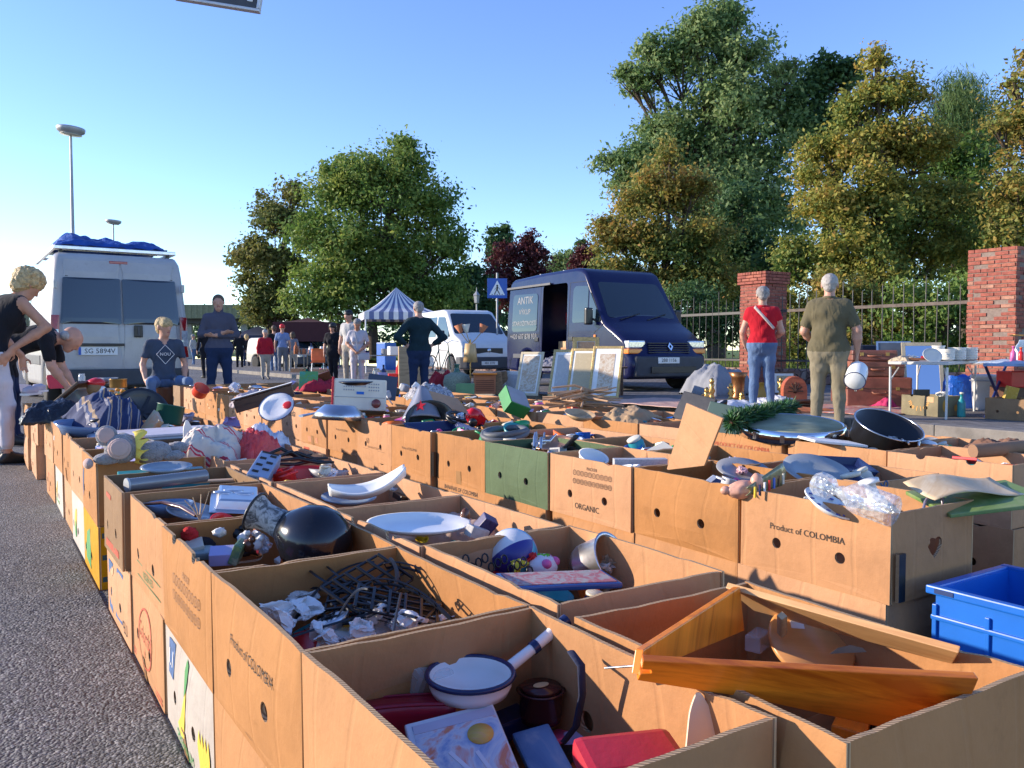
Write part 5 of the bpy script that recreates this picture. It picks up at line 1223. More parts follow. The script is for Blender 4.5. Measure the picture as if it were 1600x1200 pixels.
def packer(o,mat,s0=0.0,z0=.17,sc=1.0,rows=2,lw=1):
    P=BOXI[o['var']][0];mb=MB()
    text_mb('PACKER',.019*sc,Matrix.Identity(4),mb,fn=lambda p:P(s0+p.x,z0+.032*sc+p.y,.0016))
    for rw in range(rows):
        for i in range(10):
            cx=s0+(i-4.5)*.026*sc;cz=z0+.008-rw*.036*sc
            for q in ring(cx,cz,.0115*sc,.0022*sc,12):mb.add([P(p[0],p[1],.0016)for p in q],[(3,2,1,0)])
            text_mb(str(i+1+10*rw),.0135*sc,Matrix.Identity(4),mb,fn=lambda p:P(cx+p.x,cz+p.y,.0016))
    return mb.build('printed_text',mat,o)
def strip(o,side=1,mat=None):  # dark strip on the near left corner
    mb=MB();mb.box((-.405/2+.022,-.515/2-.016,.075),(.03,.010,.13));return mb.build('corner_strip',mat or BLACKP,o)
def tape_lid(x,y,z,sx,sy):pass

C1X,C2X=.592,1.015  # left block: middle lines of its two columns
A_X,B_X,C_X,D_X=2.24,2.655,3.50,3.915
TOPB={}
def top(key,x,y,what,var=0,rz=0,mat=None,lmat=None,low=True,sc=(1,1,1),lvar=None,lrz=None):
    b=put_box(x,y,BH+.001,what,var,rz,mat,False,sc);TOPB[key]=(b,what)
    if low:
        r=random.Random(hash_(key));l=put_box(x+r.uniform(-.006,.006),y+r.uniform(-.012,.012),0.001,what,lvar if lvar is not None else r.choice((0,3,5)),(lrz if lrz is not None else rz*.5+r.gauss(0,.008)),lmat,True);TOPB[key+'_low']=(l,what)
    return b
def hash_(s):
    h=7
    for c in s:h=(h*31+ord(c))%100003
    return h
# ---- left block, column next to the road (far edge y of each box)
b=top('front',C1X,.905,'an enamel pan and a maroon folder',3)
b=top('wood',C2X,.815,'an orange pine drawer',3,R(-1.2))
b=top('metal',C1X-.004,1.425,'black plastic rods and crumpled paper',3,R(.6));wall_text(b,[('Product of COLOMBIA',.026,.02,.16)],INK);strip(b)
wall_shapes(TOPB['metal'][0],[rrect(-.02,.02,.02,.021,.0004)],INK)
b=top('balls',C2X+.022,1.40,'a beach ball and a blue tray',5,R(-.5))
b=top('vase',C1X-.006,1.945,'a black vase and a red doll',4,R(-.4));packer(b,TANINK,.05,.15,1.05);strip(b)
b=top('platter',C2X+.008,1.915,'a white oval platter',4,R(.5))
b=top('pans',C1X,2.475,'an aluminium roasting tin',0,R(.5));wall_text(b,[('RESERVED',.03,.03,.05)],pm('green printing ink',(.10,.20,.08),.8));wall_quads(b,[[(-.14,.030),(.2,.030),(.2,.033),(-.14,.033)],[(-.14,.070),(.2,.070),(.2,.073),(-.14,.073)]],pm('green printing ink',(.10,.20,.08),.8))
b=top('boat',C2X+.012,2.435,'a long white serving boat',3,R(.4))
b=top('tube',C1X-.012,2.985,'a grey ribbed tube',2,R(.2),CBG,sc=(1.04,.80,1));wall_quads(b,[[(-.17,.02),(.15,.02),(.15,.045),(-.17,.045)],[(-.15,.19),(.0,.19),(.0,.205),(-.15,.205)]],REDINK)
b=top('cassette',C2X,2.985,'a blue cassette case and a red plastic bin',1,R(.6))
b=top('mouse',C1X-.005,3.795,'a grey plush toy with yellow ruffle',3,R(-.3),lmat=CBY);wall_shapes(b,[circle(-.16,.12,.028,14,2.2)],BLUEINK)
b=top('bag',C2X,3.60,'a cream striped bag and a red plastic bag',3,R(.3))
b=top('tub',C1X,4.33,'a blue plastic tub with a black cable',0,R(1),lmat=CBW)
b=top('board',C2X,4.16,'a white board and a green bucket',1,R(-.8))
b=top('navycloth',C1X+.005,4.87,'a navy striped cloth',1,R(-.6),lmat=CBP)
b=top('wheel',C2X+.01,4.70,'a dark wheel rim',0,R(.6))
b=top('frame',C1X,5.41,'a tilted picture frame',3,R(.5),lmat=CBW)
b=top('teddy',C2X,5.25,'a brown teddy in a red hat',1,R(0))
b=top('blackbag',C1X-.01,5.95,'a crumpled black bag',0,R(1.5))
b=top('pinkfl',C2X,5.79,'pink and orange artificial flowers',3,R(-1))
b=top('shoes',C1X+.02,6.49,'a pair of striped shoes',3,R(-1),CBP)
b=top('copperpot',C2X,6.33,'a copper coloured pot',0,R(.4))
b=top('redlid',C1X-.03,7.04,'a red plastic lid on edge',1,R(2));
b=top('gbowl',C2X+.02,6.88,'a grey mixing bowl and jars',3,R(-.4))
b=top('wbox',C1X-.06,7.62,'white trainers at the far end',3,R(1),CBP)
# lower boxes along the road: printed ones
lo=TOPB['metal_low'][0];
lo=TOPB['vase_low'][0];MATS.setdefault(('x',),1)
def relower(key,mat,var=3):
    o=TOPB[key+'_low'][0];k2=(var,mat.name)
    if k2 not in MATS:me2=BOXV[var].copy();me2.materials[0]=mat;MATS[k2]=me2
    o.data=MATS[k2];o['var']=var;return o
lo=relower('vase',CBW);GRN=pm('green banana ink',(.06,.26,.07),.7);YLW=pm('yellow banana ink',(.72,.50,.05),.7)
def crescent(cx,cy,R_,w,a0,a1,n=12):
    o_=[(cx+R_*math.cos(a0+(a1-a0)*i/n),cy+R_*1.25*math.sin(a0+(a1-a0)*i/n))for i in range(n+1)];i_=[(cx+w+(R_-w*.6)*math.cos(a0+(a1-a0)*i/n),cy+(R_*1.25-w*.35)*math.sin(a0+(a1-a0)*i/n))for i in range(n,-1,-1)];return o_+i_
P0=[(.0,.235),(-.03,.20),(-.035,.14),(-.01,.08),(.03,.045),(.035,.06),(.018,.10),(.02,.16),(.022,.21)]
wall_shapes(lo,[[(a,b)for a,b in [(-.075,.06),(-.045,.04),(.0,.05),(.02,.09),(.03,.15),(.025,.18),(.0,.13),(-.03,.09)]]],YLW,lift=.0017)
wall_shapes(lo,[[(.032,.19),(.028,.225),(.008,.235),(.0,.205),(.012,.15),(.026,.165)]],GRN,lift=.0021)
wall_shapes(lo,[[(.16+q*.022,.02),(.172+q*.022,.05),(.170+q*.022,.10),(.158+q*.022,.135),(.146+q*.022,.10),(.150+q*.022,.05)]for q in range(4)],YLW,lift=.0018)
wall_text(lo,[('PREMIUM',.045,-.01,.022)],GRN)
wall_shapes(lo,[[(-.2,.14),(-.13,.14),(-.13,.225),(-.2,.225)]],BLUEINK);wall_text(lo,[('1.1',.055,-.166,.182)],PAPER,name='printed_number').location=(-.0012,0,0)
lo=relower('pans',CB);
wall_quads(lo,ring(.02,.125,.115,.008,28,.72),REDINK);wall_text(lo,[('Colombi',.06,.02,.135),('é',.04,.03,.09)],REDINK);wall_quads(lo,[[(-.24,.012+q*.012),(.24,.012+q*.012),(.24,.018+q*.012),(-.24,.018+q*.012)]for q in range(2)],REDINK)
lo=relower('tube',CB);wall_quads(lo,[[(-.2,.03),(-.1,.03),(-.1,.2),(-.2,.2)],[(0,.05),(.12,.05),(.12,.21),(0,.21)]],BLUEINK);wall_text(lo,[('EU',.06,.17,.05)],INK)
lo=relower('mouse',CBY);wall_quads(lo,[[(-.19,.03+q*.085),(.19,.05+q*.085),(.19,.072+q*.085),(-.19,.05+q*.085)]for q in range(3)],pm('dark teal stripe',(.02,.07,.09),.7),side=2)
for q in range(3):pass
wall_shapes(lo,[[(-.1,.06),(.06,.04),(.1,.12),(.02,.2),(-.08,.17)]],GRN)
lo=relower('tub',CBW);wall_shapes(lo,[circle(.0,.13,.06)],YLW);wall_shapes(lo,[circle(.02,.10,.04)],GRN,lift=.002)
lo=relower('frame',CBW);wall_shapes(lo,[circle(-.03,.12,.05)],YLW);wall_shapes(lo,[[(-.1,.05),(.1,.05),(.1,.07),(-.1,.07)]],GRN)
lo=relower('blackbag',CB);wall_quads(lo,ring(.0,.1,.06,.008,20),REDINK)
o=TOPB['front_low'][0];o.scale=(1,1,1)
# ---- right block: four columns
def col(key,x,ys,whats,start_var=0,seed=0,mats={}):
    r=random.Random(seed)
    for i,(y,wt)in enumerate(zip(ys,whats)):
        k=f'{key}{i}';top(k,x+r.uniform(-.012,.012),y,wt,r.choice((0,1,3,3,5))if i not in start_var else start_var[i],r.gauss(0,R(.8)),mats.get(i),None)
AY=[1.555+.525*i for i in range(17)]
AW=['a cut glass decanter and a white spool','a peach figurine and magazine rack','white lids and a leaning carton flap','a copper pan with black handle','a coiled grey hose','a dark blue roasting tray','a steel scoop with a red star','a dented black basin','an upturned metal bowl','a pale blue ladle and funnel','an enamel dish with a red patch','a purple ribbon and cups','a grey checked cushion','a striped tea towel and spectacles','a red plastic basket','crumpled clear wrapping','small brass trinkets']
col('A',A_X,AY,AW,{0:2,1:5,2:0,3:3,4:0,5:0,6:1,7:0,8:3,9:3,10:3},5,{3:CBGREEN})
BY=[1.90+.525*i for i in range(16)]
BW=['a green tray and a pale map','a navy tray and a glass plate','pale blue jars and crumpled foil','twisted wire and a paper fan','brown bottles and newspaper','clear plastic tubs','a red toy car and foil','glass jars and a black cord','black cups on a grey tray','a beige kitchen radio','a black frying lid','folded magazines','white plates on edge','toys in a clear bag','purple tins','a box of cutlery']
col('B',B_X,BY,BW,{0:0},6)
CY=[1.86+.53*i for i in range(15)]
CW=['a rolled brown mat','a black cooking pot','a green garland and a round drum','flat game boards','an open book and leaflets','folded beige fabric','pale driftwood','a round basket lid','a green shoe box','china cups and saucers','a white jug and tins','toy building blocks','crumpled newspaper balls','a black laptop bag','a teal storage tin']
col('C',C_X,CY,CW,{1:3,2:3,3:0},7)
DYs=[2.0+.53*i for i in range(14)]
DW=['a leather holster and pegs','a white soup bowl','a tangled string bag','two green bottles','a dark framed slate','small garden tools','rolled posters','wooden sticks and roots','a silver teapot','a yellow tin','an orange scarf','a stack of records','pots and a red lid','green plastic cups']
col('D',D_X,DYs,DW,{},8)
# far cross row of greyish boxes
for i in range(4):top(f'E{i}',2.30+i*.52,10.62+.03*i,['red velvet and ribbons','a teal picture book','a lilac cushion','small wicker pieces'][i],3,R(90+2*i),CBG)
def BX(k):return TOPB[k][0]
b=BX('A0');wall_text(b,[('Product of COLOMBIA',.027,-.01,.145)],INK);strip(b)
b=BX('A2');packer(b,INK,.03,.178,.95);wall_text(b,[('ORGANIC',.034,-.005,.05)],INK)
b=BX('A5');wall_text(b,[('Product of COLOMBIA',.02,.0,.13)],INK);strip(b)
b=BX('A6');wall_text(b,[('60',.05,-.08,.12),('BANANAS OF COLOMBIA',.018,.02,.085)],TANINK);wall_quads(b,[[(-.15,.07),(.17,.07),(.17,.072),(-.15,.072)]],TANINK)
b=BX('A7');wall_text(b,[('Product of COLOMBIA',.02,.0,.15)],INK);strip(b)
b=BX('A8');wall_text(b,[('PRODUCT OF COLOMBIA',.02,.0,.22)],TANINK);wall_quads(b,[[(-.1,.02),(.1,.02),(.1,.06),(-.1,.06)]],pm('faded red ink',(.5,.2,.1),.8))
b=BX('A9');wall_text(b,[('Chelta',.075,-.02,.195)],INK)
b=BX('A10');wall_text(b,[('Chelta',.075,.03,.195)],INK)
b=BX('A11');wall_text(b,[('BANANAS',.03,-.03,.15)],TANINK)
for k in ('A12','A13','A14'):wall_text(BX(k),[('BANANAS',.028,0,.16)],TANINK)
b=BX('B0');
mb=MB();text_mb('EU BX-06',.062,Matrix.Identity(4),mb,fn=lambda p:BOXI[b['var']][2](-.13-p.y,.125+p.x,.0016));mb.build('printed_text',BLUEINK,b)
b=BX('C2');wall_text(b,[('PRODUCT OF COLOMBIA',.032,-.0,.185)],REDINK)
b=BX('C5');packer(b,TANINK,.0,.14,.9)
b=BX('C7');wall_text(b,[('Chelta',.085,-.1,.17)],INK)
b=BX('C4');wall_text(b,[('BANANAS',.03,.05,.17)],TANINK)
lo=relower('A5',CB);
lo=relower('A4',CB);wall_text(lo,[('BANANAS OF COLOMBIA',.03,.0,.215)],INK);lo=relower('A8',CB);wall_quads(lo,[[(-.2,.10),(-.08,.10),(-.08,.22),(-.2,.22)]],REDINK);wall_text(lo,[('BONANZA',.03,.08,.2)],REDINK)
# the leaning tall carton flap by the box of white lids
q4=[atd(1040,735,3.14),atd(1099,728,2.92),atd(1128,654,2.80),atd(1087,628,3.0)];c4=sum(q4,V((0,0,0)))/4;n4=(q4[1]-q4[0]).cross(q4[2]-q4[0]).normalized();M4=frame(c4,q4[1]-q4[0],n4);fl=MB();fl.prism([tuple((M4.inverted()@q)[:2])for q in q4],.008);flap=fl.build('cardboard_sheet',[CB],None,label='tall tan carton flap leaning upright out of the box with white lids',cat='cardboard',bevel=.002);flap.matrix_world=M4
# blue crate in the aisle
def blue_crate():
    root=empty('plastic_crate',(2.30,.875,0),R(0),'blue plastic stacking crate at the right edge, beside the Colombia box','crate');w,l,h=.40,.72,.31;t=.012
    m=MB();
    m.box((0,0,.02),(w-.03,l-.03,.012))
    for sx in (-1,1):m.box((sx*(w/2-.022),0,h/2),(t,l-.04,h-.02))
    for sy in (-1,1):m.box((0,sy*(l/2-.022),h/2),(w-.044-t,t,h-.02))
    m.build('crate_walls',BLUEP,root)
    m=MB()
    for sx in (-1,1):m.box((sx*(w/2-.012),0,h-.012),(.024,l,.022));m.box((sx*(w/2-.014),0,h-.085),(.012,l-.02,.014));m.box((sx*(w/2-.014),0,.03),(.012,l-.02,.03))
    for sy in (-1,1):m.box((0,sy*(l/2-.012),h-.013),(w-.048,.024,.022));m.box((0,sy*(l/2-.014),h-.085),(w-.04,.012,.013));m.box((0,sy*(l/2-.014),.03),(w-.04,.012,.029))
    m.build('crate_rim',BLUEP,root,bevel=.004)
    m=MB()
    for sx in (-1,1):
        for i in range(6):m.box((sx*(w/2-.0135),-l/2+.02+i*(l-.04)/5,h/2-.02),(.010,.012,h-.06))
    for sy in (-1,1):
        for i in range(4):m.box((-w/2+.03+i*(w-.06)/3,sy*(l/2-.0135),h/2-.02),(.012,.010,h-.06))
    m.build('crate_ribs',BLUEP,root,bevel=.002)
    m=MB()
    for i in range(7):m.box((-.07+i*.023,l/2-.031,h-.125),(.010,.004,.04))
    m.box((-w/2-.0,l/2-.05,h-.012),(.004,.05,.012));m.build('painted_slot_shade',pm('slot shade navy',(.004,.03,.13),.5),root)  # slot shade painted as dark bars; the crate walls have no holes
    return root
blue_crate()
# ------------------------------------------------------------------ goods: makers (each returns one top-level thing)
def Mrot(loc,rx=0,ry=0,rz=0):return T(loc)@rot3(R(rx),R(ry),R(rz))
def place(o,loc,rx=0,ry=0,rz=0):o.matrix_world=Mrot(loc,rx,ry,rz);return o
PMATS=dict(red=REDP,blue=BLUEP,green=GREENP,yellow=YELP,orange=ORANGEP,pink=PINKP,teal=TEALP,grey=GREYP,cream=CREAM,brown=BROWNP,black=BLACKP,white=WHITEP,navy=NAVY,lilac=LILAC,silver=STEEL,terracotta=TERRA)
def bowl_prof(r,h,t=.004,foot=.5):return [(0,0),(r*foot,0),(r*.82,h*.45),(r,h),(r-t,h),(r*.80,h*.47),(r*foot*.95,t),(0,t)]
def mk_bowl(loc,label,mat,r=.12,h=.07,rot=(0,0,0),sx=1,cat='bowl',name='bowl',foot=.5,wob=None):
    m=MB();m.bowl(bowl_prof(r,h,.004,foot),32,None,0,sx,1,wob);return place(m.build(name,mat,None,label=label,cat=cat),loc,*rot)
def mk_plate(loc,label,mat,r=.12,rot=(0,0,0),rim=None,sx=1,cat='plate',name='plate'):
    root=MB();root.bowl([(0,0),(r*.55,0),(r*.62,.004),(r,.018),(r-.001,.022),(r*.6,.009),(0,.006)],36,None,0,sx,1);o=root.build(name,mat,None,label=label,cat=cat)
    if rim:q=MB();q.tube([(r*sx*math.cos(a),r*math.sin(a),.020)for a in [i*2*PI/32 for i in range(32)]],.0035,6,closed=True);q.build('rim',rim,o)
    return place(o,loc,*rot)
def mk_pot(loc,label,mat,r=.1,h=.12,rot=(0,0,0),handle=None,loop=None,name='pot',cat='pot',hmat=None):
    m=MB();m.bowl([(0,0),(r*.92,0),(r,.012),(r,h-.004),(r+.006,h),(r-.003,h),(r-.005,.012),(0,.006)],32);o=m.build(name,mat,None,label=label,cat=cat)
    if handle:q=MB();q.tube([(r,0,h*.75),(r+.03,0,h*.78),(r+handle,0,h*.95)],[.010,.011,.013],8,flat=.6);q.build('handle',hmat or BLACKP,o)
    if loop:
        for s in (-1,1):q=MB();q.tube([(s*r,-.03,h*.8),(s*(r+.03),-.025,h*.82),(s*(r+.03),.025,h*.82),(s*r,.03,h*.8)],.006,6);q.build('handle',hmat or mat,o)
    return place(o,loc,*rot)
def mk_bottle(loc,label,mat,r=.035,h=.24,rot=(0,0,0),capm=None,name='bottle'):
    m=MB();m.lathe([(r*.9,0),(r,.01),(r,h*.55),(r*.85,h*.66),(r*.38,h*.78),(r*.36,h*.95),(r*.44,h*.96),(r*.44,h)],20);o=m.build(name,mat,None,label=label,cat=name)
    if capm:q=MB();q.lathe([(r*.5,h*.95),(r*.5,h*1.03),(0,h*1.03)],16);q.build('cap',capm,o)
    return place(o,loc,*rot)
def mk_jar(loc,label,mat,r=.05,h=.11,rot=(0,0,0),lid=None,name='jar'):
    m=MB();m.lathe([(r*.9,0),(r,.008),(r,h*.8),(r*.8,h*.9),(r*.8,h)],24);o=m.build(name,mat,None,label=label,cat=name)
    q=MB();q.lathe([(r*.86,h*.93),(r*.88,h*1.05),(r*.8,h*1.07),(0,h*1.08)],24);q.build('lid',lid or mat,o);return place(o,loc,*rot)
def mk_book(loc,label,mat,size=(.15,.21,.025),rot=(0,0,0),page=None,name='book',cat='book'):
    a,b,t=size;m=MB();m.box((0,0,0),(a-.006,b-.008,t*.8));o=m.build('pages',page or PAPER)
    root=MB();root.box((0,0,t*.45),(a,b,t*.1));root.box((0,0,-t*.45),(a,b,t*.1));root.box((-a/2,0,0),(.004,b,t*.8));q=root.build(name,mat,None,label=label,cat=cat,bevel=.001);o.parent=q;return place(q,loc,*rot)
def mk_block(loc,label,mat,size=(.12,.08,.05),rot=(0,0,0),name='carton',cat='carton',bevel=.004,band=None):
    m=MB();m.box((0,0,0),size);o=m.build(name,mat,None,label=label,cat=cat,bevel=bevel)
    if band:q=MB();q.box((0,0,0),(size[0]*.7,size[1]+.002,size[2]*.5));q.box((0,0,0),(size[0]*.6,size[1]*.6,size[2]+.003));q.build('printed_panel',band,o)
    return place(o,loc,*rot)
def mk_crumple(loc,label,mat,r=.06,seed=1,flat=.7,name='crumpled_paper',cat='paper',rot=(0,0,0),amp=1.0):
    m=MB();bm=bmesh.new();bmesh.ops.create_icosphere(bm,subdivisions=4,radius=1);s=V((seed*3.1,seed*7.7,seed*1.9));vs=[]
    rr=random.Random(seed);pl=[(V((rr.gauss(0,1),rr.gauss(0,1),rr.gauss(0,1))).normalized(),rr.uniform(.35,.95))for _ in range(26)]
    for v in bm.verts:
        p=v.co.copy();k=1.0
        for n_,d in pl:
            q=p.dot(n_)
            if q>d:p=p-n_*(q-d)*1.75
        p=p*(1+.16*amp*noise.noise(v.co*5+s));vs.append((p.x*r,p.y*r,p.z*r*flat))
    bm.verts.index_update();fs=[tuple(v.index for v in f.verts)for f in bm.faces];bm.free();m.add(vs,fs,0,False);return place(m.build(name,mat,None,label=label,cat=cat),loc,*rot)
def mk_cloth(loc,label,mat,size=(.3,.25),hgt=.10,seed=1,rot=(0,0,0),name='cloth',cat='cloth',n=36,fall=.5):
    s=V((seed*2.7,seed*5.1,0));a,b=size
    def fn(u,v):
        x=(u-.5)*a;y=(v-.5)*b;e=max(abs(u-.5),abs(v-.5))*2;q=1-e**2.2
        z=hgt*q*(.55+.5*noise.noise(V((u*3.0,v*3.0,0))+s))+.28*hgt*abs(noise.noise(V((u*9,v*6,2))+s))-fall*hgt*e**4+.12*hgt*noise.noise(V((u*22,v*18,4))+s)
        return (x+.06*a*noise.noise(V((u*4,v*4,9))+s),y+.06*b*noise.noise(V((u*4,v*4,19))+s),z)
    m=MB();m.sheet(fn,n,n,th=.003);return place(m.build(name,mat,None,label=label,cat=cat),loc,*rot)
def mk_sticks(loc,label,mat,n=9,ln=.3,r=.006,seed=1,rot=(0,0,0),name='stick_bundle',cat='sticks',spread=.6):
    rr=random.Random(seed);m=MB()
    for i in range(n):
        a=rr.uniform(-spread,spread);c=V((rr.uniform(-.04,.04),rr.uniform(-.06,.06),i*.006));d=V((math.cos(a),math.sin(a),rr.uniform(-.12,.12)))*ln/2*rr.uniform(.6,1);k=V((0,0,rr.uniform(-.01,.03)))
        m.tube([c-d,c-d*.3+k,c+d*.4-k*.5,c+d],[r*.7,r,r,r*.5],6)
    return place(m.build(name,mat,None,label=label,cat=cat),loc,*rot)
def mk_coil(loc,label,mat,r=.1,t=.012,turns=3,rot=(0,0,0),name='hose',cat='hose',seed=1):
    P=[];rr=random.Random(seed)
    for i in range(turns*20+1):a=2*PI*i/20;q=r*(1+.06*math.sin(a*.37+seed));P.append((q*math.cos(a),q*math.sin(a)*.85,.012*i/20+.01*math.sin(a*1.3)))
    m=MB();m.tube(P,t,7);return place(m.build(name,mat,None,label=label,cat=cat),loc,*rot)
def mk_frame(loc,label,size=(.3,.4),w=.035,fm=None,art=None,rot=(0,0,0),mount=.04,name='picture_frame',cat='picture frame'):
    a,b=size;m=MB()
    for s in (-1,1):m.box((s*(a/2-w/2),0,0),(w,.022,b));m.box((0,0,s*(b/2-w/2)),(a-2*w,.020,w))
    o=m.build(name,fm or GOLD,None,label=label,cat=cat,bevel=.005)
    q=MB();q.box((0,.002,0),(a-2*w,.006,b-2*w));q.build('mount_board',PAPER,o)
    q=MB();q.box((0,-.0035,0),(a-2*w-2*mount,.005,b-2*w-2*mount));q.build('picture',art or CREAM,o);return place(o,loc,*rot)
def artmat(name,cols,sc=6,dist=2):
    if name in MATS:return MATS[name]
    m,nt,b=nodes_of(name);co=coords(nt,False);n=noise_n(nt,co,sc,5,.6);n.inputs['Distortion'].default_value=dist;k=len(cols)
    r=ramp(nt,n.outputs[0],[(.25+.5*i/(k-1),c)for i,c in enumerate(cols)]);L(nt,r.outputs[0],b.inputs['Base Color']);b.inputs['Roughness'].default_value=.5;MATS[name]=m;return m
ART1=artmat('faded flower print',[(.50,.42,.30),(.62,.56,.45),(.45,.30,.18),(.68,.62,.50)],9);ART2=artmat('faded crowd print',[(.55,.55,.52),(.42,.40,.38),(.62,.60,.55)],14);ART3=artmat('yellowed engraving',[(.52,.42,.24),(.42,.34,.2),(.58,.48,.3)],22);ART4=artmat('portrait print',[(.45,.30,.16),(.30,.18,.10),(.55,.42,.28)],4)
GAMEC=artmat('game cover art',[(.05,.12,.34),(.30,.40,.62),(.62,.66,.72),(.72,.22,.12),(.72,.55,.20)],9,3);MAPC=artmat('old map print',[(.62,.52,.34),(.52,.38,.22),(.68,.60,.44)],5);GREENART=artmat('green board print',[(.08,.16,.04),(.16,.24,.06),(.22,.26,.12)],9);MULTI=artmat('rainbow ball print',[(.05,.10,.5),(.55,.68,.80),(.75,.55,.55),(.1,.3,.6),(.6,.6,.65)],7);DENIMST=None
def crystal():
    m,nt,b=nodes_of('cut crystal');co=coords(nt);v=nd(nt,'ShaderNodeTexVoronoi',feature='F1');v.inputs['Scale'].default_value=65;L(nt,co,v.inputs['Vector']);b.inputs['Base Color'].default_value=(.86,.88,.88,1);b.inputs['Roughness'].default_value=.08;b.inputs['Metallic'].default_value=.35;b.inputs['Alpha'].default_value=.45;b.inputs['Specular IOR Level'].default_value=1
    bump(nt,b,v.outputs['Distance'],.5,.012);return m
CRYST=crystal()
def stripecloth(name,base,cols,period=.05,axis=0,width=.3):
    m,nt,b=nodes_of(name);co=coords(nt,False);sp=nd(nt,'ShaderNodeSeparateXYZ');L(nt,co,sp.inputs[0])
    d=nd(nt,'ShaderNodeMath',operation='DIVIDE');L(nt,sp.outputs[axis],d.inputs[0]);d.inputs[1].default_value=period;f=nd(nt,'ShaderNodeMath',operation='FRACT');L(nt,d.outputs[0],f.inputs[0])
    st=[(0,base),(.5-width/2-.02,base)]+[(.5-width/2+width*i/max(1,len(cols)),c)for i,c in enumerate(cols)]+[(.5+width/2+.01,base)];r=ramp(nt,f.outputs[0],st);r.color_ramp.interpolation='CONSTANT';L(nt,r.outputs[0],b.inputs['Base Color']);b.inputs['Roughness'].default_value=.85;n=noise_n(nt,co,180,2);bump(nt,b,n.outputs[0],.2,.002);return m
NAVST=stripecloth('navy striped cloth',(.015,.03,.10),[(.30,.28,.30),(.03,.06,.16),(.32,.22,.14)],.055,0,.35);CREAMST=stripecloth('cream red striped bag cloth',(.60,.54,.47),[(.5,.05,.09),(.60,.54,.47),(.5,.05,.09)],.075,1,.16);CHECK=stripecloth('grey checked cloth',(.42,.42,.44),[(.16,.17,.2)],.02,0,.5)
FOIL=pm('crumpled foil',(.7,.7,.72),.22,1,var=.05);CPLAST=pm('crumpled clear film',(.75,.75,.78),.12,.2,var=.05,alpha=.75);NEWSP=pm('newsprint',(.50,.48,.45),.9,var=.25,vs=40)
PLUSH=pm('grey plush',(.27,.26,.27),1,var=.25,vs=60,bs=120,bd=1,dist=.012,sheen=.4);PLUSHP=pm('pinkish ear felt',(.50,.34,.29),1,bs=120,bd=.4,sheen=.3);RUFF=pm('yellow ruffle cloth',(.72,.55,.10),.9,bs=40,bd=.5)

# ------------------------------------------------------------------ near boxes, item by item
def Pz(px,py,z):return atz(px,py,z)
# front box: pan, folder, game case, jar, red wallet, spatula
q=Pz(735,1080,.402)
pan=mk_pot(q,'white enamel frying pan with dark rim standing on edge in the front box',ENAMEL,.064,.028,(2,0,-30),name='enamel_pan',cat='pan')
m=MB();m.tube([(.067*math.cos(a),.067*math.sin(a),.028)for a in [i*2*PI/36 for i in range(36)]],.0042,6,closed=True);m.build('rim',NAVY,pan)
ha=frame((0,0,0),(1,0,0),(0,0,1));
m=MB();m.tube([(.062,.036,.022),(.10,.062,.040),(.158,.098,.072)],[.0095,.009,.0105],12);m.build('handle',ENAMEL,pan)
for t in (.40,.92):
    m=MB();A=V((.10,.062,.040)).lerp(V((.158,.098,.072)),t-.40 if t<.9 else .9);B=V((.10,.062,.040)).lerp(V((.158,.098,.072)),t-.25 if t<.9 else 1.05);m.tube([A,B],.0112,12);m.build('handle_band',NAVY,pan)
mk_pot(Pz(845,1125,.335),'dark brown pot with a lid standing under the enamel pan handle',pm('aubergine glaze',(.055,.018,.02),.2),.034,.05,(0,0,0),name='small_pot')
m=MB();m.lathe([(0,.0),(.033,.0),(.032,.006),(0,.009)],24);o=m.build('round_cover',pm('aubergine glaze',(.055,.018,.02),.2),None,label='round dark lid with an oval paper label on the small brown pot',cat='lid');place(o,Pz(845,1125,.335)+V((0,0,.0505)));m=MB();m.lathe([(0,0),(.014,0),(.014,.001)],18,None,0,False,1,.6);lp=m.build('paper_label',pm('yellowed paper',(.55,.45,.25),.8),o);lp.location=(-.004,-.006,.0095)
# maroon folder: bent sheet standing up
q=Pz(630,1085,.42)
m=MB();m.sheet(lambda u,v:(-.085+.17*u+0*v,.012*math.sin(PI*u)+.02*(1-v),-.12+.12*v),10,6,th=.003);m.sheet(lambda u,v:(-.085+.17*u,.045*v+.012*math.sin(PI*u),.0+.0*v-.0015),10,3,th=.003);m.sheet(lambda u,v:(-.085+.17*u,.047+.008*math.sin(PI*u),-.08+.08*v),10,4,th=.003)
place(m.build('plastic_folder',pm('maroon plastic',(.30,.008,.03),.28,bs=30,bd=.06),None,label='maroon plastic letter tray standing upright in the front box',cat='tray'),q+V((-.010,-.004,-.016)),-4,0,-22)
# game case
q=Pz(735,1172,.372);gc=MB();gc.box((0,0,0),(.134,.18,.016));g_=place(gc.build('game_case',pm('clear case plastic',(.62,.66,.70),.12),None,label='clear plastic game case with a colourful cover lying in the front box',cat='case',bevel=.004,seg=3),q+V((-.012,-.006,-.014)),20,-7,-16)
m=MB();m.box((.003,-.003,.0083),(.121,.167,.001));m.build('printed_cover',GAMEC,g_)
m=MB();m.box((.003,.072,.0090),(.119,.016,.001));m.build('title_band',pm('pale cover band',(.50,.50,.60),.3),g_)
m=MB();m.lathe([(0,0),(.019,0),(.019,.0008)],20,T(.033,.036,.0092),0);m.build('cover_disc',artmat('cover flame',[(.72,.2,.05),(.75,.5,.1),(.75,.3,.3)],20),g_)
m=MB();[m.box((-.035+.028*i,.02-.03*i*.7,.0092),(.006,.05,.001),Matrix.Rotation(R(38-12*i),4,'Z'))for i in range(3)];m.build('cover_streaks',pm('cover white',(.7,.7,.75),.3),g_)
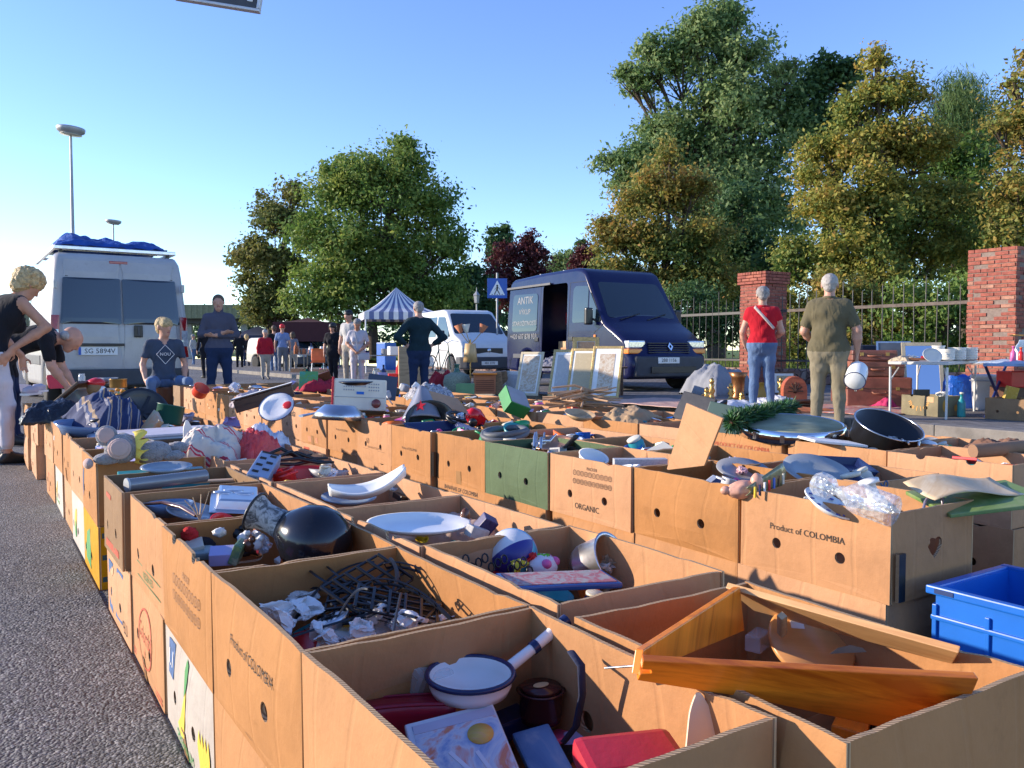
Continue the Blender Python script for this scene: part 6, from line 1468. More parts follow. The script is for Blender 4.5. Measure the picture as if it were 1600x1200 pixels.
mk_block(Pz(850,1185,.33),'blue book lying beside the game case',artmat('blue cover',[(.03,.12,.35),(.10,.25,.5),(.4,.5,.6)],6),(.06,.12,.015),(14,-8,-16),'book','book')
mk_block(Pz(985,1190,.405),'red leather wallet case at the bottom of the view',REDLEA,(.135,.085,.035),(8,0,-20),'wallet','wallet',.012)
m=MB();m.prism(rpoly([(-.026,0),(.028,0),(.020,.06),(.002,.095),(-.012,.07)],.012),.004);place(m.build('spatula',pm('pale birch',(.62,.50,.36),.7,bs=40,bd=.1),None,label='pale wooden spatula blade standing by the red wallet',cat='spatula'),Pz(1097,1196,.40),78,0,-20)
m=MB();pl_=[Pz(892,1018,.475),Pz(908,1040,.47),Pz(910,1085,.42),Pz(900,1135,.365),Pz(880,1160,.34)];m.tube(pl_,.0065,8,flat=.4);m.build('webbing_belt',pm('navy webbing',(.015,.02,.05),.9,bs=80,bd=.4),None,label='dark navy webbing strap hanging inside the front box',cat='strap')
mk_block(Pz(668,1062,.405),'empty clear plastic blister standing behind the pan',CLEARP,(.07,.05,.05),(20,8,10),'blister_pack','plastic pack',.01)
for i,(px_,py_,c_,s_)in enumerate([(900,1165,'lilac',(.05,.035,.02)),(870,1185,'black',(.07,.05,.015)),(875,1150,'pink',(.05,.05,.01)),(940,1150,'grey',(.07,.05,.02)),(800,1095,'cream',(.1,.1,.02)),(760,1120,'navy',(.16,.1,.03))]):
    mk_block(Pz(px_,py_,.31),f'small {c_} plastic case at the bottom of the front box',PMATS[c_],s_,(rnd.uniform(-15,15),rnd.uniform(-15,15),rnd.uniform(0,90)),'plastic_case','case')
# drawer in the wood box
dr=empty('broken_drawer',(0,0,0),0,'broken orange pine drawer lying tilted across the right front box','drawer')
def plank(pts,th,name,mat=PINE,nrm=None):
    P=[V(p)for p in pts];n=(P[1]-P[0]).cross(P[2]-P[0]).normalized();m=MB();k=len(P);c=sum(P,V((0,0,0)))/k
    x=(P[1]-P[0]).normalized();Mx=frame(c,x,n);inv=Mx.inverted();loc=[inv@p for p in P]
    m.prism([(p.x,p.y)for p in loc],th);o=m.build(name,mat,dr,bevel=.0015);o.matrix_local=Mx;return o
A=atd(1003,1022,1.075);B=atd(1500,1020,1.10);A2=atd(998,1079,1.055);B2=atd(1497,1178,1.07);A3=atd(1018,1050,1.065)
plank([A2,atd(1180,1108,1.058),B2,B,A,atd(1002,1044,1.069),atd(1018,1047,1.067),atd(1018,1056,1.064),atd(1001,1058,1.064)],.013,'drawer_front')
m=MB();m.prism([(0,0),(.05,-.002),(.046,-.007),(.03,-.011),(.012,-.007)],.0008,frame(atd(1296,1021.5,1.0745),B-A,(A2-A).cross(B-A)*-1));m.build('burn_mark',DARKWOOD,dr)
Cc=Pz(1130,915,.525);C2=Pz(1158,985,.45)
plank([A+V((.008,.014,0)),A2+V((.012,.02,.012)),C2,Cc],.012,'drawer_side')
D1=Pz(1510,1050,.44)
plank([Cc+V((.01,.0,.002)),Pz(1500,1012,.505),Pz(1490,1030,.47),Pz(1170,975,.45)],.011,'drawer_back',wood('pale pine',(.62,.36,.15),(.45,.2,.07),2.4,.5))
m=MB();m.tube([Pz(1222,962,.50),Pz(1222,990,.46)],.008,4);m.build('corner_block',PALEWOOD,dr)
m=MB();m.tube([A+V((.02,.0,-.018)),Pz(945,1044,.487)],.0016,5);m.build('metal_rod',STEEL,dr)
m=MB();m.lathe([(0,-.006),(.068,-.006),(.072,0),(.068,.006),(0,.006)],40);o=m.build('wooden_disc',wood('amber wood',(.58,.27,.09),(.46,.18,.05),1.2,.35),None,label='round amber wooden disc inside the broken drawer',cat='disc');place(o,Pz(1268,1004,.44),38,5,-33)
m=MB();m.box((-.02,.028,.0065),(.022,.014,.001));m.build('paper_label',PAPER,o)
o=mk_block(Pz(1012,985,.43),'clear cassette case with barcode behind the drawer front',pm('clear case tint',(.50,.40,.38),.12),(.075,.058,.014),(52,10,-38),'cassette_case','case',.003);m=MB();[m.box((.012+.003*i,.01,.0075),(.0016,.02,.001))for i in range(7)];m.box((-.014,-.012,.0075),(.035,.02,.001));m.build('printed_insert',INK,o)
mk_pot(Pz(1045,985,.37),'small clay dish at the bottom behind the drawer',TERRA,.05,.03,(0,0,0),name='dish',cat='dish')
mk_block(Pz(1185,1000,.40),'clear plastic box next to the wooden disc',CLEARP,(.06,.03,.03),(0,0,20),'plastic_box','box')
for i in range(3):mk_block(Pz(1270+i*60,1150-10*i,.33),['brown wooden block','orange wooden offcut','dark wooden offcut'][i]+' under the drawer front',[DARKWOOD,PINE,BROWNP][i],(.12,.05,.03),(5,10*i,30*i),'wood_block','wood')
# black rods, crumpled paper
rr=random.Random(21)
for i in range(13):
    px_=[425,460,500,445,640,690,560,590,480,435,470,510,415][i];py_=[955,940,985,985,975,965,985,970,925,970,965,1000,975][i]
    mk_crumple(Pz(px_,py_,.405)+V((0,0,rr.uniform(-.01,.02))),'crumpled white packing paper among black plastic rods',PAPER,rr.uniform(.04,.062),30+i,.8)['group']='crumpled paper among the black rods'
for i,(p0,pm_,p1,w_,lb)in enumerate([
    ((450,985),(520,900),(585,878),.0065,'curved flat black rail bending up from the white paper'),((475,882),(520,915),(600,945),.006,'straight black rail leaning from the back rim'),((505,880),(550,915),(575,925),.005,'short black rail next to the leaning one'),
    ((600,880),(660,890),(735,950),.006,'long bowed black rail at the right side, upper of the pair'),((580,905),(640,915),(705,965),.006,'bowed black rail crossing under the upper bowed one'),((610,872),(620,905),(600,950),.007,'double black rail standing at the far corner'),((520,980),(550,930),(575,920),.005,'black elbow rail pointing to the middle'),
    ((440,1000),(520,975),(590,955),.008,'wide black bar lying across the front'),((560,945),(610,955),(650,965),.010,'thick black tube lying over the film'),((640,925),(600,950),(575,965),.007,'black slat below the bowed rails'),((560,930),(620,940),(690,945),.007,'long black slat through the middle'),((655,975),(690,940),(710,915),.006,'black rail end at the right wall')]):
    zz_=(.40,.455,.47)if i in (0,6)else (.475,.45,.42)if i in (1,2)else (.48,.47,.43)if i in (3,4)else (.49,.46,.41)if i==5 else (.41,.42,.425)
    P3=[Pz(p0[0],p0[1],zz_[0]),Pz(pm_[0],pm_[1],zz_[1]),Pz(p1[0],p1[1],zz_[2])];path=[P3[0]*(1-t)**2+(P3[1]*2-P3[0]*.5-P3[2]*.5)*2*t*(1-t)+P3[2]*t*t for t in [j/10 for j in range(11)]]
    m=MB();m.tube(path,w_*.62,4,flat=.5,sm=False);
    if i in (3,4,5):m.tube([p+V((.008,.006,-.013))for p in path],w_*.5,4,sm=False);[m.tube([path[j],path[j]+V((.008,.006,-.013))],.0018,4,sm=False)for j in range(0,11,2)]
    m.build('plastic_rod',BLACKP,None,label=lb,cat='rail')
mk_block(Pz(545,985,.395),'piece of clear plastic sheet under the black rails',CLEARP,(.13,.08,.012),(10,8,20),'plastic_sheet','plastic',.004);mk_crumple(Pz(620,975,.40),'glossy crumpled clear film in the front of the rail box',CPLAST,.05,77,.6,'plastic_film','film')
for i in range(16):
    a_=Pz(rr.uniform(480,690),rr.uniform(905,985),rr.uniform(.40,.44));an=rr.uniform(0,PI);d_=V((math.cos(an),math.sin(an),rr.uniform(-.25,.25)))*rr.uniform(.05,.085);m=MB();m.tube([a_-d_,a_+V((0,0,.002)),a_+d_],rr.choice((.0028,.004,.005)),4,flat=.6,sm=False);m.build('plastic_strip',BLACKP,None,label='short black slat in the tangle over white crumpled paper',cat='slat',group='black slats in the tangle')
for i,(px_,py_,z_,rx_,ry_,rz_,sx_,sy_,lb)in enumerate([(575,912,.455,24,-10,25,.17,.10,'black plastic lattice frame leaning at the back of the rods'),(620,945,.43,12,14,-25,.16,.09,'black plastic lattice frame lying under the bowed rails'),(540,945,.425,-8,-16,60,.14,.08,'small black lattice frame beside the white paper')]):
    m=MB();[m.box((0,(j/4-.5)*sy_,0),(sx_,.005,.004))for j in range(5)];[m.box(((j/5-.5)*sx_,0,.0035),(.006,sy_,.005))for j in range(6)];place(m.build('lattice_frame',BLACKP,None,label=lb,cat='frame',bevel=.001),Pz(px_,py_,z_),rx_,ry_,rz_)
for i in range(8):mk_block(Pz(500+i*22,965-5*i,.36),'flat black plastic plate deep under the rails',BLACKP,(.12,.03,.02),(rr.uniform(-20,20),rr.uniform(-20,20),rr.uniform(0,180)),'plastic_plate','plastic')['group']='black plates under the rails'
# balls box
q=Pz(800,866,.44)
m=MB();m.lathe([(.062*math.sin(PI*i/16),-.062*math.cos(PI*i/16))for i in range(17)],24);m.m=[((i%24)//4)for i in range(len(m.f))];place(m.build('beach_ball',[pm('ball blue',(.02,.07,.42),.35),pm('ball sky',(.18,.42,.62),.35),pm('ball white',(.6,.6,.62),.35),pm('ball navy',(.03,.03,.2),.35),pm('ball aqua',(.05,.35,.45),.35),pm('ball pink',(.6,.3,.35),.35)],None,label='blue and white beach ball in the box with the blue tray',cat='ball'),q,50,20,30)
mk_crumple(Pz(812,880,.43),'crumpled yellow cloth in front of the beach ball',pm('yellow cloth',(.70,.50,.02),.7),.05,5,.75,'cloth','cloth');mk_crumple(Pz(829,874,.44),'crumpled red cloth beside the yellow cloth',pm('red cloth',(.6,.02,.02),.7),.028,6,.9,'cloth','cloth');mk_crumple(Pz(846,872,.44),'crumpled bright green cloth beside the red cloth',pm('bright green cloth',(.15,.5,.03),.7),.03,7,.8,'cloth','cloth')
m=MB();m.blob((0,0,0),(.038,.036,.03),.05,3);o=place(m.build('white_ball',pm('white vinyl',(.7,.62,.62),.4),None,label='white ball with pink spots beside the green cloth',cat='ball'),Pz(847,885,.42));m=MB();[m.blob((.03*math.cos(a),.028*math.sin(a),.012),(.013,.013,.012),0,2)for a in (-.6,-1.8,.5)];m.build('pink_spots',PINKP,o)
pt=mk_pot(Pz(915,892,.40),'aluminium pot lying tilted with crumpled paper spilling out',ALU,.062,.085,(62,0,20),name='aluminium_pot')
for i in range(3):mk_crumple(pt.matrix_world@V((.018*(i-1),-.01+.012*(i%2),.072)),['crumpled printed paper in the pot mouth','crumpled brown paper in the pot mouth','crumpled grey paper in the pot mouth'][i],[NEWSP,pm('brown paper',(.35,.24,.15),.9),NEWSP][i],.030,60+i,.8)
T1=[Pz(735,888,.49),Pz(955,903,.44),Pz(972,916,.44),Pz(820,922,.45)]
c=sum(T1,V((0,0,0)))/4;m=MB();m.box((0,0,0),(.245,.10,.012));tr_=m.build('tray',pm('blue plastic tray',(.03,.10,.30),.15),None,label='blue rimmed picture tray lying tilted in front of the beach ball',cat='tray',bevel=.004);tr_.matrix_world=frame(c,T1[1]-T1[0],(.05,-.05,1));m=MB();m.box((0,0,.0065),(.225,.082,.002));m.build('printed_picture',artmat('tray picture',[(.30,.22,.16),(.45,.40,.34),(.5,.1,.1),(.25,.3,.3)],30),tr_)
m=MB();P=[Pz(718+10*i,882-3*math.sin(i*.4),.445)+V((0,0,.012*math.sin(i*2.1)))for i in range(13)]
for i in range(12):m.tube([P[i]+V((.008*math.cos(a),.008*math.sin(a)*.3,.010*math.sin(a)))for a in [j*PI/4 for j in range(8)]],.0022,5,closed=True)
m.build('wire_spiral',BLACKP,None,label='black wire spiral behind the blue tray',cat='spiral')
mk_block(Pz(800,905,.40),'red plastic lid under the blue tray',REDP,(.15,.12,.02),(0,3,20),'plastic_cover','lid');mk_crumple(Pz(760,890,.40),'crumpled red wrapping by the wire spiral',REDP,.03,70,.6,'wrapping','wrapping')
# vase box
vs_=empty('vase',(0,0,0),0,'big glossy black vase with a silvery patterned neck lying in a box','vase')
q=Pz(492,845,.46);Mv=frame(q,(1,.2,0),V((-.62,.62,.36)))
m=MB();m.lathe([(0,-.085),(.04,-.083),(.072,-.06),(.088,-.02),(.088,.015),(.075,.05),(.05,.078),(.037,.095)],36,Mv);m.build('vase_belly',pm('black glaze',(.010,.011,.016),.12,var=.2,rvar=.08),vs_)
m=MB();m.bowl([(.0375,.094),(.034,.115),(.034,.145),(.046,.172),(.048,.173),(.042,.17),(.030,.145),(.030,.115)],32,Mv);m.build('vase_neck',artmat('silver leaf pattern',[(.03,.03,.03),(.45,.44,.42),(.05,.05,.05),(.5,.48,.45)],40,1),vs_)
m=MB();m.tube([Mv@V((.048*math.cos(a),.048*math.sin(a),.173))for a in [i*2*PI/28 for i in range(28)]],.0035,6,closed=True);m.build('vase_lip',BLACKP,vs_)
dl=empty('doll',(0,0,0),0,'small doll with a red knitted cap in the vase box','doll');q=Pz(297,838,.46)
m=MB();m.blob(q+V((.004,0,-.012)),(.016,.016,.018),.05,3);m.build('doll_head',SKIN,dl);m=MB();m.blob(q+V((0,0,.004)),(.020,.020,.018),.25,3,3);m.blob(q+V((-.006,-.012,.016)),(.013,.012,.011),.2,3,3,5);m.build('doll_cap',pm('red knit',(.55,.02,.02),.95,bs=150,bd=.8),dl);m=MB();m.blob(q+V((.03,.01,-.035)),(.035,.025,.028),.2,3);m.build('doll_body',pm('dark felt',(.02,.02,.03),1),dl)
mk_bowl(Pz(345,826,.455),'red plastic bowl tipped behind the doll',REDP,.035,.025,(35,10,0));m=MB();m.blob((0,0,0),(.016,.012,.012),.3,3,3);place(m.build('figurine',pm('white porcelain',(.7,.65,.6),.25),None,label='small white porcelain figurine in the red bowl',cat='figurine'),Pz(343,832,.47))
mk_block(Pz(348,868,.43),'lilac note block in the vase box',LILAC,(.06,.05,.03),(15,0,-18),'note_block','notepad',.002);mk_block(Pz(312,864,.43),'grey green glass dish in the vase box',pm('sea glass',(.25,.33,.32),.15),(.06,.05,.02),(12,0,-15),'glass_dish','dish',.006);mk_block(Pz(372,862,.435),'green and yellow tin box leaning by the note block',artmat('tin print',[(.3,.4,.08),(.1,.2,.1),(.5,.5,.3)],20),(.022,.08,.05),(0,20,-25),'tin','tin',.004)
mk_block(Pz(302,855,.44),'cream card box under the doll',CREAM,(.05,.06,.02),(10,-12,-10),'card_box','carton',.002)
for i,(px_,py_,c_)in enumerate([(380,842,'white'),(395,838,'terracotta'),(388,852,'brown'),(372,834,'black'),(402,850,'white')]):m=MB();m.blob((0,0,0),(.014,.012,.016),.2,3,3,i);m.blob((.008,-.006,.015),(.009,.009,.009),.1,2);place(m.build('figurine',PMATS[c_],None,label=f'tiny {c_} animal figurine beside the black vase'+(' neck' if i==4 else ''),cat='figurine'),Pz(px_,py_,.45))
mk_cloth(Pz(330,850,.40),'black felt cloth in the vase box',pm('black felt',(.012,.012,.016),1,bs=40,bd=.4),(.2,.2),.05,3);mk_crumple(Pz(412,850,.43),'crumpled clear film under the vase neck',CPLAST,.05,33,.9,'plastic_film','film')
mk_block(Pz(540,845,.42),'black plastic lid at the right of the vase',BLACKP,(.05,.07,.02),(30,20,0),'plastic_cover','lid')
# platter
mk_bowl(Pz(655,828,.455),'big white oval serving platter with fluted end',ENAMEL,.088,.022,(7,3,-8),1.62,'platter','platter',.6,lambda a,r:.012*math.cos(a*18)*(math.cos(a)>.6)*(r>.05));mk_crumple(Pz(658,843,.44),'yellow crumpled cloth under the oval platter',pm('yellow cloth',(.70,.50,.02),.7),.03,8,.6,'cloth','cloth')
mk_block(Pz(757,822,.46),'dark blue printed carton at the end of the platter',artmat('dark carton print',[(.02,.02,.04),(.06,.05,.14),(.02,.02,.03)],20),(.045,.03,.06),(30,30,0),'carton','carton',.003);mk_block(Pz(745,832,.45),'printed silver carton beside the dark carton',NEWSP,(.06,.03,.03),(10,20,10),'carton','carton',.003);mk_cloth(Pz(690,832,.41),'pinkish beige blanket under the platter',pm('beige felt',(.42,.30,.24),1,bs=30,bd=.5),(.35,.25),.05,9)
m=MB();m.blob((0,0,0),(.014,.012,.022),.15,3);place(m.build('figurine',BROWNP,None,label='little brown figurine at the right wall of the platter box',cat='figurine'),Pz(727,806,.475))
# pans
q=Pz(372,775,.475);m=MB();a_,b_=.225,.30
m.bowl([(0,.03),(.62,.03),(.70,.024),(.78,-.02),(.98,-.024),(1.0,-.026),(.98,-.028),(.77,-.024),(.68,.02),(0,.026)],4,Matrix.Rotation(R(45),4,'Z'))
vs2=[(p[0]*.115,p[1]*.15,p[2])for p in m.v];m.v=[(a,b,c*.55)for a,b,c in vs2];o=m.build('roasting_tin',ALU,None,label='shallow aluminium roasting tin lying upside down on its box',cat='tin',bevel=.004);
for p_ in o.data.polygons:p_.use_smooth=False
place(o,q+V((0,0,-.005)),9,6,-14);m=MB();[m.blob((-.045+.03*i,.02*(i%2)-.005,.0165),(.028,.014,.004),.3,3)for i in range(3)];m.build('pressed_relief',ALU,o)
mk_bowl(Pz(265,806,.43),'pale blue glass bowl in the roasting tin box',pm('pale blue glass',(.16,.24,.36),.12),.07,.04,(0,0,0));mk_plate(Pz(300,808,.435),'grey glass plate beside the pale blue bowl',pm('smoky glass',(.3,.33,.34),.12),.075,(10,8,0))
m=MB();m.tube([Pz(222,788,.475),Pz(255,785,.478),Pz(285,792,.475),Pz(308,806,.465)],[.009,.012,.012,.010],6,flat=.45);m.build('wooden_hoop',BROWNP,None,label='curved brown wooden slat over the pale blue bowl',cat='slat')
m=MB();b0=Pz(312,812,.46);[m.tube([b0,b0+V((.01*i-.015,.01,.03)),b0+V((.022*i-.035,.02,.055+.006*i))],[.002,.0016,.001],4)for i in range(4)];m.build('dry_twig',PALEWOOD,None,label='dry forked twig at the rim of the roasting tin box',cat='twig')
for i in range(3):mk_block(Pz(270+40*i,800,.37),['grey tin','cream tin','silver tin'][i]+' lid deep in the roasting tin box',[GREYP,CREAM,STEEL][i],(.12,.1,.03),(5,5,20*i),'tin_cover','lid')
# boat dish
m=MB();m.sheet(lambda u,v:((u-.5)*.24,(v-.5)*.13*(1-.7*abs(2*u-1)**2.5),.03*(2*u-1)**2+.03*(2*v-1)**2+(.03*u*u)),26,14,th=.006);place(m.build('serving_boat',ENAMEL,None,label='long white boat shaped serving dish with a pointed end',cat='dish'),Pz(577,778,.455),4,-6,-20)
mk_crumple(Pz(612,763,.475),'pale blue crumpled film behind the boat dish',pm('pale blue film',(.4,.5,.6),.2),.04,12,.5,'plastic_film','film');mk_plate(Pz(545,785,.43),'grey blue plate under the boat dish',pm('grey blue glaze',(.25,.32,.4),.2),.09,(5,0,0));mk_block(Pz(640,778,.42),'black cassette under the end of the boat dish',BLACKP,(.1,.07,.02),(5,10,0),'cassette','cassette')
# tube
a_=Pz(200,758,.485);b_=Pz(322,743,.487);m=MB();P=[a_.lerp(b_,i/60)for i in range(61)];m.tube(P,[.021+.0012*(i%2)for i in range(61)],16);o=m.build('ribbed_tube',pm('ribbed grey tube',(.24,.25,.26),.35,.3,bs=40,bd=.15),None,label='thick grey ribbed tube lying across its box',cat='tube')
m=MB();dv=(a_-b_).normalized();m.tube([a_-dv*.001,a_+dv*.006],.0235,18);m.build('end_cap',pm('pale tube end',(.45,.46,.46),.3),o)
mk_block(Pz(255,752,.44),'dark teal box file under the ribbed tube',TEALP,(.3,.2,.06),(3,0,-5),'box_file','box file');mk_plate(Pz(260,737,.485),'pale glass dish behind the ribbed tube',pm('smoky glass',(.3,.33,.34),.12),.06,(10,0,0),sx=1.5)
mk_block(Pz(320,752,.46),'wooden ruler beside the ribbed tube',PALEWOOD,(.2,.03,.008),(4,0,-12),'ruler','ruler')
# cassette box
o=mk_block(Pz(412,734,.50),'tilted blue and white boxed cassette deck front',pm('pale blue label',(.28,.34,.46),.4),(.075,.16,.05),(24,14,-30),'cassette_deck','cassette deck',.004);m=MB();[m.box((-.015+.03*(i%2),-.055+.022*i,.0265),(.022,.012,.002))for i in range(6)];m.box((.0,.072,.0265),(.06,.008,.002));m.build('printed_panel',INK,o)
m=MB();m.sheet(lambda u,v:((u-.5)*.19,.03*math.sin(PI*u)+.02*v,-.055+.06*v),10,4,th=.004);m.sheet(lambda u,v:((u-.5)*.19,.02+.07*v+.03*math.sin(PI*u),-.05),10,4,th=.004);place(m.build('plastic_bin',REDP,None,label='red plastic magazine bin behind the crumpled paper',cat='bin'),Pz(474,735,.485),8,0,-14)
mk_crumple(Pz(503,738,.48),'crumpled cream paper beside the red bin',CREAM,.045,44,.8);mk_crumple(Pz(520,742,.475),'crumpled pale wrapping beside the cream paper',CPLAST,.04,45,.7,'wrapping','wrapping');mk_sticks(Pz(468,722,.50),'black cables lying on the red bin',BLACKP,5,.2,.008,3,(0,0,-14),'cable_bundle','cables',.1)
# plush
pl=empty('plush_toy',(0,0,0),0,'big eared grey plush animal with a yellow ruffle lying on a box','plush toy');q=Pz(190,700,.545)
m=MB();m.blob(q,(.062,.055,.058),.10,4,3);m.blob(q+V((.11,.0,-.022)),(.075,.05,.045),.12,3,3,2);m.blob(q+V((-.055,-.03,-.035)),(.05,.03,.024),.08,3,3,4);m.build('plush_body',PLUSH,pl)
for i,(dx,dy,dz,s_)in enumerate([(-.052,-.0,.052,.040),(-.016,-.06,.004,.042)]):
    e=frame(q+V((dx,dy,dz)),(1,.2,0),(-.3 if i==0 else -.15,-.9,.25));m=MB();m.blob((0,0,0),(s_,s_,.014),.04,3,2,i,M=e);ea=m.build('plush_ear',PLUSH if i==0 else PLUSHP,pl);m=MB();m.blob((0,0,.012),(s_*.75,s_*.75,.006),.03,3,2,M=e);m.build('inner_ear',PLUSHP,ea)
m=MB();m.sheet(lambda u,v:tuple(q+V((.042+.016*math.sin(u*34)*v,-.062*math.sin(u*PI*1.1-.3)-.01*v,.062*math.cos(u*PI*1.1-.3)+.010*math.cos(u*30)*v))+V((.03*v,0,0))),60,3,th=.002);m.build('ruffle',RUFF,pl)
m=MB();m.blob(q+V((.21,.02,-.012)),(.04,.03,.022),.2,3,3,7);m.blob(q+V((.185,-.02,-.04)),(.045,.025,.02),.2,3,3,8);m.build('plush_leg',PLUSH,pl);m=MB();m.blob(q+V((-.12,-.02,-.05)),(.018,.035,.02),.05,3);m.build('plush_foot',PLUSHP,pl)
mk_cloth(Pz(200,722,.42),'grey blanket under the plush animal',GREYF,(.35,.4),.07,13)
# bags
mk_cloth(Pz(330,693,.53),'cream cotton bag with red stripes spilling over the box rim',CREAMST,(.31,.29),.105,23,(18,10,-35),'cotton_bag','bag',44,.9);mk_cloth(Pz(398,697,.51),'crumpled red plastic bag beside the cream bag',pm('red bag film',(.58,.05,.05),.4,bs=25,bd=.8,dist=.02),(.22,.21),.12,24,(0,0,20),'plastic_bag','bag',40,1.1);mk_cloth(Pz(415,690,.50),'white plastic bag behind the red bag',pm('white bag film',(.6,.6,.66),.4,bs=25,bd=.8,dist=.02),(.2,.2),.12,25,(0,0,20),'plastic_bag','bag',30,1.1);mk_crumple(Pz(435,712,.48),'tangle of orange brown ribbons beside the red bag',pm('orange ribbon',(.5,.15,.03),.7),.06,26,.7,'ribbons','ribbons');m=MB();m.prism(rpoly([(-.03,0),(.03,0),(.022,.12),(0,.16),(-.02,.12)],.02),.004);place(m.build('palette_knife',pm('pale blade',(.62,.6,.55),.4),None,label='upright pale blade left of the cream bag',cat='blade'),Pz(296,708,.46),82,0,20)
# tub, board, cloth, etc
o=mk_bowl(Pz(135,678,.475),'wide blue grey plastic wash tub with reflections',pm('blue grey plastic',(.14,.21,.36),.15),.135,.06,(6,4,0),1.2,'tub','tub',.75);mk_coil(Pz(158,662,.53),'black cable with a plug lying on the tub',BLACKP,.05,.009,2,(10,0,0),'cable','cable')
mk_block(Pz(268,674,.52),'white board lying flat across two boxes',pm('pinkish white board',(.62,.54,.54),.4),(.50,.36,.012),(0,0,8),'board','board',.003);mk_block(Pz(290,686,.50),'black cassette rack under the white board',BLACKP,(.35,.16,.03),(0,0,8),'rack','rack');mk_pot(Pz(262,662,.50),'dark green plastic bucket behind the white board',pm('bottle green plastic',(.02,.10,.07),.4),.075,.11,(0,12,0),name='bucket',cat='bucket');mk_block(Pz(238,664,.52),'orange printed book leaning on the green bucket',artmat('orange cover',[(.5,.2,.05),(.4,.3,.2),(.2,.3,.1)],9),(.03,.16,.12),(20,30,10),'book','book',.002);mk_crumple(Pz(290,655,.50),'grey lilac cloth heap right of the green bucket',pm('grey lilac cloth',(.28,.26,.32),.9),.10,91,.6,'cloth','cloth')
mk_cloth(Pz(180,646,.575),'navy cloth with pale stripes draped over boxes',NAVST,(.35,.40),.145,31,(20,14,15),'striped_cloth','cloth',44,1.1)
m=MB();m.lathe([(.14,-.02),(.17,-.02),(.175,.02),(.15,.025),(.13,.0)],32);[m.box((0,0,0),(.28,.02,.012),Matrix.Rotation(i*PI/3,4,'Z'))for i in range(3)];place(m.build('wheel_trim',BLACKP,None,label='dark plastic wheel trim behind the striped cloth',cat='wheel trim'),Pz(222,645,.52),60,0,10)
place(mk_frame((0,0,0),'dark framed picture with white mount tilted on the boxes',(.34,.42),.05,DARKWOOD,pm('pale blue print',(.30,.38,.48),.2),mount=.03),Pz(110,626,.59),52,0,52)
td=empty('teddy_bear',(0,0,0),0,'brown teddy bear with a red and white hat among the boxes','teddy bear');q=Pz(146,634,.56);BRT=pm('brown plush',(.30,.16,.07),1,bs=120,bd=.9,dist=.01);m=MB();m.blob(q,(.07,.06,.09),.1,3);m.blob(q+V((.01,-.01,.11)),(.05,.05,.05),.08,3);m.blob(q+V((-.08,-.02,-.03)),(.06,.025,.025),.1,3);m.build('bear_body',BRT,td);m=MB();m.blob(q+V((.02,.0,.15)),(.055,.052,.035),.1,3);m.build('bear_hat',REDP,td);m=MB();m.blob(q+V((.05,-.03,.10)),(.03,.03,.03),.1,3);m.build('hat_pompom',PAPER,td)
mk_cloth(Pz(82,645,.53),'crumpled glossy black bag in the far left box',pm('black bag film',(.012,.012,.016),.3,bs=20,bd=.8,dist=.02),(.36,.36),.12,35,(0,0,0),'bin_bag','bag',36)
def flowers(loc,label,mat,n,s_,seed):
    rr=random.Random(seed);root=empty('artificial_flowers',loc,0,label,'flowers');a=MB();b=MB()
    for i in range(n):
        c=V((rr.gauss(0,s_),rr.gauss(0,s_),rr.uniform(.02,.09)));a.blob(c,(.022,.022,.014),.5,2,4,i);b.tube([(c.x*.3,c.y*.3,-.1),c],.003,4)
    a.build('blossoms',mat,root);b.build('stems',GREENP,root);return root
flowers(Pz(138,610,.54),'pink artificial flowers by the teddy hat',pm('pink silk',(.6,.2,.25),.8),12,.05,1);flowers(Pz(196,622,.52),'orange artificial flowers in front of the van bumper',pm('orange silk',(.62,.26,.03),.8),14,.06,2)
for i in range(2):m=MB();m.blob((0,0,0),(.13,.045,.045),.15,4,2,i);o=place(m.build('shoe',[pm('white and lilac shoe',(.5,.46,.52),.6),NAVY][0],None,label=['pale striped trainer nearest the blond woman','second pale trainer behind the first'][i],cat='shoe'),Pz(48+12*i,610-4*i,.53),0,0,60);m=MB();m.box((0,0,-.035),(.24,.085,.02));m.build('sole',PAPER,o)
mk_pot(Pz(185,606,.50),'copper coloured pot far back in the left boxes',BRASS,.09,.10);m=MB();m.prism(rpoly([(-.12,0),(.12,0),(.10,.16),(-.10,.16)],.03),.006);place(m.build('plastic_cover',REDP,None,label='red plastic lid standing on edge under the bald man',cat='lid'),Pz(90,607,.50),70,0,40)
mk_bowl(Pz(170,600,.50),'grey mixing bowl at the far end of the left boxes',GREYP,.11,.08);mk_jar(Pz(128,600,.50),'clear jar beside the grey mixing bowl',CLEARP,.04,.12);mk_crumple(Pz(160,612,.52),'pale crumpled tissue with pink print',pm('pink tissue',(.6,.42,.44),.9),.08,98,.7)
mk_block(Pz(30,606,.50),'white trainer box at the far left end',PAPER,(.2,.12,.08),(0,5,20),'shoe_box','box')

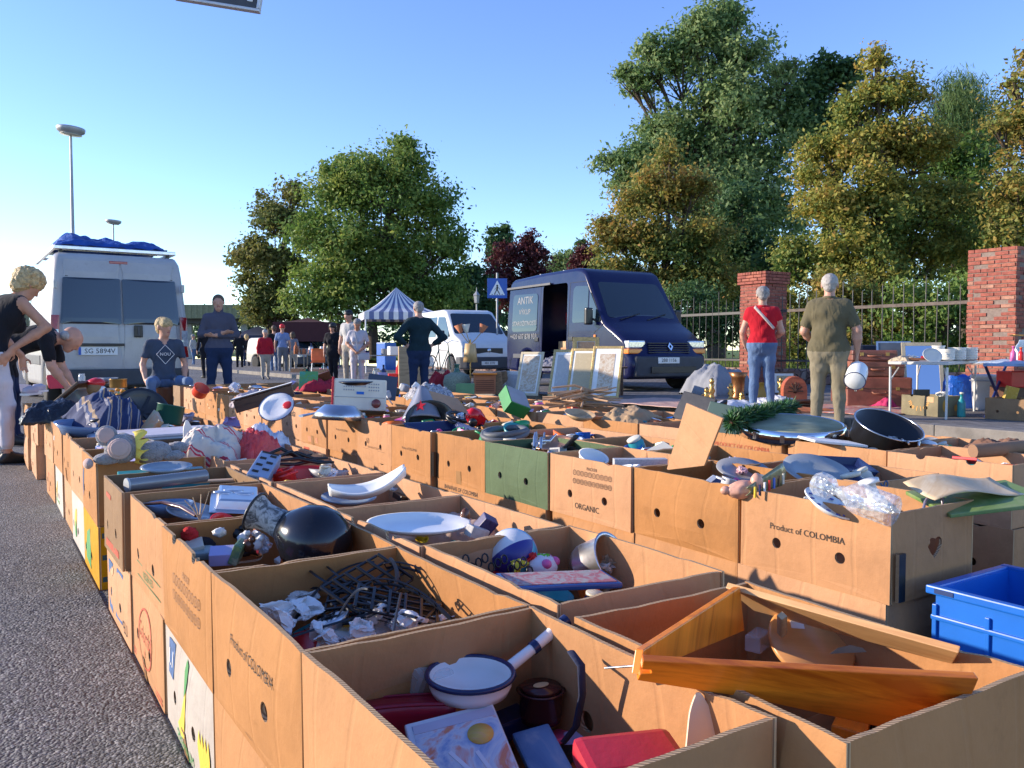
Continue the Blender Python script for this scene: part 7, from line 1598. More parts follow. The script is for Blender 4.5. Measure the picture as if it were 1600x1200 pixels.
# ------------------------------------------------------------------ right block goods
# crystal decanter
cv=empty('decanter',(0,0,0),0,'cut glass decanter with its stopper lying across the Colombia box','decanter');a_=Pz(1398,800,.50);b_=Pz(1312,768,.535);Mv=frame(a_,V((0,0,1)),b_-a_);hl=(b_-a_).length
m=MB();m.lathe([(0,0),(.040,0),(.045,.008),(.045,hl*.62),(.040,hl*.75),(.020,hl*.92),(.018,hl)],12,Mv,0,False);m.build('decanter_body',CRYST,cv);m=MB();m.lathe([(.013,hl),(.016,hl+.012),(.036,hl+.03),(.038,hl+.06),(.026,hl+.078),(0,hl+.08)],8,Mv,0,False);m.build('stopper',CRYST,cv)
o=mk_plate(Pz(1290,795,.475),'white plate with blue leaf rim under the decanter',ENAMEL,.075,(28,10,0));m=MB();[m.blob((.055*math.cos(a),.055*math.sin(a),.018),(.010,.005,.002),0,2,M=None)for a in [i*.55 for i in range(11)]];m.build('blue_leaves',pm('cobalt glaze',(.03,.05,.3),.2),o)
m=MB();m.lathe([(.030,0),(.030,.006),(.018,.012),(.016,.05),(.030,.056),(.030,.064),(.0,.064)],22);place(m.build('spool',WHITEP,None,label='white plastic spool standing behind the decanter',cat='spool'),Pz(1367,782,.48),-12,-14,0)
m=MB();P=[Pz(1440,806,.46),Pz(1448,775,.50),Pz(1462,768,.512),Pz(1472,775,.50),Pz(1474,800,.465)];m.tube([P[0],P[0].lerp(P[1],.7),P[1].lerp(P[2],.4),P[2],P[3].lerp(P[2],.4),P[3],P[4]],.0042,7);m.build('wire_loop',pm('mauve grey wire',(.35,.30,.34),.4,.5),None,label='bent grey wire handle rising at the right end of the Colombia box',cat='handle')
mk_block(Pz(1465,812,.42),'small lilac printed carton under the wire handle',LILAC,(.06,.05,.03),(5,5,10),'carton','carton')
# figurine and rack
m=MB();m.blob((0,0,0),(.05,.032,.03),.1,4,2,4);m.blob((-.055,0,.004),(.016,.014,.014),.1,3);m.blob((.045,-.01,.02),(.02,.018,.03),.1,3);place(m.build('figurine',pm('peach ceramic',(.62,.32,.22),.4),None,label='peach ceramic figurine lying next to the magazine rack',cat='figurine'),Pz(1160,765,.485),0,-6,-30)
rk=empty('magazine_rack',(0,0,0),0,'thin upright rack of colourful cases in the corrugated box','rack');a_=Pz(1172,776,.475);b_=Pz(1228,760,.485);d_=b_-a_
m=MB();
m.sheet(lambda u,v:tuple(a_+d_*u+V((.02*math.sin(PI*v),.015,(.025+.05*u)*v))),8,6,th=.003);m.build('rack_side',pm('olive glass',(.20,.20,.10),.2),rk)
for i in range(7):mb_=MB();mb_.box((0,0,0),(.008,.004,.034),Matrix.Rotation(math.atan2(d_.y,d_.x),4,'Z'));q_=mb_.build('rack_case',[YELP,NAVY,PAPER,REDP,BLUEP,BLACKP,CREAM][i],rk);q_.location=a_+d_*(.06+.13*i)+V((-.004,-.014,.014+.003*i))
mk_crumple(Pz(1095,760,.45),'heap of small orange shells in the corrugated box',pm('orange shells',(.55,.25,.06),.5),.05,51,.4,'shells','shells')
# green tray with map
o=mk_block(Pz(1530,778,.49),'green printed board under the pale map',GREENART,(.32,.24,.012),(6,-6,-30),'printed_board','board',.003);m=MB();m.sheet(lambda u,v:((u-.5)*.30,(v-.5)*.14,.015*math.sin(u*5)+.02*v*v),16,8,th=.002);place(m.build('folded_map',MAPC,None,label='pale yellowed folded map lying over the green board',cat='map'),Pz(1505,764,.515),4,-4,-22)
mk_crumple(Pz(1450,778,.48),'crumpled red foil beside the pale map',pm('red foil',(.5,.02,.05),.25,.5),.035,52,.5,'foil','foil')
# navy tray B1 with plate
m=MB();m.bowl([(0,0),(.9,0),(1.0,.03),(1.04,.032),(.98,.028),(.88,.006),(0,.006)],4,Matrix.Rotation(R(45),4,'Z'));m.v=[(p[0]*.19,p[1]*.13,p[2])for p in m.v];o=m.build('oven_tray',NAVY,None,label='navy enamel oven tray leaning behind the glass plate',cat='tray');[setattr(p_,'use_smooth',False)for p_ in o.data.polygons];place(o,Pz(1298,736,.475),9,3,-33)
mk_plate(Pz(1275,742,.48),'grey glass plate leaning on the navy oven tray',pm('smoky glass',(.3,.33,.34),.12),.12,(22,0,-20));mk_crumple(Pz(1155,735,.475),'pink printed wrapping at the left of the navy tray box',pm('pink paper',(.6,.35,.36),.7),.05,54,.6);mk_plate(Pz(1160,740,.46),'grey plastic lid beside the pink wrapping',GREYP,.10,(16,-8,0))
# ORGANIC box
mk_pot(Pz(925,722,.455),'white plastic lid showing over the ORGANIC box rim',WHITEP,.06,.03,(25,0,0),name='plastic_cover',cat='lid');mk_block(Pz(1000,722,.465),'marbled grey folder lying under the carton flap',artmat('marbled grey',[(.3,.3,.3),(.5,.5,.5),(.2,.2,.22)],30),(.22,.05,.03),(0,0,-30),'folder','folder',.002)
# green box: copper pan with black handle
p_=mk_pot(Pz(865,703,.44),'copper frying pan with black handle pointing up',pm('copper',(.62,.30,.16),.3,.9),.10,.04,(6,-12,0),name='frying_pan',cat='pan');a_=Pz(882,700,.475);b_=Pz(900,682,.56);m=MB();m.tube([a_,a_.lerp(b_,.3),b_],[.010,.012,.014],8,flat=.6);o=m.build('handle',BLACKP,None);mw=p_.matrix_world.copy();o.parent=p_;o.matrix_parent_inverse=(mw.inverted())
mk_sticks(Pz(845,690,.51),'grey metal kitchen tools sticking out behind the copper pan',STEEL,5,.18,.008,4,(0,-20,30),'kitchen_tools','tools',.5);mk_crumple(Pz(840,695,.48),'grey cloth glove beside the copper pan',GREYP,.05,58,.7,'glove','glove')
# A4 hose
mk_coil(Pz(790,680,.485),'coiled grey rubber hose in the box behind the green one',pm('grey rubber',(.10,.11,.12),.6),.12,.016,2,(6,-4,10));mk_bowl(Pz(800,682,.47),'teal bowl beside the grey hose',TEALP,.06,.05,(30,0,0))
# A5 tray
m=MB();m.bowl([(0,0),(.86,0),(1.0,.05),(1.05,.052),(.97,.046),(.84,.006),(0,.006)],4,Matrix.Rotation(R(45),4,'Z'));m.v=[(p[0]*.23,p[1]*.28,p[2])for p in m.v];o=m.build('roasting_tray',NAVY,None,label='deep dark blue enamel roasting tray filling its box',cat='tray');[setattr(p_,'use_smooth',False)for p_ in o.data.polygons];place(o,(A_X,AY[5],.435),5,0,0)
# A6 scoop with star, orange scraper, black basin
sc=empty('metal_scoop',(0,0,0),0,'grey metal scoop standing up with a red star painted on it','scoop');q=Pz(656,628,.60)
Ms=frame(q,RGT,(-RGT*.15-FWD*.8+V((0,0,.45))).normalized())
m=MB();m.sheet(lambda u,v:((u-.5)*(.07+.19*(1-v)),.215*(v-.45),-.045*((u-.5)*2)**2),16,10,th=.004,M=Ms);m.build('scoop_blade',pm('grey enamel',(.22,.23,.27),.35,.2,var=.2),sc)
st_=[(.040*(1 if i%2==0 else .42)*math.cos(PI/2+i*PI/5),.040*(1 if i%2==0 else .42)*math.sin(PI/2+i*PI/5)-.03)for i in range(10)];m=MB();m.prism(st_,.003,Ms@T(.005,0,.0035));m.build('red_star',pm('red star paint',(.6,.01,.02),.5),sc)
a_=Pz(662,620,.62);b_=Pz(690,645,.52);m=MB();m.tube([a_,b_],[.012,.026],8,flat=.35);m.build('scraper',pm('vivid orange plastic',(.8,.09,.01),.3),None,label='orange plastic scraper leaning on the scoop',cat='scraper')
o=mk_bowl(Pz(673,664,.455),'dented black enamel basin standing on edge',pm('worn black enamel',(.02,.022,.024),.3,var=.6,vs=12),.135,.08,(58,0,-32),1.15,'basin','basin',.6)
mk_coil(Pz(715,655,.51),'black cable coil right of the black basin',BLACKP,.07,.010,2,(30,10,0),'cable','cable',5);mk_crumple(Pz(718,652,.52),'crumpled foil wrapping beside the black cable',FOIL,.06,61,.8,'foil','foil')
m=MB();m.blob((0,0,0),(.075,.05,.05),.15,3,2,3);m.box((0,-.045,.02),(.06,.01,.03));o=place(m.build('toy_car',pm('toy red',(.55,.01,.015),.2),None,label='red plastic toy car tipped on its side',cat='toy'),Pz(743,652,.54),30,30,20);m=MB();[m.lathe([(0,-.012),(.024,-.012),(.026,0),(.024,.012),(0,.012)],14,T(s_,-.052,-.03)@rot3(R(90)))for s_ in (-.04,.04)];m.build('toy_wheels',BLACKP,o)
for i,(px_,py_)in enumerate([(615,612),(632,606),(650,604),(668,606),(600,618)]):mk_block(Pz(px_,py_,.58),['black camera body','grey camera body','white plastic valve','black lens tube','dark grey charger'][i]+' behind the metal scoop',[BLACKP,GREYP,WHITEP,BLACKP,GREYP][i],(.09,.06,.07),(20*i,10,30*i),'camera' if i<2 else 'device','camera' if i<2 else 'device',.012)
mk_cloth(Pz(672,614,.56),'black and white flecked knitted cloth behind the scoop',pm('flecked knit',(.32,.32,.34),.9,var=.8,vs=70),(.35,.3),.12,66)
# A8 metal bowl, A9.. funnel
o=mk_bowl(Pz(531,655,.485),'large upturned steel bowl on the boxes',STEEL,.165,.09,(180,4,0),1.05,'bowl','mixing_bowl',.55);o.location.z=.575
m=MB();m.tube([Pz(470,650,.50),Pz(505,643,.52),Pz(540,640,.525)],[.03,.014,.010],8,flat=.3);m.build('ladle',pm('pale blue enamel',(.30,.38,.48),.25),None,label='pale blue enamel ladle left of the steel bowl',cat='ladle')
o=mk_plate(Pz(433,638,.515),'enamel dish with a red patch standing on edge',ENAMEL,.125,(48,0,-38),NAVY);m=MB();m.lathe([(0,.0),(.035,.0),(.03,.003)],18,T(.075,.02,.014),0);m.build('red_patch',REDP,o)
# radio
rd=empty('kitchen_radio',(0,0,0),0,'boxy cream kitchen radio with a red side panel','radio');q=Pz(562,620,.60);Mr_=T(q)@Matrix.Rotation(-YAW+R(12),4,'Z')@rot3(R(-14),R(3),0)
m=MB();m.box((0,0,0),(.36,.17,.22));m.build('radio_body',CREAM,rd,bevel=.012).matrix_local=Mr_
m=MB();m.box((-.186,0,0),(.014,.18,.235));m.build('side_panel',REDP,rd,bevel=.004).matrix_local=Mr_
m=MB();[m.box((-.11+.016*i,-.0865,.075-.022*j),(.007,.004,.009))for i in range(5)for j in range(3)];[m.box((.06+.016*i,-.0865,.075-.022*j),(.007,.004,.009))for i in range(5)for j in range(3)];m.build('speaker_slots',GREYP,rd).matrix_local=Mr_
m=MB();[m.box(c,s,None)for c,s in (((0,-.0865,.055),(.07,.004,.004)),((-.034,-.0865,.075),(.004,.004,.04)),((.034,-.0865,.075),(.004,.004,.04)),((0,-.0865,-.02),(.34,.004,.003)))];m.build('front_lines',GREYP,rd).matrix_local=Mr_
m=MB();m.box((.0,-.087,.01),(.05,.006,.018));m.build('badge',BLUEP,rd).matrix_local=Mr_;m=MB();m.lathe([(.032,0),(.03,.012),(0,.014)],20,T(.11,-.085,-.06)@rot3(R(90)));m.build('knob',pm('maroon knob',(.18,.05,.04),.3),rd).matrix_local=Mr_
mk_plate(Pz(556,602,.72),'black frying lid lying on top of the cream radio',BLACKP,.10,(0,0,0))
place(mk_block((0,0,0),'dark blue laptop lid standing open right of the radio',pm('dark blue case',(.03,.045,.08),.4),(.24,.02,.2),(0,0,0),'laptop','laptop'),Pz(597,605,.62),-12,8,-20)
m=MB();m.tube([Pz(590,622,.55),Pz(600,612,.60),Pz(606,622,.58),Pz(612,630,.54)],.005,6);m.build('white_cable',WHITEP,None,label='white cable looping right of the radio',cat='cable')
# C column
gl=empty('garland',(0,0,0),0,'thick dark green artificial fir garland lying on a box','garland');rr=random.Random(5);P=[Pz(1142,660,.57),Pz(1165,652,.58),Pz(1190,648,.585),Pz(1212,643,.58),Pz(1238,636,.58)]
m=MB();m.tube(P,.012,6);m.build('garland_wire',DARKWOOD,gl);N=4200;g_=np.random.default_rng(4);t_=g_.random(N)*3.999;i_=t_.astype(int);f_=(t_-i_)[:,None];PP=np.array([list(p)for p in P]);base=PP[i_]*(1-f_)+PP[i_+1]*f_;d_=g_.normal(size=(N,3));d_/=np.linalg.norm(d_,axis=1)[:,None];ln_=(.035+.05*g_.random(N))[:,None];sd_=np.cross(d_,g_.normal(size=(N,3)));sd_/=np.linalg.norm(sd_,axis=1)[:,None]
cc=np.stack([base+d_*.008,base+d_*ln_*.6+sd_*.0045,base+d_*ln_,base+d_*ln_*.6-sd_*.0045],1).reshape(-1,3);fast_mesh('garland_needles',cc,np.arange(4*N).reshape(-1,4),pm('fir green plastic',(.03,.10,.025),.5,var=.5,vs=20),False,gl)
dm=empty('round_drum',(0,0,0),0,'round drum with a pale green skin and metal rim lying on the boxes','drum');q=Pz(1236,667,.535);Md=T(q)@rot3(R(5),R(-4),0)
m=MB();m.lathe([(0,.02),(.245,.02),(.25,.012),(.25,.0)],56,Md);m.build('drum_skin',pm('pale green drum skin',(.30,.31,.20),.85,var=.25,vs=9,spec=.1),dm);m=MB();m.bowl([(.252,-.04),(.262,-.04),(.264,.018),(.254,.022),(.252,-.04)],56,Md);m.build('drum_rim',CHROME,dm);m=MB();[m.box((0,0,0),(.012,.02,.035),Md@Matrix.Rotation(i*PI/6,4,'Z')@T(.268,0,-.01))for i in range(12)];m.build('tuning_lugs',STEEL,dm)
place(mk_block((0,0,0),'dark green folder standing left of the garland',pm('dark green card',(.02,.06,.05),.5),(.02,.2,.16),(0,0,0),'folder','folder'),Pz(1130,655,.56),10,20,20);place(mk_block((0,0,0),'black printed tin leaning at the left end of the garland',BLACKP,(.18,.02,.10),(0,0,0),'tin','tin'),Pz(1120,645,.57),20,-18,10)
bp=mk_pot(Pz(1377,695,.47),'large black cooking pot with paper scraps inside',BLACKP,.155,.11,(24,-6,0),name='cooking_pot');m=MB();m.tube([(.158*math.cos(a),.158*math.sin(a),.112)for a in [i*2*PI/40 for i in range(40)]],.004,6,closed=True);m.build('rim',STEEL,bp)
for i in range(3):mk_crumple(bp.matrix_world@V((.05*(i-1),-.02,.035)),['grey paper scrap in the black pot','white paper scrap in the black pot','printed paper scrap in the black pot'][i],[NEWSP,PAPER,NEWSP][i],.04,80+i,.5)
mk_block(Pz(1300,690,.50),'open picture book lying behind the drum',PAPER,(.25,.2,.012),(0,6,-30),'book','book');mk_cloth(Pz(1560,700,.48),'brown suede cloth at the right edge box',pm('brown suede',(.2,.10,.06),.95),(.25,.25),.07,71);mk_bowl(Pz(1440,690,.49),'white soup bowl in the far right box',ENAMEL,.07,.04,(160,0,0));mk_sticks(Pz(1420,692,.50),'steel tongs beside the white soup bowl',STEEL,3,.2,.006,9,(0,0,30),'tongs','tongs',.2);m=MB();m.tube([Pz(1520,705,.5),Pz(1560,702,.505),Pz(1600,698,.50)],.03,10);m.build('rolled_mat',pm('brown mat',(.25,.14,.08),.9,bs=50,bd=.4),None,label='rolled brown mat at the right edge',cat='mat')
dw=mk_sticks(Pz(908,636,.505),'tangled pale driftwood branches piled on a box',pm('driftwood',(.42,.26,.15),.85,var=.3),22,.62,.010,12,(0,0,20),'driftwood','driftwood',1.3)
sb=MB();sb.box((0,0,0),(.17,.19,.10));o=sb.build('shoe_box',pm('bright green card',(.02,.22,.05),.6),None,label='green shoe box with grey lining tipped toward the camera',cat='box',bevel=.003);q=Pz(804,628,.56);o.matrix_world=T(q)@Matrix.Rotation(-YAW,4,'Z')@rot3(R(38),R(20),R(30));m=MB();m.box((0,0,.051),(.155,.175,.003));m.build('grey_lining',pm('grey card lining',(.32,.32,.34),.8),o)
mk_cloth(Pz(985,650,.50),'folded beige jute sack on a middle box',pm('jute',(.40,.26,.14),.95,bs=90,bd=.5),(.42,.3),.08,73,(0,0,25));mk_bowl(Pz(905,655,.49),'basket lid with blue and green yarn',PALEWOOD,.10,.04,(14,0,0));mk_crumple(Pz(735,632,.53),'pale gloves on the far carton rim',PAPER,.06,74,.6,'gloves','gloves');mk_block(Pz(697,628,.54),'open brown carton lid raised behind the toy car',CBP,(.3,.25,.01),(25,15,0),'cardboard_sheet','cardboard',.001);mk_crumple(Pz(775,634,.55),'pink peach ball of cloth by the green shoe box',pm('peach cloth',(.6,.36,.28),.9),.05,75,.8,'cloth','cloth')
mk_block(Pz(1085,640,.55),'black framed slate leaning left of the carton flap',BLACKP,(.02,.26,.2),(10,25,10),'slate','slate')
# far cross row goods
mk_cloth(Pz(500,603,.52),'dark red velvet cloth with ribbons on the far row',pm('dark red velvet',(.32,.01,.03),.9,bs=30,bd=.5),(.5,.3),.13,81);mk_book(Pz(482,598,.56),'teal picture book standing open on the far row',artmat('teal cover',[(.03,.3,.32),(.1,.3,.06),(.02,.2,.3)],8),(.20,.26,.02),(70,0,-30));mk_block(Pz(506,597,.56),'dark photo album standing behind the red velvet',BROWNP,(.2,.02,.22),(20,-20,-20),'album','album');mk_crumple(Pz(453,600,.52),'lilac cushion on the far row',LILAC,.09,83,.6,'cushion','cushion')
o=mk_pot(Pz(310,616,.475),'red plastic basket tipped on the far left row',pm('tomato red plastic',(.65,.05,.015),.35),.075,.09,(40,20,0),name='basket',cat='basket');mk_crumple(Pz(368,604,.54),'ball of crumpled clear wrapping on the far row',CPLAST,.10,84,.9,'wrapping','wrapping');mk_cloth(Pz(393,622,.52),'grey lilac towel with spectacles on it',pm('towel',(.42,.36,.38),.95,bs=60,bd=.5),(.35,.22),.10,85,(0,-10,0));
m=MB();m.box((0,0,0),(.5,.16,.012));m.box((0,0,-.06),(.48,.14,.1));o=m.build('wooden_case',DARKWOOD,None,label='long dark wooden case tilted up on the far row',cat='case',bevel=.004);place(o,Pz(410,612,.58),0,-16,-20);m=MB();m.box((0,0,.008),(.5,.16,.004));m.build('white_top',PAPER,o)
mk_crumple(Pz(360,660,.35),'pink and violet wrapped sweets in the aisle',pm('violet wrap',(.4,.28,.45),.5),.12,86,.8,'wrapping','wrapping');mk_crumple(Pz(352,672,.33),'magenta ribbon heap in the aisle',pm('magenta ribbon',(.5,.05,.2),.5),.09,87,.5,'ribbons','ribbons');mk_crumple(Pz(395,690,.33),'white paper heap in the aisle between the box blocks',PAPER,.12,88,.5)
# ------------------------------------------------------------------ filler so no box is empty: a few small goods each
FILL_K=['book','jar','cup','carton','paper','bowl','tin','cloth'];FILL_C=list(PMATS)
USED={}
def filler(key,n,zlo,zhi,sc=1.0,kinds=None):
    b,wt=TOPB[key];r=random.Random(hash_(key+'f'+str(sc)));used=USED.setdefault(key,set());sx,sy=(.13,.19);rot=b.rotation_euler.z
    for i in range(n):
        for _ in range(30):
            k=r.choice(kinds or FILL_K);c=r.choice(FILL_C)
            if k=='paper':c=r.choice(('white','cream','grey','lilac'))
            if (k,c)not in used:used.add((k,c));break
        lx=r.uniform(-sx,sx);ly=r.uniform(-sy,sy);px_=b.location.x+lx*math.cos(rot)-ly*math.sin(rot);py_=b.location.y+lx*math.sin(rot)+ly*math.cos(rot);z=r.uniform(zlo,zhi);lb=f'{c} {k} in the box with {wt}';m_=PMATS[c];an=(r.uniform(-25,25),r.uniform(-25,25),r.uniform(0,180))
        if k=='book':o=mk_book((px_,py_,z),lb,m_,(.12,.17,.02),an)
        elif k=='jar':o=mk_jar((px_,py_,z-.04),lb,m_,.04,.10,an,CREAM)
        elif k=='cup':o=mk_pot((px_,py_,z-.03),lb,m_,.04,.08,an,None,.01,'cup','cup')
        elif k=='carton':o=mk_block((px_,py_,z),lb,m_,(.11,.08,.05),an,band=PMATS[r.choice(('cream','white','yellow','navy'))])
        elif k=='paper':o=mk_crumple((px_,py_,z),lb,PAPER if c=='white' else m_,r.uniform(.04,.06),r.randrange(999),.7)
        elif k=='bowl':o=mk_bowl((px_,py_,z-.02),lb,m_,.075,.05,an)
        elif k=='tin':o=mk_jar((px_,py_,z-.04),lb,m_,.045,.08,an,STEEL,'tin')
        else:o=mk_crumple((px_,py_,z),lb,m_,r.uniform(.05,.075),r.randrange(999),.5,'cloth','cloth')
        o['group']='small goods in the boxes'
        if sc!=1:o.scale=(sc,sc,sc)
for key in list(TOPB):
    if key.endswith('_low'):continue
    if key in ('front','wood','metal','balls','vase','platter','pans','boat','tube'):
        filler(key,11,.36 if key not in ('front','wood')else .27,.41 if key not in ('front','wood')else .31,.6)
        continue
    far_=TOPB[key][0].location.y>7.5
    if not far_:filler(key,5,.43,.468,.6)
    filler(key,4 if key in ('A0','A1','A2','A3','A5')else 5,.39,.43 if key[0]in 'A' and key in ('A0','A1','A2','A3','A5')else .452)

# ------------------------------------------------------------------ stickers, tape and scuffs on the cartons
TAPE=pm('brown packing tape',(.34,.19,.085),.22,var=.15);rr=random.Random(77);STK=[PAPER,pm('faded blue sticker',(.16,.24,.40),.5),pm('yellow sticker',(.6,.48,.10),.5),PAPER]
SCUFF=pm('torn paper face',(.56,.36,.20),.95,var=.3,vs=40,bs=60,bd=.8)
for i,key in enumerate([k for k in TOPB if not k.startswith('E')]):
    b=TOPB[key][0]
    if (b['var']in (1,4)and key.endswith('_low'))or key in ('metal','vase','pans','A0','A1','A2','A3','A5','A6','A7','A9','A10','C2'):continue
    for _ in range(2):
        t=rr.random();s0=rr.uniform(-.2,.12);z0=rr.uniform(.03,.17);sd=rr.choice((0,0,2));lim=.15 if sd==2 else .2;s0=max(-lim,min(lim-.07,s0))
        if t<.12:wall_quads(b,[[(s0,z0),(s0+.04,z0+.001),(s0+.04,z0+.027),(s0,z0+.026)]],rr.choice(STK),sd,'sticker',.0024)
        elif t<.5:
            n_=13;q=[(s0+.03*(1+.3*rr.random())*math.cos(2*PI*j/n_)*.7,z0+.02+.014*(.8+.5*rr.random())*math.sin(2*PI*j/n_))for j in range(n_)];q=[(max(-lim-.03,min(lim+.03,a)),max(.006,c))for a,c in q];wall_shapes(b,[q],SCUFF,sd,'scuff',.0014)
        elif t<.66 and sd==0:wall_quads(b,[[(-.03,.002),(.02,.002),(.02,.07),(-.03,.068)]],TAPE,0,'tape',.0022)
mk_block(gd(604,33,.6),'tall blue plastic bin standing behind the striped tent stall',BLUEP,(.6,.5,1.2),(0,0,20),'plastic_bin','bin',.03)
# ------------------------------------------------------------------ goods on the pavement
PV=.12
def Gp(px,py):return atz(px,py,PV)
# frames leaning by the van
for (px,d,w_,h_,lb,fm,art,yaw,tl,mt)in [
    (794,14.9,.34,.46,'small pale framed photo leaning leftmost in front of the van',pm('white frame',(.6,.58,.52),.6),ART2,34,26,.02),
    (822,14.5,.46,.80,'tall framed flower print leaning beside the small photo',pm('cream frame',(.55,.46,.30),.6),ART1,30,18,.03),
    (876,14.2,.50,.84,'gilt frame leftmost of the three by the van front wheel',GOLD,ART2,30,17,.05),
    (906,14.0,.52,.86,'gilt frame in the middle of the three by the van front wheel',GOLD,ART3,29,17,.04),
    (942,13.7,.54,.90,'gilt frame rightmost of the three, next to the van front wheel',GOLD,ART1,28,17,.09)]:
    f=mk_frame((0,0,0),lb,(w_,h_),.045,fm,art,mount=mt);p=gd(px,d,PV);f.matrix_world=T(p)@Matrix.Rotation(-YAW+R(-yaw),4,'Z')@Matrix.Rotation(R(-tl),4,'X')@T(0,0,h_/2+.005)
f=mk_frame((0,0,0),'framed portrait standing on the open door step of the blue van',(.50,.62),.08,GOLD,ART4,mount=.01);f.matrix_world=T(gd(915,15.6,.55))@Matrix.Rotation(-YAW+R(-8),4,'Z')@Matrix.Rotation(R(-10),4,'X')@T(0,0,.31)
m=MB();[m.box((x_,0,.24),(.05,.35,.48))for x_ in (-.75,0,.75)];m.box((0,0,.49),(1.7,.36,.03));o=m.build('bench',DARKWOOD,None,label='dark wooden bench behind the leaning gilt frames',cat='bench',bevel=.005);o.matrix_world=T(gd(905,14.85,PV))@Matrix.Rotation(-YAW+R(-6),4,'Z')
mk_cloth(gd(868,16.4,.62),'grey blankets heaped in the open van door',pm('grey blanket',(.20,.20,.23),.95),(.8,.6),.22,101,(0,0,20));mk_block(gd(880,16.8,.62),'black chair seat lying in the van door',BLACKP,(.5,.4,.12),(0,10,20),'chair_seat','seat')  # the loose black piece is a chair seat
Bm=BV.root.matrix_basis
for (x_,y_,z_,sz,mt,lb,nm)in [(.45,2.2,.68,(.5,.5,.34),CB,'brown carton inside the open van door','carton'),(.40,1.85,.75,(.4,.3,.48),PALEWOOD,'pale wooden stand inside the open van door','stand'),(-.1,2.1,.9,(.7,.5,.8),DARKWOOD,'dark chest deep inside the van','chest'),(.30,2.45,1.15,(.35,.12,.45),CREAM,'cream panel standing against the van seat','board'),(.1,1.75,1.5,(.5,.3,.28),REDLEA,'maroon case on the goods inside the van','case')]:o=mk_block((0,0,0),lb,mt,sz,(0,0,0),nm,nm,.01);o.matrix_world=Bm@T(x_,y_,z_)
# floor lamp with three cone shades
p=gd(735,15.6,PV);fl_=empty('floor_lamp',p,-YAW,'floor lamp with a wooden barrel shade and three cone shades on top','lamp');WS=wood('blond wood',(.58,.38,.17),(.44,.26,.10),3,.5,2)
m=MB();m.tube([(0,0,0),(0,0,1.0)],.014,8);m.lathe([(.0,0),(.14,0),(.14,.02),(.02,.04)],20);m.build('lamp_stand',BRASS,fl_)
m=MB();m.lathe([(.135,.57),(.10,.92),(.095,.92),(.13,.57)],24);m.build('barrel_shade',WS,fl_)
for i,(dx,tx,c_)in enumerate([(-.17,-.35,TERRA),(-.07,-.12,CREAM),(.20,.38,TERRA)]):
    m=MB();m.tube([(0,0,.9),(dx*.5,0,1.0),(dx,0,1.12)],.008,6);Mx=T(dx,0,1.12)@rot3(0,tx,0);m.bowl([(.03,0),(.085,.16),(.080,.16),(.028,.004)],20,Mx,1);m.build('cone_shade',[BRASS,c_],fl_)
# demijohn, red heap, crates
WICK=pm('grey green wicker',(.26,.29,.21),.85,var=.4,vs=60,bs=110,bd=1,dist=.01)
dj=empty('demijohn',gd(714,15.0,PV),0,'wicker covered demijohn bottle standing on the pavement','bottle');m=MB();m.lathe([(.16,0),(.23,.06),(.25,.22),(.22,.34),(.10,.40)],24);m.build('wicker_cover',WICK,dj);m=MB();m.lathe([(.09,.39),(.045,.43),(.04,.52),(.05,.53),(.05,.55)],16);m.build('bottle_neck',pm('green bottle glass',(.05,.14,.10),.1),dj)
mk_cloth(gd(690,15.4,.34),'red quilted cover heaped beside the demijohn',pm('red quilt',(.38,.02,.03),.9,bs=30,bd=.6),(.5,.4),.26,103);m=MB();[m.box(c_,s_)for c_,s_ in (((0,-.12,.12),(.3,.015,.24)),((0,.12,.12),(.3,.015,.24)),((-.14,0,.12),(.015,.24,.24)),((.14,0,.12),(.015,.24,.24)),((0,0,.01),(.28,.24,.02)))];m.build('crate',pm('pale green wood',(.16,.30,.13),.7),None,loc=gd(727,13.9,PV),rot=(0,0,-YAW),label='small pale green open crate on the pavement',cat='crate',bevel=.004)
ob=empty('cabinet',gd(757,14.7,PV),-YAW+R(5),'orange slatted cabinet with a raised lip on the pavement','cabinet');m=MB();m.box((0,0,.2),(.38,.25,.34));m.build('cabinet_body',TERRA,ob,bevel=.01);m=MB();[m.box((0,-.128,.09+.035*i),(.32,.012,.02))for i in range(6)];m.build('slats',pm('dark terracotta',(.24,.07,.03),.7),ob);m=MB();m.box((0,-.03,.385),(.42,.34,.03));m.build('cabinet_top',PINE,ob,bevel=.006)
for i,(px,lb)in enumerate([(778,'brown basket suitcase standing right of the orange cabinet'),(787,'second brown suitcase standing behind the basket suitcase')]):mk_block(gd(px,14.9+.3*i,PV+.21),lb,wood('wicker brown',(.26,.15,.07),(.13,.07,.03),8),(.16,.3,.42),(0,-8,-30),'suitcase','suitcase',.02)
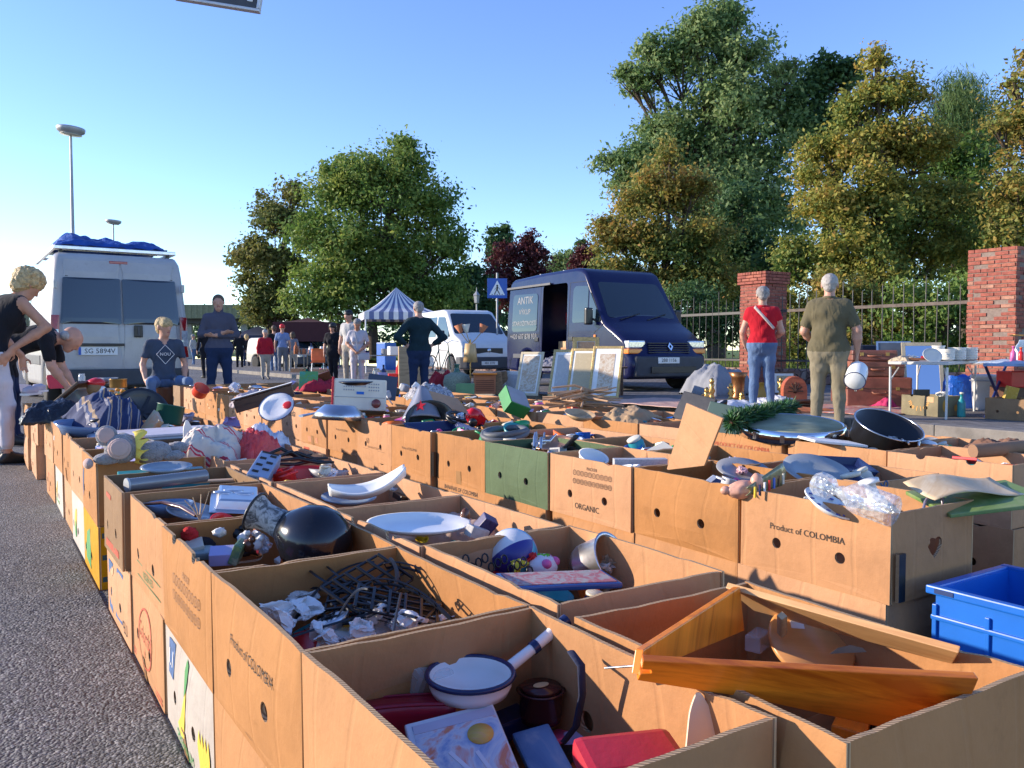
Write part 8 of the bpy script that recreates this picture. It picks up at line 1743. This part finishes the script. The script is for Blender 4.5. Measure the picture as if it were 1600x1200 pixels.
# rugs, figurines, vases
RUG=artmat('persian rug',[(.42,.06,.05),(.52,.16,.12),(.55,.42,.32),(.30,.04,.05)],16,1);RUGP=artmat('pink woven rug',[(.52,.24,.18),(.60,.40,.30),(.48,.18,.14)],8,1)
def rug(px,py,sx,sy,mat,label,rz=0,seed=1):
    s=V((seed*3,0,0));m=MB();m.sheet(lambda u,v:((u-.5)*sx,(v-.5)*sy,.012+.03*abs(noise.noise(V((u*5,v*5,0))+s))),24,24,th=.006);o=m.build('rug',mat,None,label=label,cat='rug');p=Gp(px,py);o.matrix_world=T(p)@Matrix.Rotation(R(rz),4,'Z');return o
rug(1045,630,1.5,2.0,RUGP,'faded pink woven rug with fringe spread on the pavement',2,1);rug(1330,641,1.5,1.6,RUG,'red and cream woven blanket on the pavement by the kerb',4,2);mk_cloth(Gp(1385,635)+V((0,0,.05)),'magenta knitted blanket bunched beside the table leg',pm('magenta knit',(.5,.03,.12),.95,bs=60,bd=.8),(.7,.5),.14,106);mk_cloth(Gp(1240,643)+V((0,0,.02)),'orange cloth spread behind the garland',pm('orange spread',(.6,.16,.04),.9),(1.1,.7),.05,107)
mk_cloth(Gp(1140,640)+V((0,0,.04)),'white lace cloths piled left of the woman in red',pm('white lace',(.66,.65,.66),.9,bs=70,bd=.6),(1.2,.7),.12,108);mk_cloth(Gp(1210,634)+V((0,0,.05)),'white folded linen behind the legs of the woman in red',pm('white linen',(.62,.61,.62),.9,bs=50,bd=.5),(.6,.6),.12,109)
def statuette(px,py,h,label,mat=BRASS,seed=1):
    r=random.Random(seed);m=MB();m.lathe([(.07,0),(.075,.02),(.05,.04),(.03,h*.3),(.055,h*.45),(.03,h*.6),(.045,h*.72),(.02,h*.8)],14);m.blob((0,0,h*.88),(.035,.035,.05),.2,3);m.tube([(-.04,0,h*.65),(-.08,0,h*.5)],.012,6);m.tube([(.04,0,h*.65),(.07,0,h*.8)],.012,6);return m.build('statuette',mat,None,loc=Gp(px,py),rot=(0,0,r.uniform(0,6)),label=label,cat='statuette')
statuette(1112,627,.36,'tall brass statuette on the left end of the pavement goods',seed=1);statuette(1104,630,.22,'short brass statuette in front of the tall one',seed=2);statuette(1142,627,.27,'brass lantern shaped statuette between vase and white lace',BRASS,3);statuette(1220,622,.34,'twisted brass candlestick left of the round topped clock',BRASS,4);statuette(1159,628,.12,'smallest brass statuette beside the copper vase',BRASS,5)
m=MB();m.lathe([(.10,0),(.12,.03),(.09,.07),(.11,.35),(.155,.44),(.14,.44),(.1,.34)],24);m.build('copper_vase',pm('brown copper',(.30,.13,.05),.35,.8,var=.3),None,loc=Gp(1153,624),label='flared brown copper vase left of the woman in red',cat='vase')
mk_cloth(Gp(1130,618)+V((.2,.3,.30)),'grey speckled cover draped over a mound behind the statuettes',pm('grey speckled cover',(.24,.25,.27),.9,bs=50,bd=.5),(1.1,.9),.36,111,(0,0,0),'cover','cover',30,.9)
ck=empty('mantel_clock',Gp(1240,632),-YAW+R(-8),'round topped reddish wooden mantel clock case on the pavement','clock');arc=[(-.17,0),(.17,0),(.17,.22)]+[(.17*math.cos(a),.22+.2*math.sin(a))for a in [PI*i/10 for i in range(1,10)]]+[(-.17,.22)];m=MB();m.prism(arc,.22,frame((0,-.11,0),(1,0,0),(0,-1,0))@T(0,0,-.22));m.build('clock_case',wood('red mahogany',(.40,.10,.04),(.22,.04,.02),3),ck,bevel=.008);m=MB();[m.tube([(0,-.118,.2),(.11*math.cos(a),-.118,.2+.13*math.sin(a))],.012,5)for a in [PI*i/6 for i in range(7)]];m.lathe([(.03,0),(0,.01)],12,frame((0,-.115,.2),(1,0,0),(0,-1,0)));m.build('fretwork',DARKWOOD,ck)
mk_frame((0,0,0),'dark square panel picture standing behind the legs',(.4,.4),.03,DARKWOOD,ART3).matrix_world=T(Gp(1225,618)+V((0,0,.22)))@Matrix.Rotation(-YAW,4,'Z')@rot3(R(-8));mk_bowl(Gp(1190,622)+V((0,0,.1)),'yellow ceramic dish standing between the legs of the woman in red',pm('yellow ochre glaze',(.6,.36,.05),.3),.15,.06,(70,0,-30))
mk_sticks(Gp(1250,640)+V((0,0,.04)),'row of dark walking shoes and wooden stretchers by the kerb',DARKWOOD,14,.5,.022,21,(0,0,-20),'shoe_stretchers','shoes',.3)
# suitcases
SL=[pm('oxblood leather',(.25,.075,.045),.5,var=.3,bs=50,bd=.3),pm('chestnut leather',(.28,.10,.055),.5,var=.3,bs=50,bd=.3),pm('dark brown leather',(.20,.07,.045),.5,var=.3,bs=50,bd=.3)]
def suitcase(p,sz,rz,mat,label):
    root=empty('suitcase',p,rz,label,'suitcase','stacked leather suitcases');a,b,h=sz;m=MB();m.box((0,0,h*.5),(a,b,h));m.build('case_body',mat,root,bevel=.025,seg=3);m=MB();m.box((0,0,h*.62),(a+.006,b+.006,.012));m.build('lid_seam',DARKWOOD,root)
    for x_ in (-.28,.28):m=MB();m.box((x_*a,-b/2-.006,h*.62),(.05,.014,.05));m.build('lock',BRASS,root,bevel=.004)
    m=MB();m.tube([(-.09,-b/2,h*.5),(-.08,-b/2-.035,h*.46),(.08,-b/2-.035,h*.46),(.09,-b/2,h*.5)],.013,6);m.build('handle',LEATHER,root)
    return root
p=gd(1368,11.9,PV);suitcase(p,(.86,.5,.42),-YAW-R(12),SL[0],'largest brown suitcase at the bottom of the stack behind the jug');suitcase(p+V((-.02,.02,.425)),(.72,.44,.22),-YAW-R(9),SL[1],'middle suitcase of the stack behind the jug');suitcase(p+V((-.06,.02,.65)),(.6,.40,.15),-YAW-R(14),SL[2],'small suitcase on top of the stack behind the jug')
mk_block(gd(1330,12.6,PV+.36),'dark trunk standing left of the suitcase stack',SL[2],(.5,.4,.7),(0,0,-40),'trunk','trunk',.02);mk_block(gd(1375,13.2,.82),'black holdall bag on a trunk behind the suitcases',pm('black canvas',(.015,.018,.03),.8,bs=40,bd=.4),(.85,.4,.36),(0,0,-33),'holdall','bag',.06);mk_block(gd(1372,13.3,.38),'grey chest under the black holdall',GREYP,(.9,.5,.5),(0,0,-33),'chest','chest',.02)
f=mk_frame((0,0,0),'tall silver edged frame leaning right of the suitcases',(.5,.95),.03,STEEL,pm('grey glass back',(.12,.13,.14),.2),mount=.0);f.matrix_world=T(gd(1400,12.6,PV))@Matrix.Rotation(-YAW-R(10),4,'Z')@Matrix.Rotation(R(-12),4,'X')@T(0,0,.48)
# mirror
MIR=pm('mirror glass',(.85,.87,.88),.02,1,var=0);f=mk_frame((0,0,0),'large gold framed mirror leaning under the white table and reflecting the sky',(.56,.95),.055,pm('pale gold',(.52,.42,.26),.5,.2),MIR,mount=-.01);f.matrix_world=T(gd(1446,12.2,PV))@Matrix.Rotation(-YAW-R(12),4,'Z')@Matrix.Rotation(R(-17),4,'X')@T(0,0,.48)
# white table
def ftable(name,pts,z,mat,legm,label,lw=.014,xleg=False):
    P=[V((p.x,p.y,z))for p in pts];c=sum(P,V((0,0,0)))/4;root=empty(name,(c.x,c.y,PV),0,label,'table');o0=V((c.x,c.y,PV));m=MB();vs=[p-o0 for p in P];m.add([v for v in vs]+[v-V((0,0,.035))for v in vs],[(0,1,2,3),(7,6,5,4)]+[(i,4+i,4+(i+1)%4,(i+1)%4)for i in range(4)]);m.build('table_top',mat,root,bevel=.006)
    if xleg:
        for a,b in ((0,3),(1,2)):
            for q,r_ in ((a,b),(b,a)):m=MB();t0=(vs[q]*.92+vs[r_]*.08);b0=(vs[q]*.12+vs[r_]*.88);m.tube([t0-V((0,0,.03)),V((b0.x,b0.y,0))],lw,8);m.build('leg',legm,root)
    else:
        for q in range(4):
            m=MB();t0=vs[q]*.95;m.tube([t0-V((0,0,.03)),V((t0.x*.99,t0.y*.99,0))],lw,8);n_=vs[(q+1)%2+(2 if q>1 else 0)];m.tube([V((t0.x,t0.y,t0.z-.2)),V((t0.x*.8,t0.y*.8,t0.z-.04))],lw*.6,6);m.build('leg',legm,root)
    return root
ftable('folding_table',[gd(1387,10.1),gd(1481,9.55),gd(1527,10.9),gd(1432,11.5)],.785,pm('grey white table top',(.52,.50,.46),.5),pm('white tube',(.6,.6,.58),.4,.2),'white folding table with stacks of china, in front of the mirror')
ftable('camping_table',[gd(1535,9.7),gd(1660,9.2),gd(1700,10.4),gd(1575,10.9)],.77,pm('worn blue table top',(.16,.25,.40),.5,var=.4,vs=5),pm('dark blue tube',(.015,.03,.14),.4),'blue folding table with crossed legs cut by the right edge',.018,True)
CH=pm('cream china',(.66,.63,.55),.2,var=.05)
for i,(px,d,r_,n,lb)in enumerate([(1465,10.3,.095,1,'tall white china jug on the white table'),(1478,10.2,.10,6,'stack of white bowls beside the china jug'),(1494,10.3,.11,7,'middle stack of white china on the table'),(1511,10.4,.115,7,'right hand stack of white china on the table')]):
    root=empty('china_stack' if i else 'china_jug',gd(px,d,.787),0,lb,'china','white china on the table')
    if i==0:m=MB();m.lathe([(.08,0),(.095,.03),(.085,.12),(.07,.17),(.08,.19),(.075,.19)],22);m.build('jug_body',CH,root);m=MB();m.tube([(.085,0,.14),(.14,0,.13),(.135,0,.05),(.09,0,.03)],.010,6);m.build('handle',CH,root)
    else:
        for j in range(n):m=MB();m.bowl([(r_*.6,0),(r_*.85,.012),(r_,.042),(r_-.005,.042),(r_*.8,.016)],22);o=m.build('china_bowl',CH,root);o.location=(0,0,.021*j)
mk_plate(gd(1455,10.1,.85),'white oval dish leaning on the china jug',CH,.10,(60,0,-30),sx=1.2);mk_cloth(gd(1412,10.4,.81),'beige hat lying at the left end of the white table',pm('beige straw',(.5,.40,.26),.9),(.3,.25),.06,115);mk_sticks(gd(1425,10.5,.80),'cutlery lying on the white table',STEEL,9,.25,.006,31,(0,0,0),'cutlery','cutlery',.5);mk_book(gd(1442,10.3,.81),'dark brown album lying on the white table',BROWNP,(.25,.3,.03),(0,0,20));mk_block(gd(1445,10.2,.835),'maroon box on the dark album',REDLEA,(.1,.1,.03),(0,0,30),'small_box','box')
# mellow box, bottle, bag, bucket
p=Gp(1436,651);b=put_box(0,0,0,'paper and tins under the white table',1,0,None,False);p=gd(1455,10.25,PV);b.location=(p.x,p.y,PV+.002);b.rotation_euler=(0,0,-R(8));k2=('dark',1)
me2=BOXV[1].copy();me2.materials[0]=pm('olive printed card',(.19,.16,.09),.8,var=.2);b.data=me2;b['label']='olive banana box with curved yellow lettering under the white table'
YO=pm('orange yellow lettering',(.72,.33,.06),.7);P_=BOXI[1][0];mb=MB()
for i,ch in enumerate('mellow'):
    a=R(-62+24.8*i);text_mb(ch,.085,T(.0+.13*math.sin(a),.21-.13*math.cos(a),0)@Matrix.Rotation(a,4,'Z'),mb,fn=lambda q:P_(q.x,q.y,.002))
mb.build('printed_text',YO,b);wall_shapes(b,[[(.10,.17),(.2,.17),(.2,.235),(.10,.235)]],pm('tan label',(.55,.33,.17),.8));wall_shapes(b,[circle(-.08,.13,.05,14,1.5),circle(.1,.1,.03,12,1.4)],pm('amber fruit print',(.5,.26,.03),.7),side=2)
mk_crumple(gd(1470,10.3,.37),'crumpled white paper in the olive banana box',PAPER,.12,121,.4);mk_block(gd(1440,10.3,.385),'black tray standing in the olive banana box',BLACKP,(.2,.03,.1),(0,0,-30),'tray','tray')
mk_bottle(gd(1503,9.95,PV),'teal flask bottle standing right of the olive banana box',TEALP,.045,.29,(0,0,0),CREAM)
m=MB();m.sheet(lambda u,v:((.26+.03*noise.noise(V((u*6,v*4,1))))*math.cos(2*PI*u)*(1-.18*v),.19*math.sin(2*PI*u)*(1-.3*v)+.02*noise.noise(V((u*6,v*4,7))),.44*v+.035*noise.noise(V((u*9,v*3,3)))*v),40,10,th=.004,sm=False);o=m.build('carrier_bag',pm('blue carrier film',(.01,.10,.48),.35,bs=14,bd=.8,dist=.03),None,label='full blue carrier bag standing on the pavement',cat='bag');o.location=gd(1500,11.6,PV);o.rotation_euler=(0,0,-YAW);m=MB();m.blob((0,0,.36),(.2,.13,.05),.3,3);o2=m.build('bag_contents',BLUEP,o)
m=MB();m.lathe([(.15,0),(.155,.02),(.18,.42),(.195,.43),(.195,.47),(.0,.48)],28);o=m.build('bin',pm('grey white plastic',(.55,.54,.52),.5),None,label='white plastic lidded bin beside the blue carrier bag',cat='bin');o.location=gd(1541,11.2,PV);m=MB();m.lathe([(.197,.385),(.2,.39),(.2,.40),(.19,.40)],28);m.build('bin_band',GREYP,o)
b=put_box(0,0,0,'x',2,0,CBG);p=gd(1590,9.6,PV);b.location=(p.x,p.y,PV+.002);b.rotation_euler=(0,0,-YAW-R(-33));b['label']='grey brown carton standing under the blue table at the right edge';b.data=BOXV[0].copy();b.data.materials[0]=CBG
mk_block(gd(1580,9.75,.42),'yellow printed carton standing in the grey brown carton',artmat('yellow carton',[(.62,.42,.06),(.5,.3,.04),(.65,.5,.15)],9),(.14,.05,.15),(8,12,-30),'carton','carton');mk_block(gd(1598,10.4,.56),'red crate behind the yellow carton',REDP,(.5,.3,.2),(0,0,-30),'plastic_crate','crate',.01);mk_block(gd(1592,10.5,.3),'dark shelf box under the red crate',DARKWOOD,(.5,.4,.34),(0,0,-30),'shelf_box','box')
mk_bottle(gd(1582,9.7,.772),'pink pump bottle on the blue table',PINKP,.032,.19,(0,0,0),PINKP);mk_bottle(gd(1594,9.8,.772),'red pump bottle next to the pink one',REDP,.032,.18,(0,0,0),ORANGEP);m=MB();m.bowl([(0,0),(.10,.0),(.16,.08),(.19,.18),(.18,.18),(.14,.08)],24,rot3(R(55)),0,1,1,lambda a,r:.06*math.cos(a*9));m.build('shell_dish',ENAMEL,None,loc=gd(1600,10.2,.80),rot=(0,0,-YAW),label='big white shell shaped dish on the blue table',cat='dish');mk_plate(gd(1592,10.3,1.09),'gold rimmed cake dish on top of the shell dish',BRASS,.12,(0,0,0));mk_cloth(gd(1575,9.9,.785),'pale blue cloth lying on the blue table',pm('pale blue cloth',(.35,.42,.50),.9),(.6,.5),.04,125)
mk_cloth(gd(1560,10.0,.785),'small heap of dark trinkets at the left end of the blue table',BROWNP,(.2,.2),.04,126)
# ------------------------------------------------------------------ far stalls
def stall(px,d,w,label,nm,n,seed,dx=0):
    r=random.Random(seed);p=gd(px,d);root=empty('stall_table',p,-YAW+R(dx),label,'table');m=MB();m.box((0,0,.74),(w,.7,.03));m.build('table_top',pm('stall board',(.42,.34,.25),.8),root)
    for sx in (-1,1):
        for sy in (-1,1):m=MB();m.box((sx*(w/2-.05),sy*.3,.365),(.04,.04,.73));m.build('leg',pm('stall leg',(.35,.27,.18),.8),root)
    Mx=T(p)@Matrix.Rotation(-YAW+R(dx),4,'Z');used=set()
    for i in range(n):
        c=r.choice(list(PMATS));k=r.choice(('jar','bowl','carton','cup','cloth','bottle'))
        if (c,k)in used:continue
        used.add((c,k));up=r.random()<.68;q=Mx@V((r.uniform(-w/2,w/2)*.92,r.uniform(-.3,.3)if up else -.5+r.uniform(-.25,.25),.757 if up else .002));lb=f'{c} {k} '+('on ' if up else 'on the ground before ')+nm;m_=PMATS[c];s=r.uniform(.8,1.7)
        if k=='jar':o=mk_jar(q,lb,m_,.07*s,.2*s)
        elif k=='bowl':o=mk_bowl(q,lb,m_,.13*s,.1*s)
        elif k=='carton':o=mk_block(q+V((0,0,.08*s)),lb,m_,(.25*s,.2,.16*s),(0,0,r.uniform(0,90)))
        elif k=='cup':o=mk_pot(q,lb,m_,.09*s,.13*s,name='pot')
        elif k=='bottle':o=mk_bottle(q,lb,m_,.05*s,.28*s)
        else:o=mk_crumple(q+V((0,0,.06)),lb,m_,.14*s,r.randrange(99),.6,'cloth','cloth')
        o['group']='goods on the far stalls'
stall(484,31.5,1.9,'far trestle table left of the woman in black, loaded with goods','the far left stall',26,1);stall(603,26,2.0,'trestle table under the striped tent, loaded with china','the striped tent stall',26,2);stall(505,36,1.6,'farther table behind the first far stall','the rear stall',16,3);stall(398,58,2.4,'distant table by the dark blue tent','the distant stall',12,4)
for i,(px,d)in enumerate([(466,29.5),(500,28.5)]):b=put_box(0,0,0,'x',3,0);p=gd(px,d);b.location=(p.x,p.y,.002);b.rotation_euler=(0,0,-.6);b['label']=['upright brown carton on the ground left of the far stall','brown carton on the road near the woman in black'][i]
ch=empty('chair',gd(497,30.5),-.4,'bright orange plastic chair at the far stall','chair');m=MB();m.sheet(lambda u,v:((u-.5)*.5,-.2+.4*min(1,v*2)+.08*max(0,v*2-1),.45+.02*math.sin(PI*u)+.5*max(0,v*2-1)),8,10,th=.012);m.build('seat_shell',ORANGEP,ch)
for sx in (-1,1):
    for sy in (-1,1):m=MB();m.tube([(sx*.2,sy*.17,.45),(sx*.23,sy*.22,0)],.012,6);m.build('leg',STEEL,ch)
m=MB();m.box((0,0,.5),(.5,.45,1.0));m.build('cupboard',PALEWOOD,None,loc=gd(640,19,0),rot=(0,0,-.4),label='pale wooden cupboard behind the man with hands on hips',cat='cupboard',bevel=.01)
mk_block(gd(624,19.2,.2),'red box on the ground beside the crouching person',REDP,(.5,.3,.35),(0,0,-20),'box','box',.01);mk_cloth(gd(606,19.5,.1),'pale blue plastic sheet on the ground by the crouching person',pm('pale blue sheet',(.3,.45,.55),.4),(.5,.4),.2,131)
# bicycle by the demijohn
bk=empty('bicycle',gd(690,19.5,PV),-YAW+R(70),'old bicycle parked behind the red quilt','bicycle')
for i,x_ in enumerate((-.52,.52)):
    m=MB();m.tube([(x_+.33*math.cos(a),0,.34+.33*math.sin(a))for a in [j*PI/14 for j in range(28)]],.014,6,closed=True);w_=m.build('wheel',RUBBER,bk);m=MB();[m.tube([(x_,0,.34),(x_+.32*math.cos(a),0,.34+.32*math.sin(a))],.002,4)for a in [j*PI/8 for j in range(16)]];m.build('spokes',STEEL,w_)
m=MB();[m.tube(t,.014,6)for t in ([(-.52,0,.34),(-.05,0,.32),(.38,0,.78),(-.15,0,.80),(-.52,0,.34)],[(-.05,0,.32),(-.18,0,.92)],[(.52,0,.34),(.36,0,.95)])];m.build('frame',pm('bike green',(.03,.12,.10),.3),bk);m=MB();m.tube([(.36,-.28,1.0),(.33,-.1,1.02),(.36,0,.96),(.33,.1,1.02),(.36,.28,1.0)],.012,6);m.build('handlebar',CHROME,bk);m=MB();m.blob((-.19,0,.95),(.12,.07,.035),.05,3);m.build('saddle',LEATHER,bk)
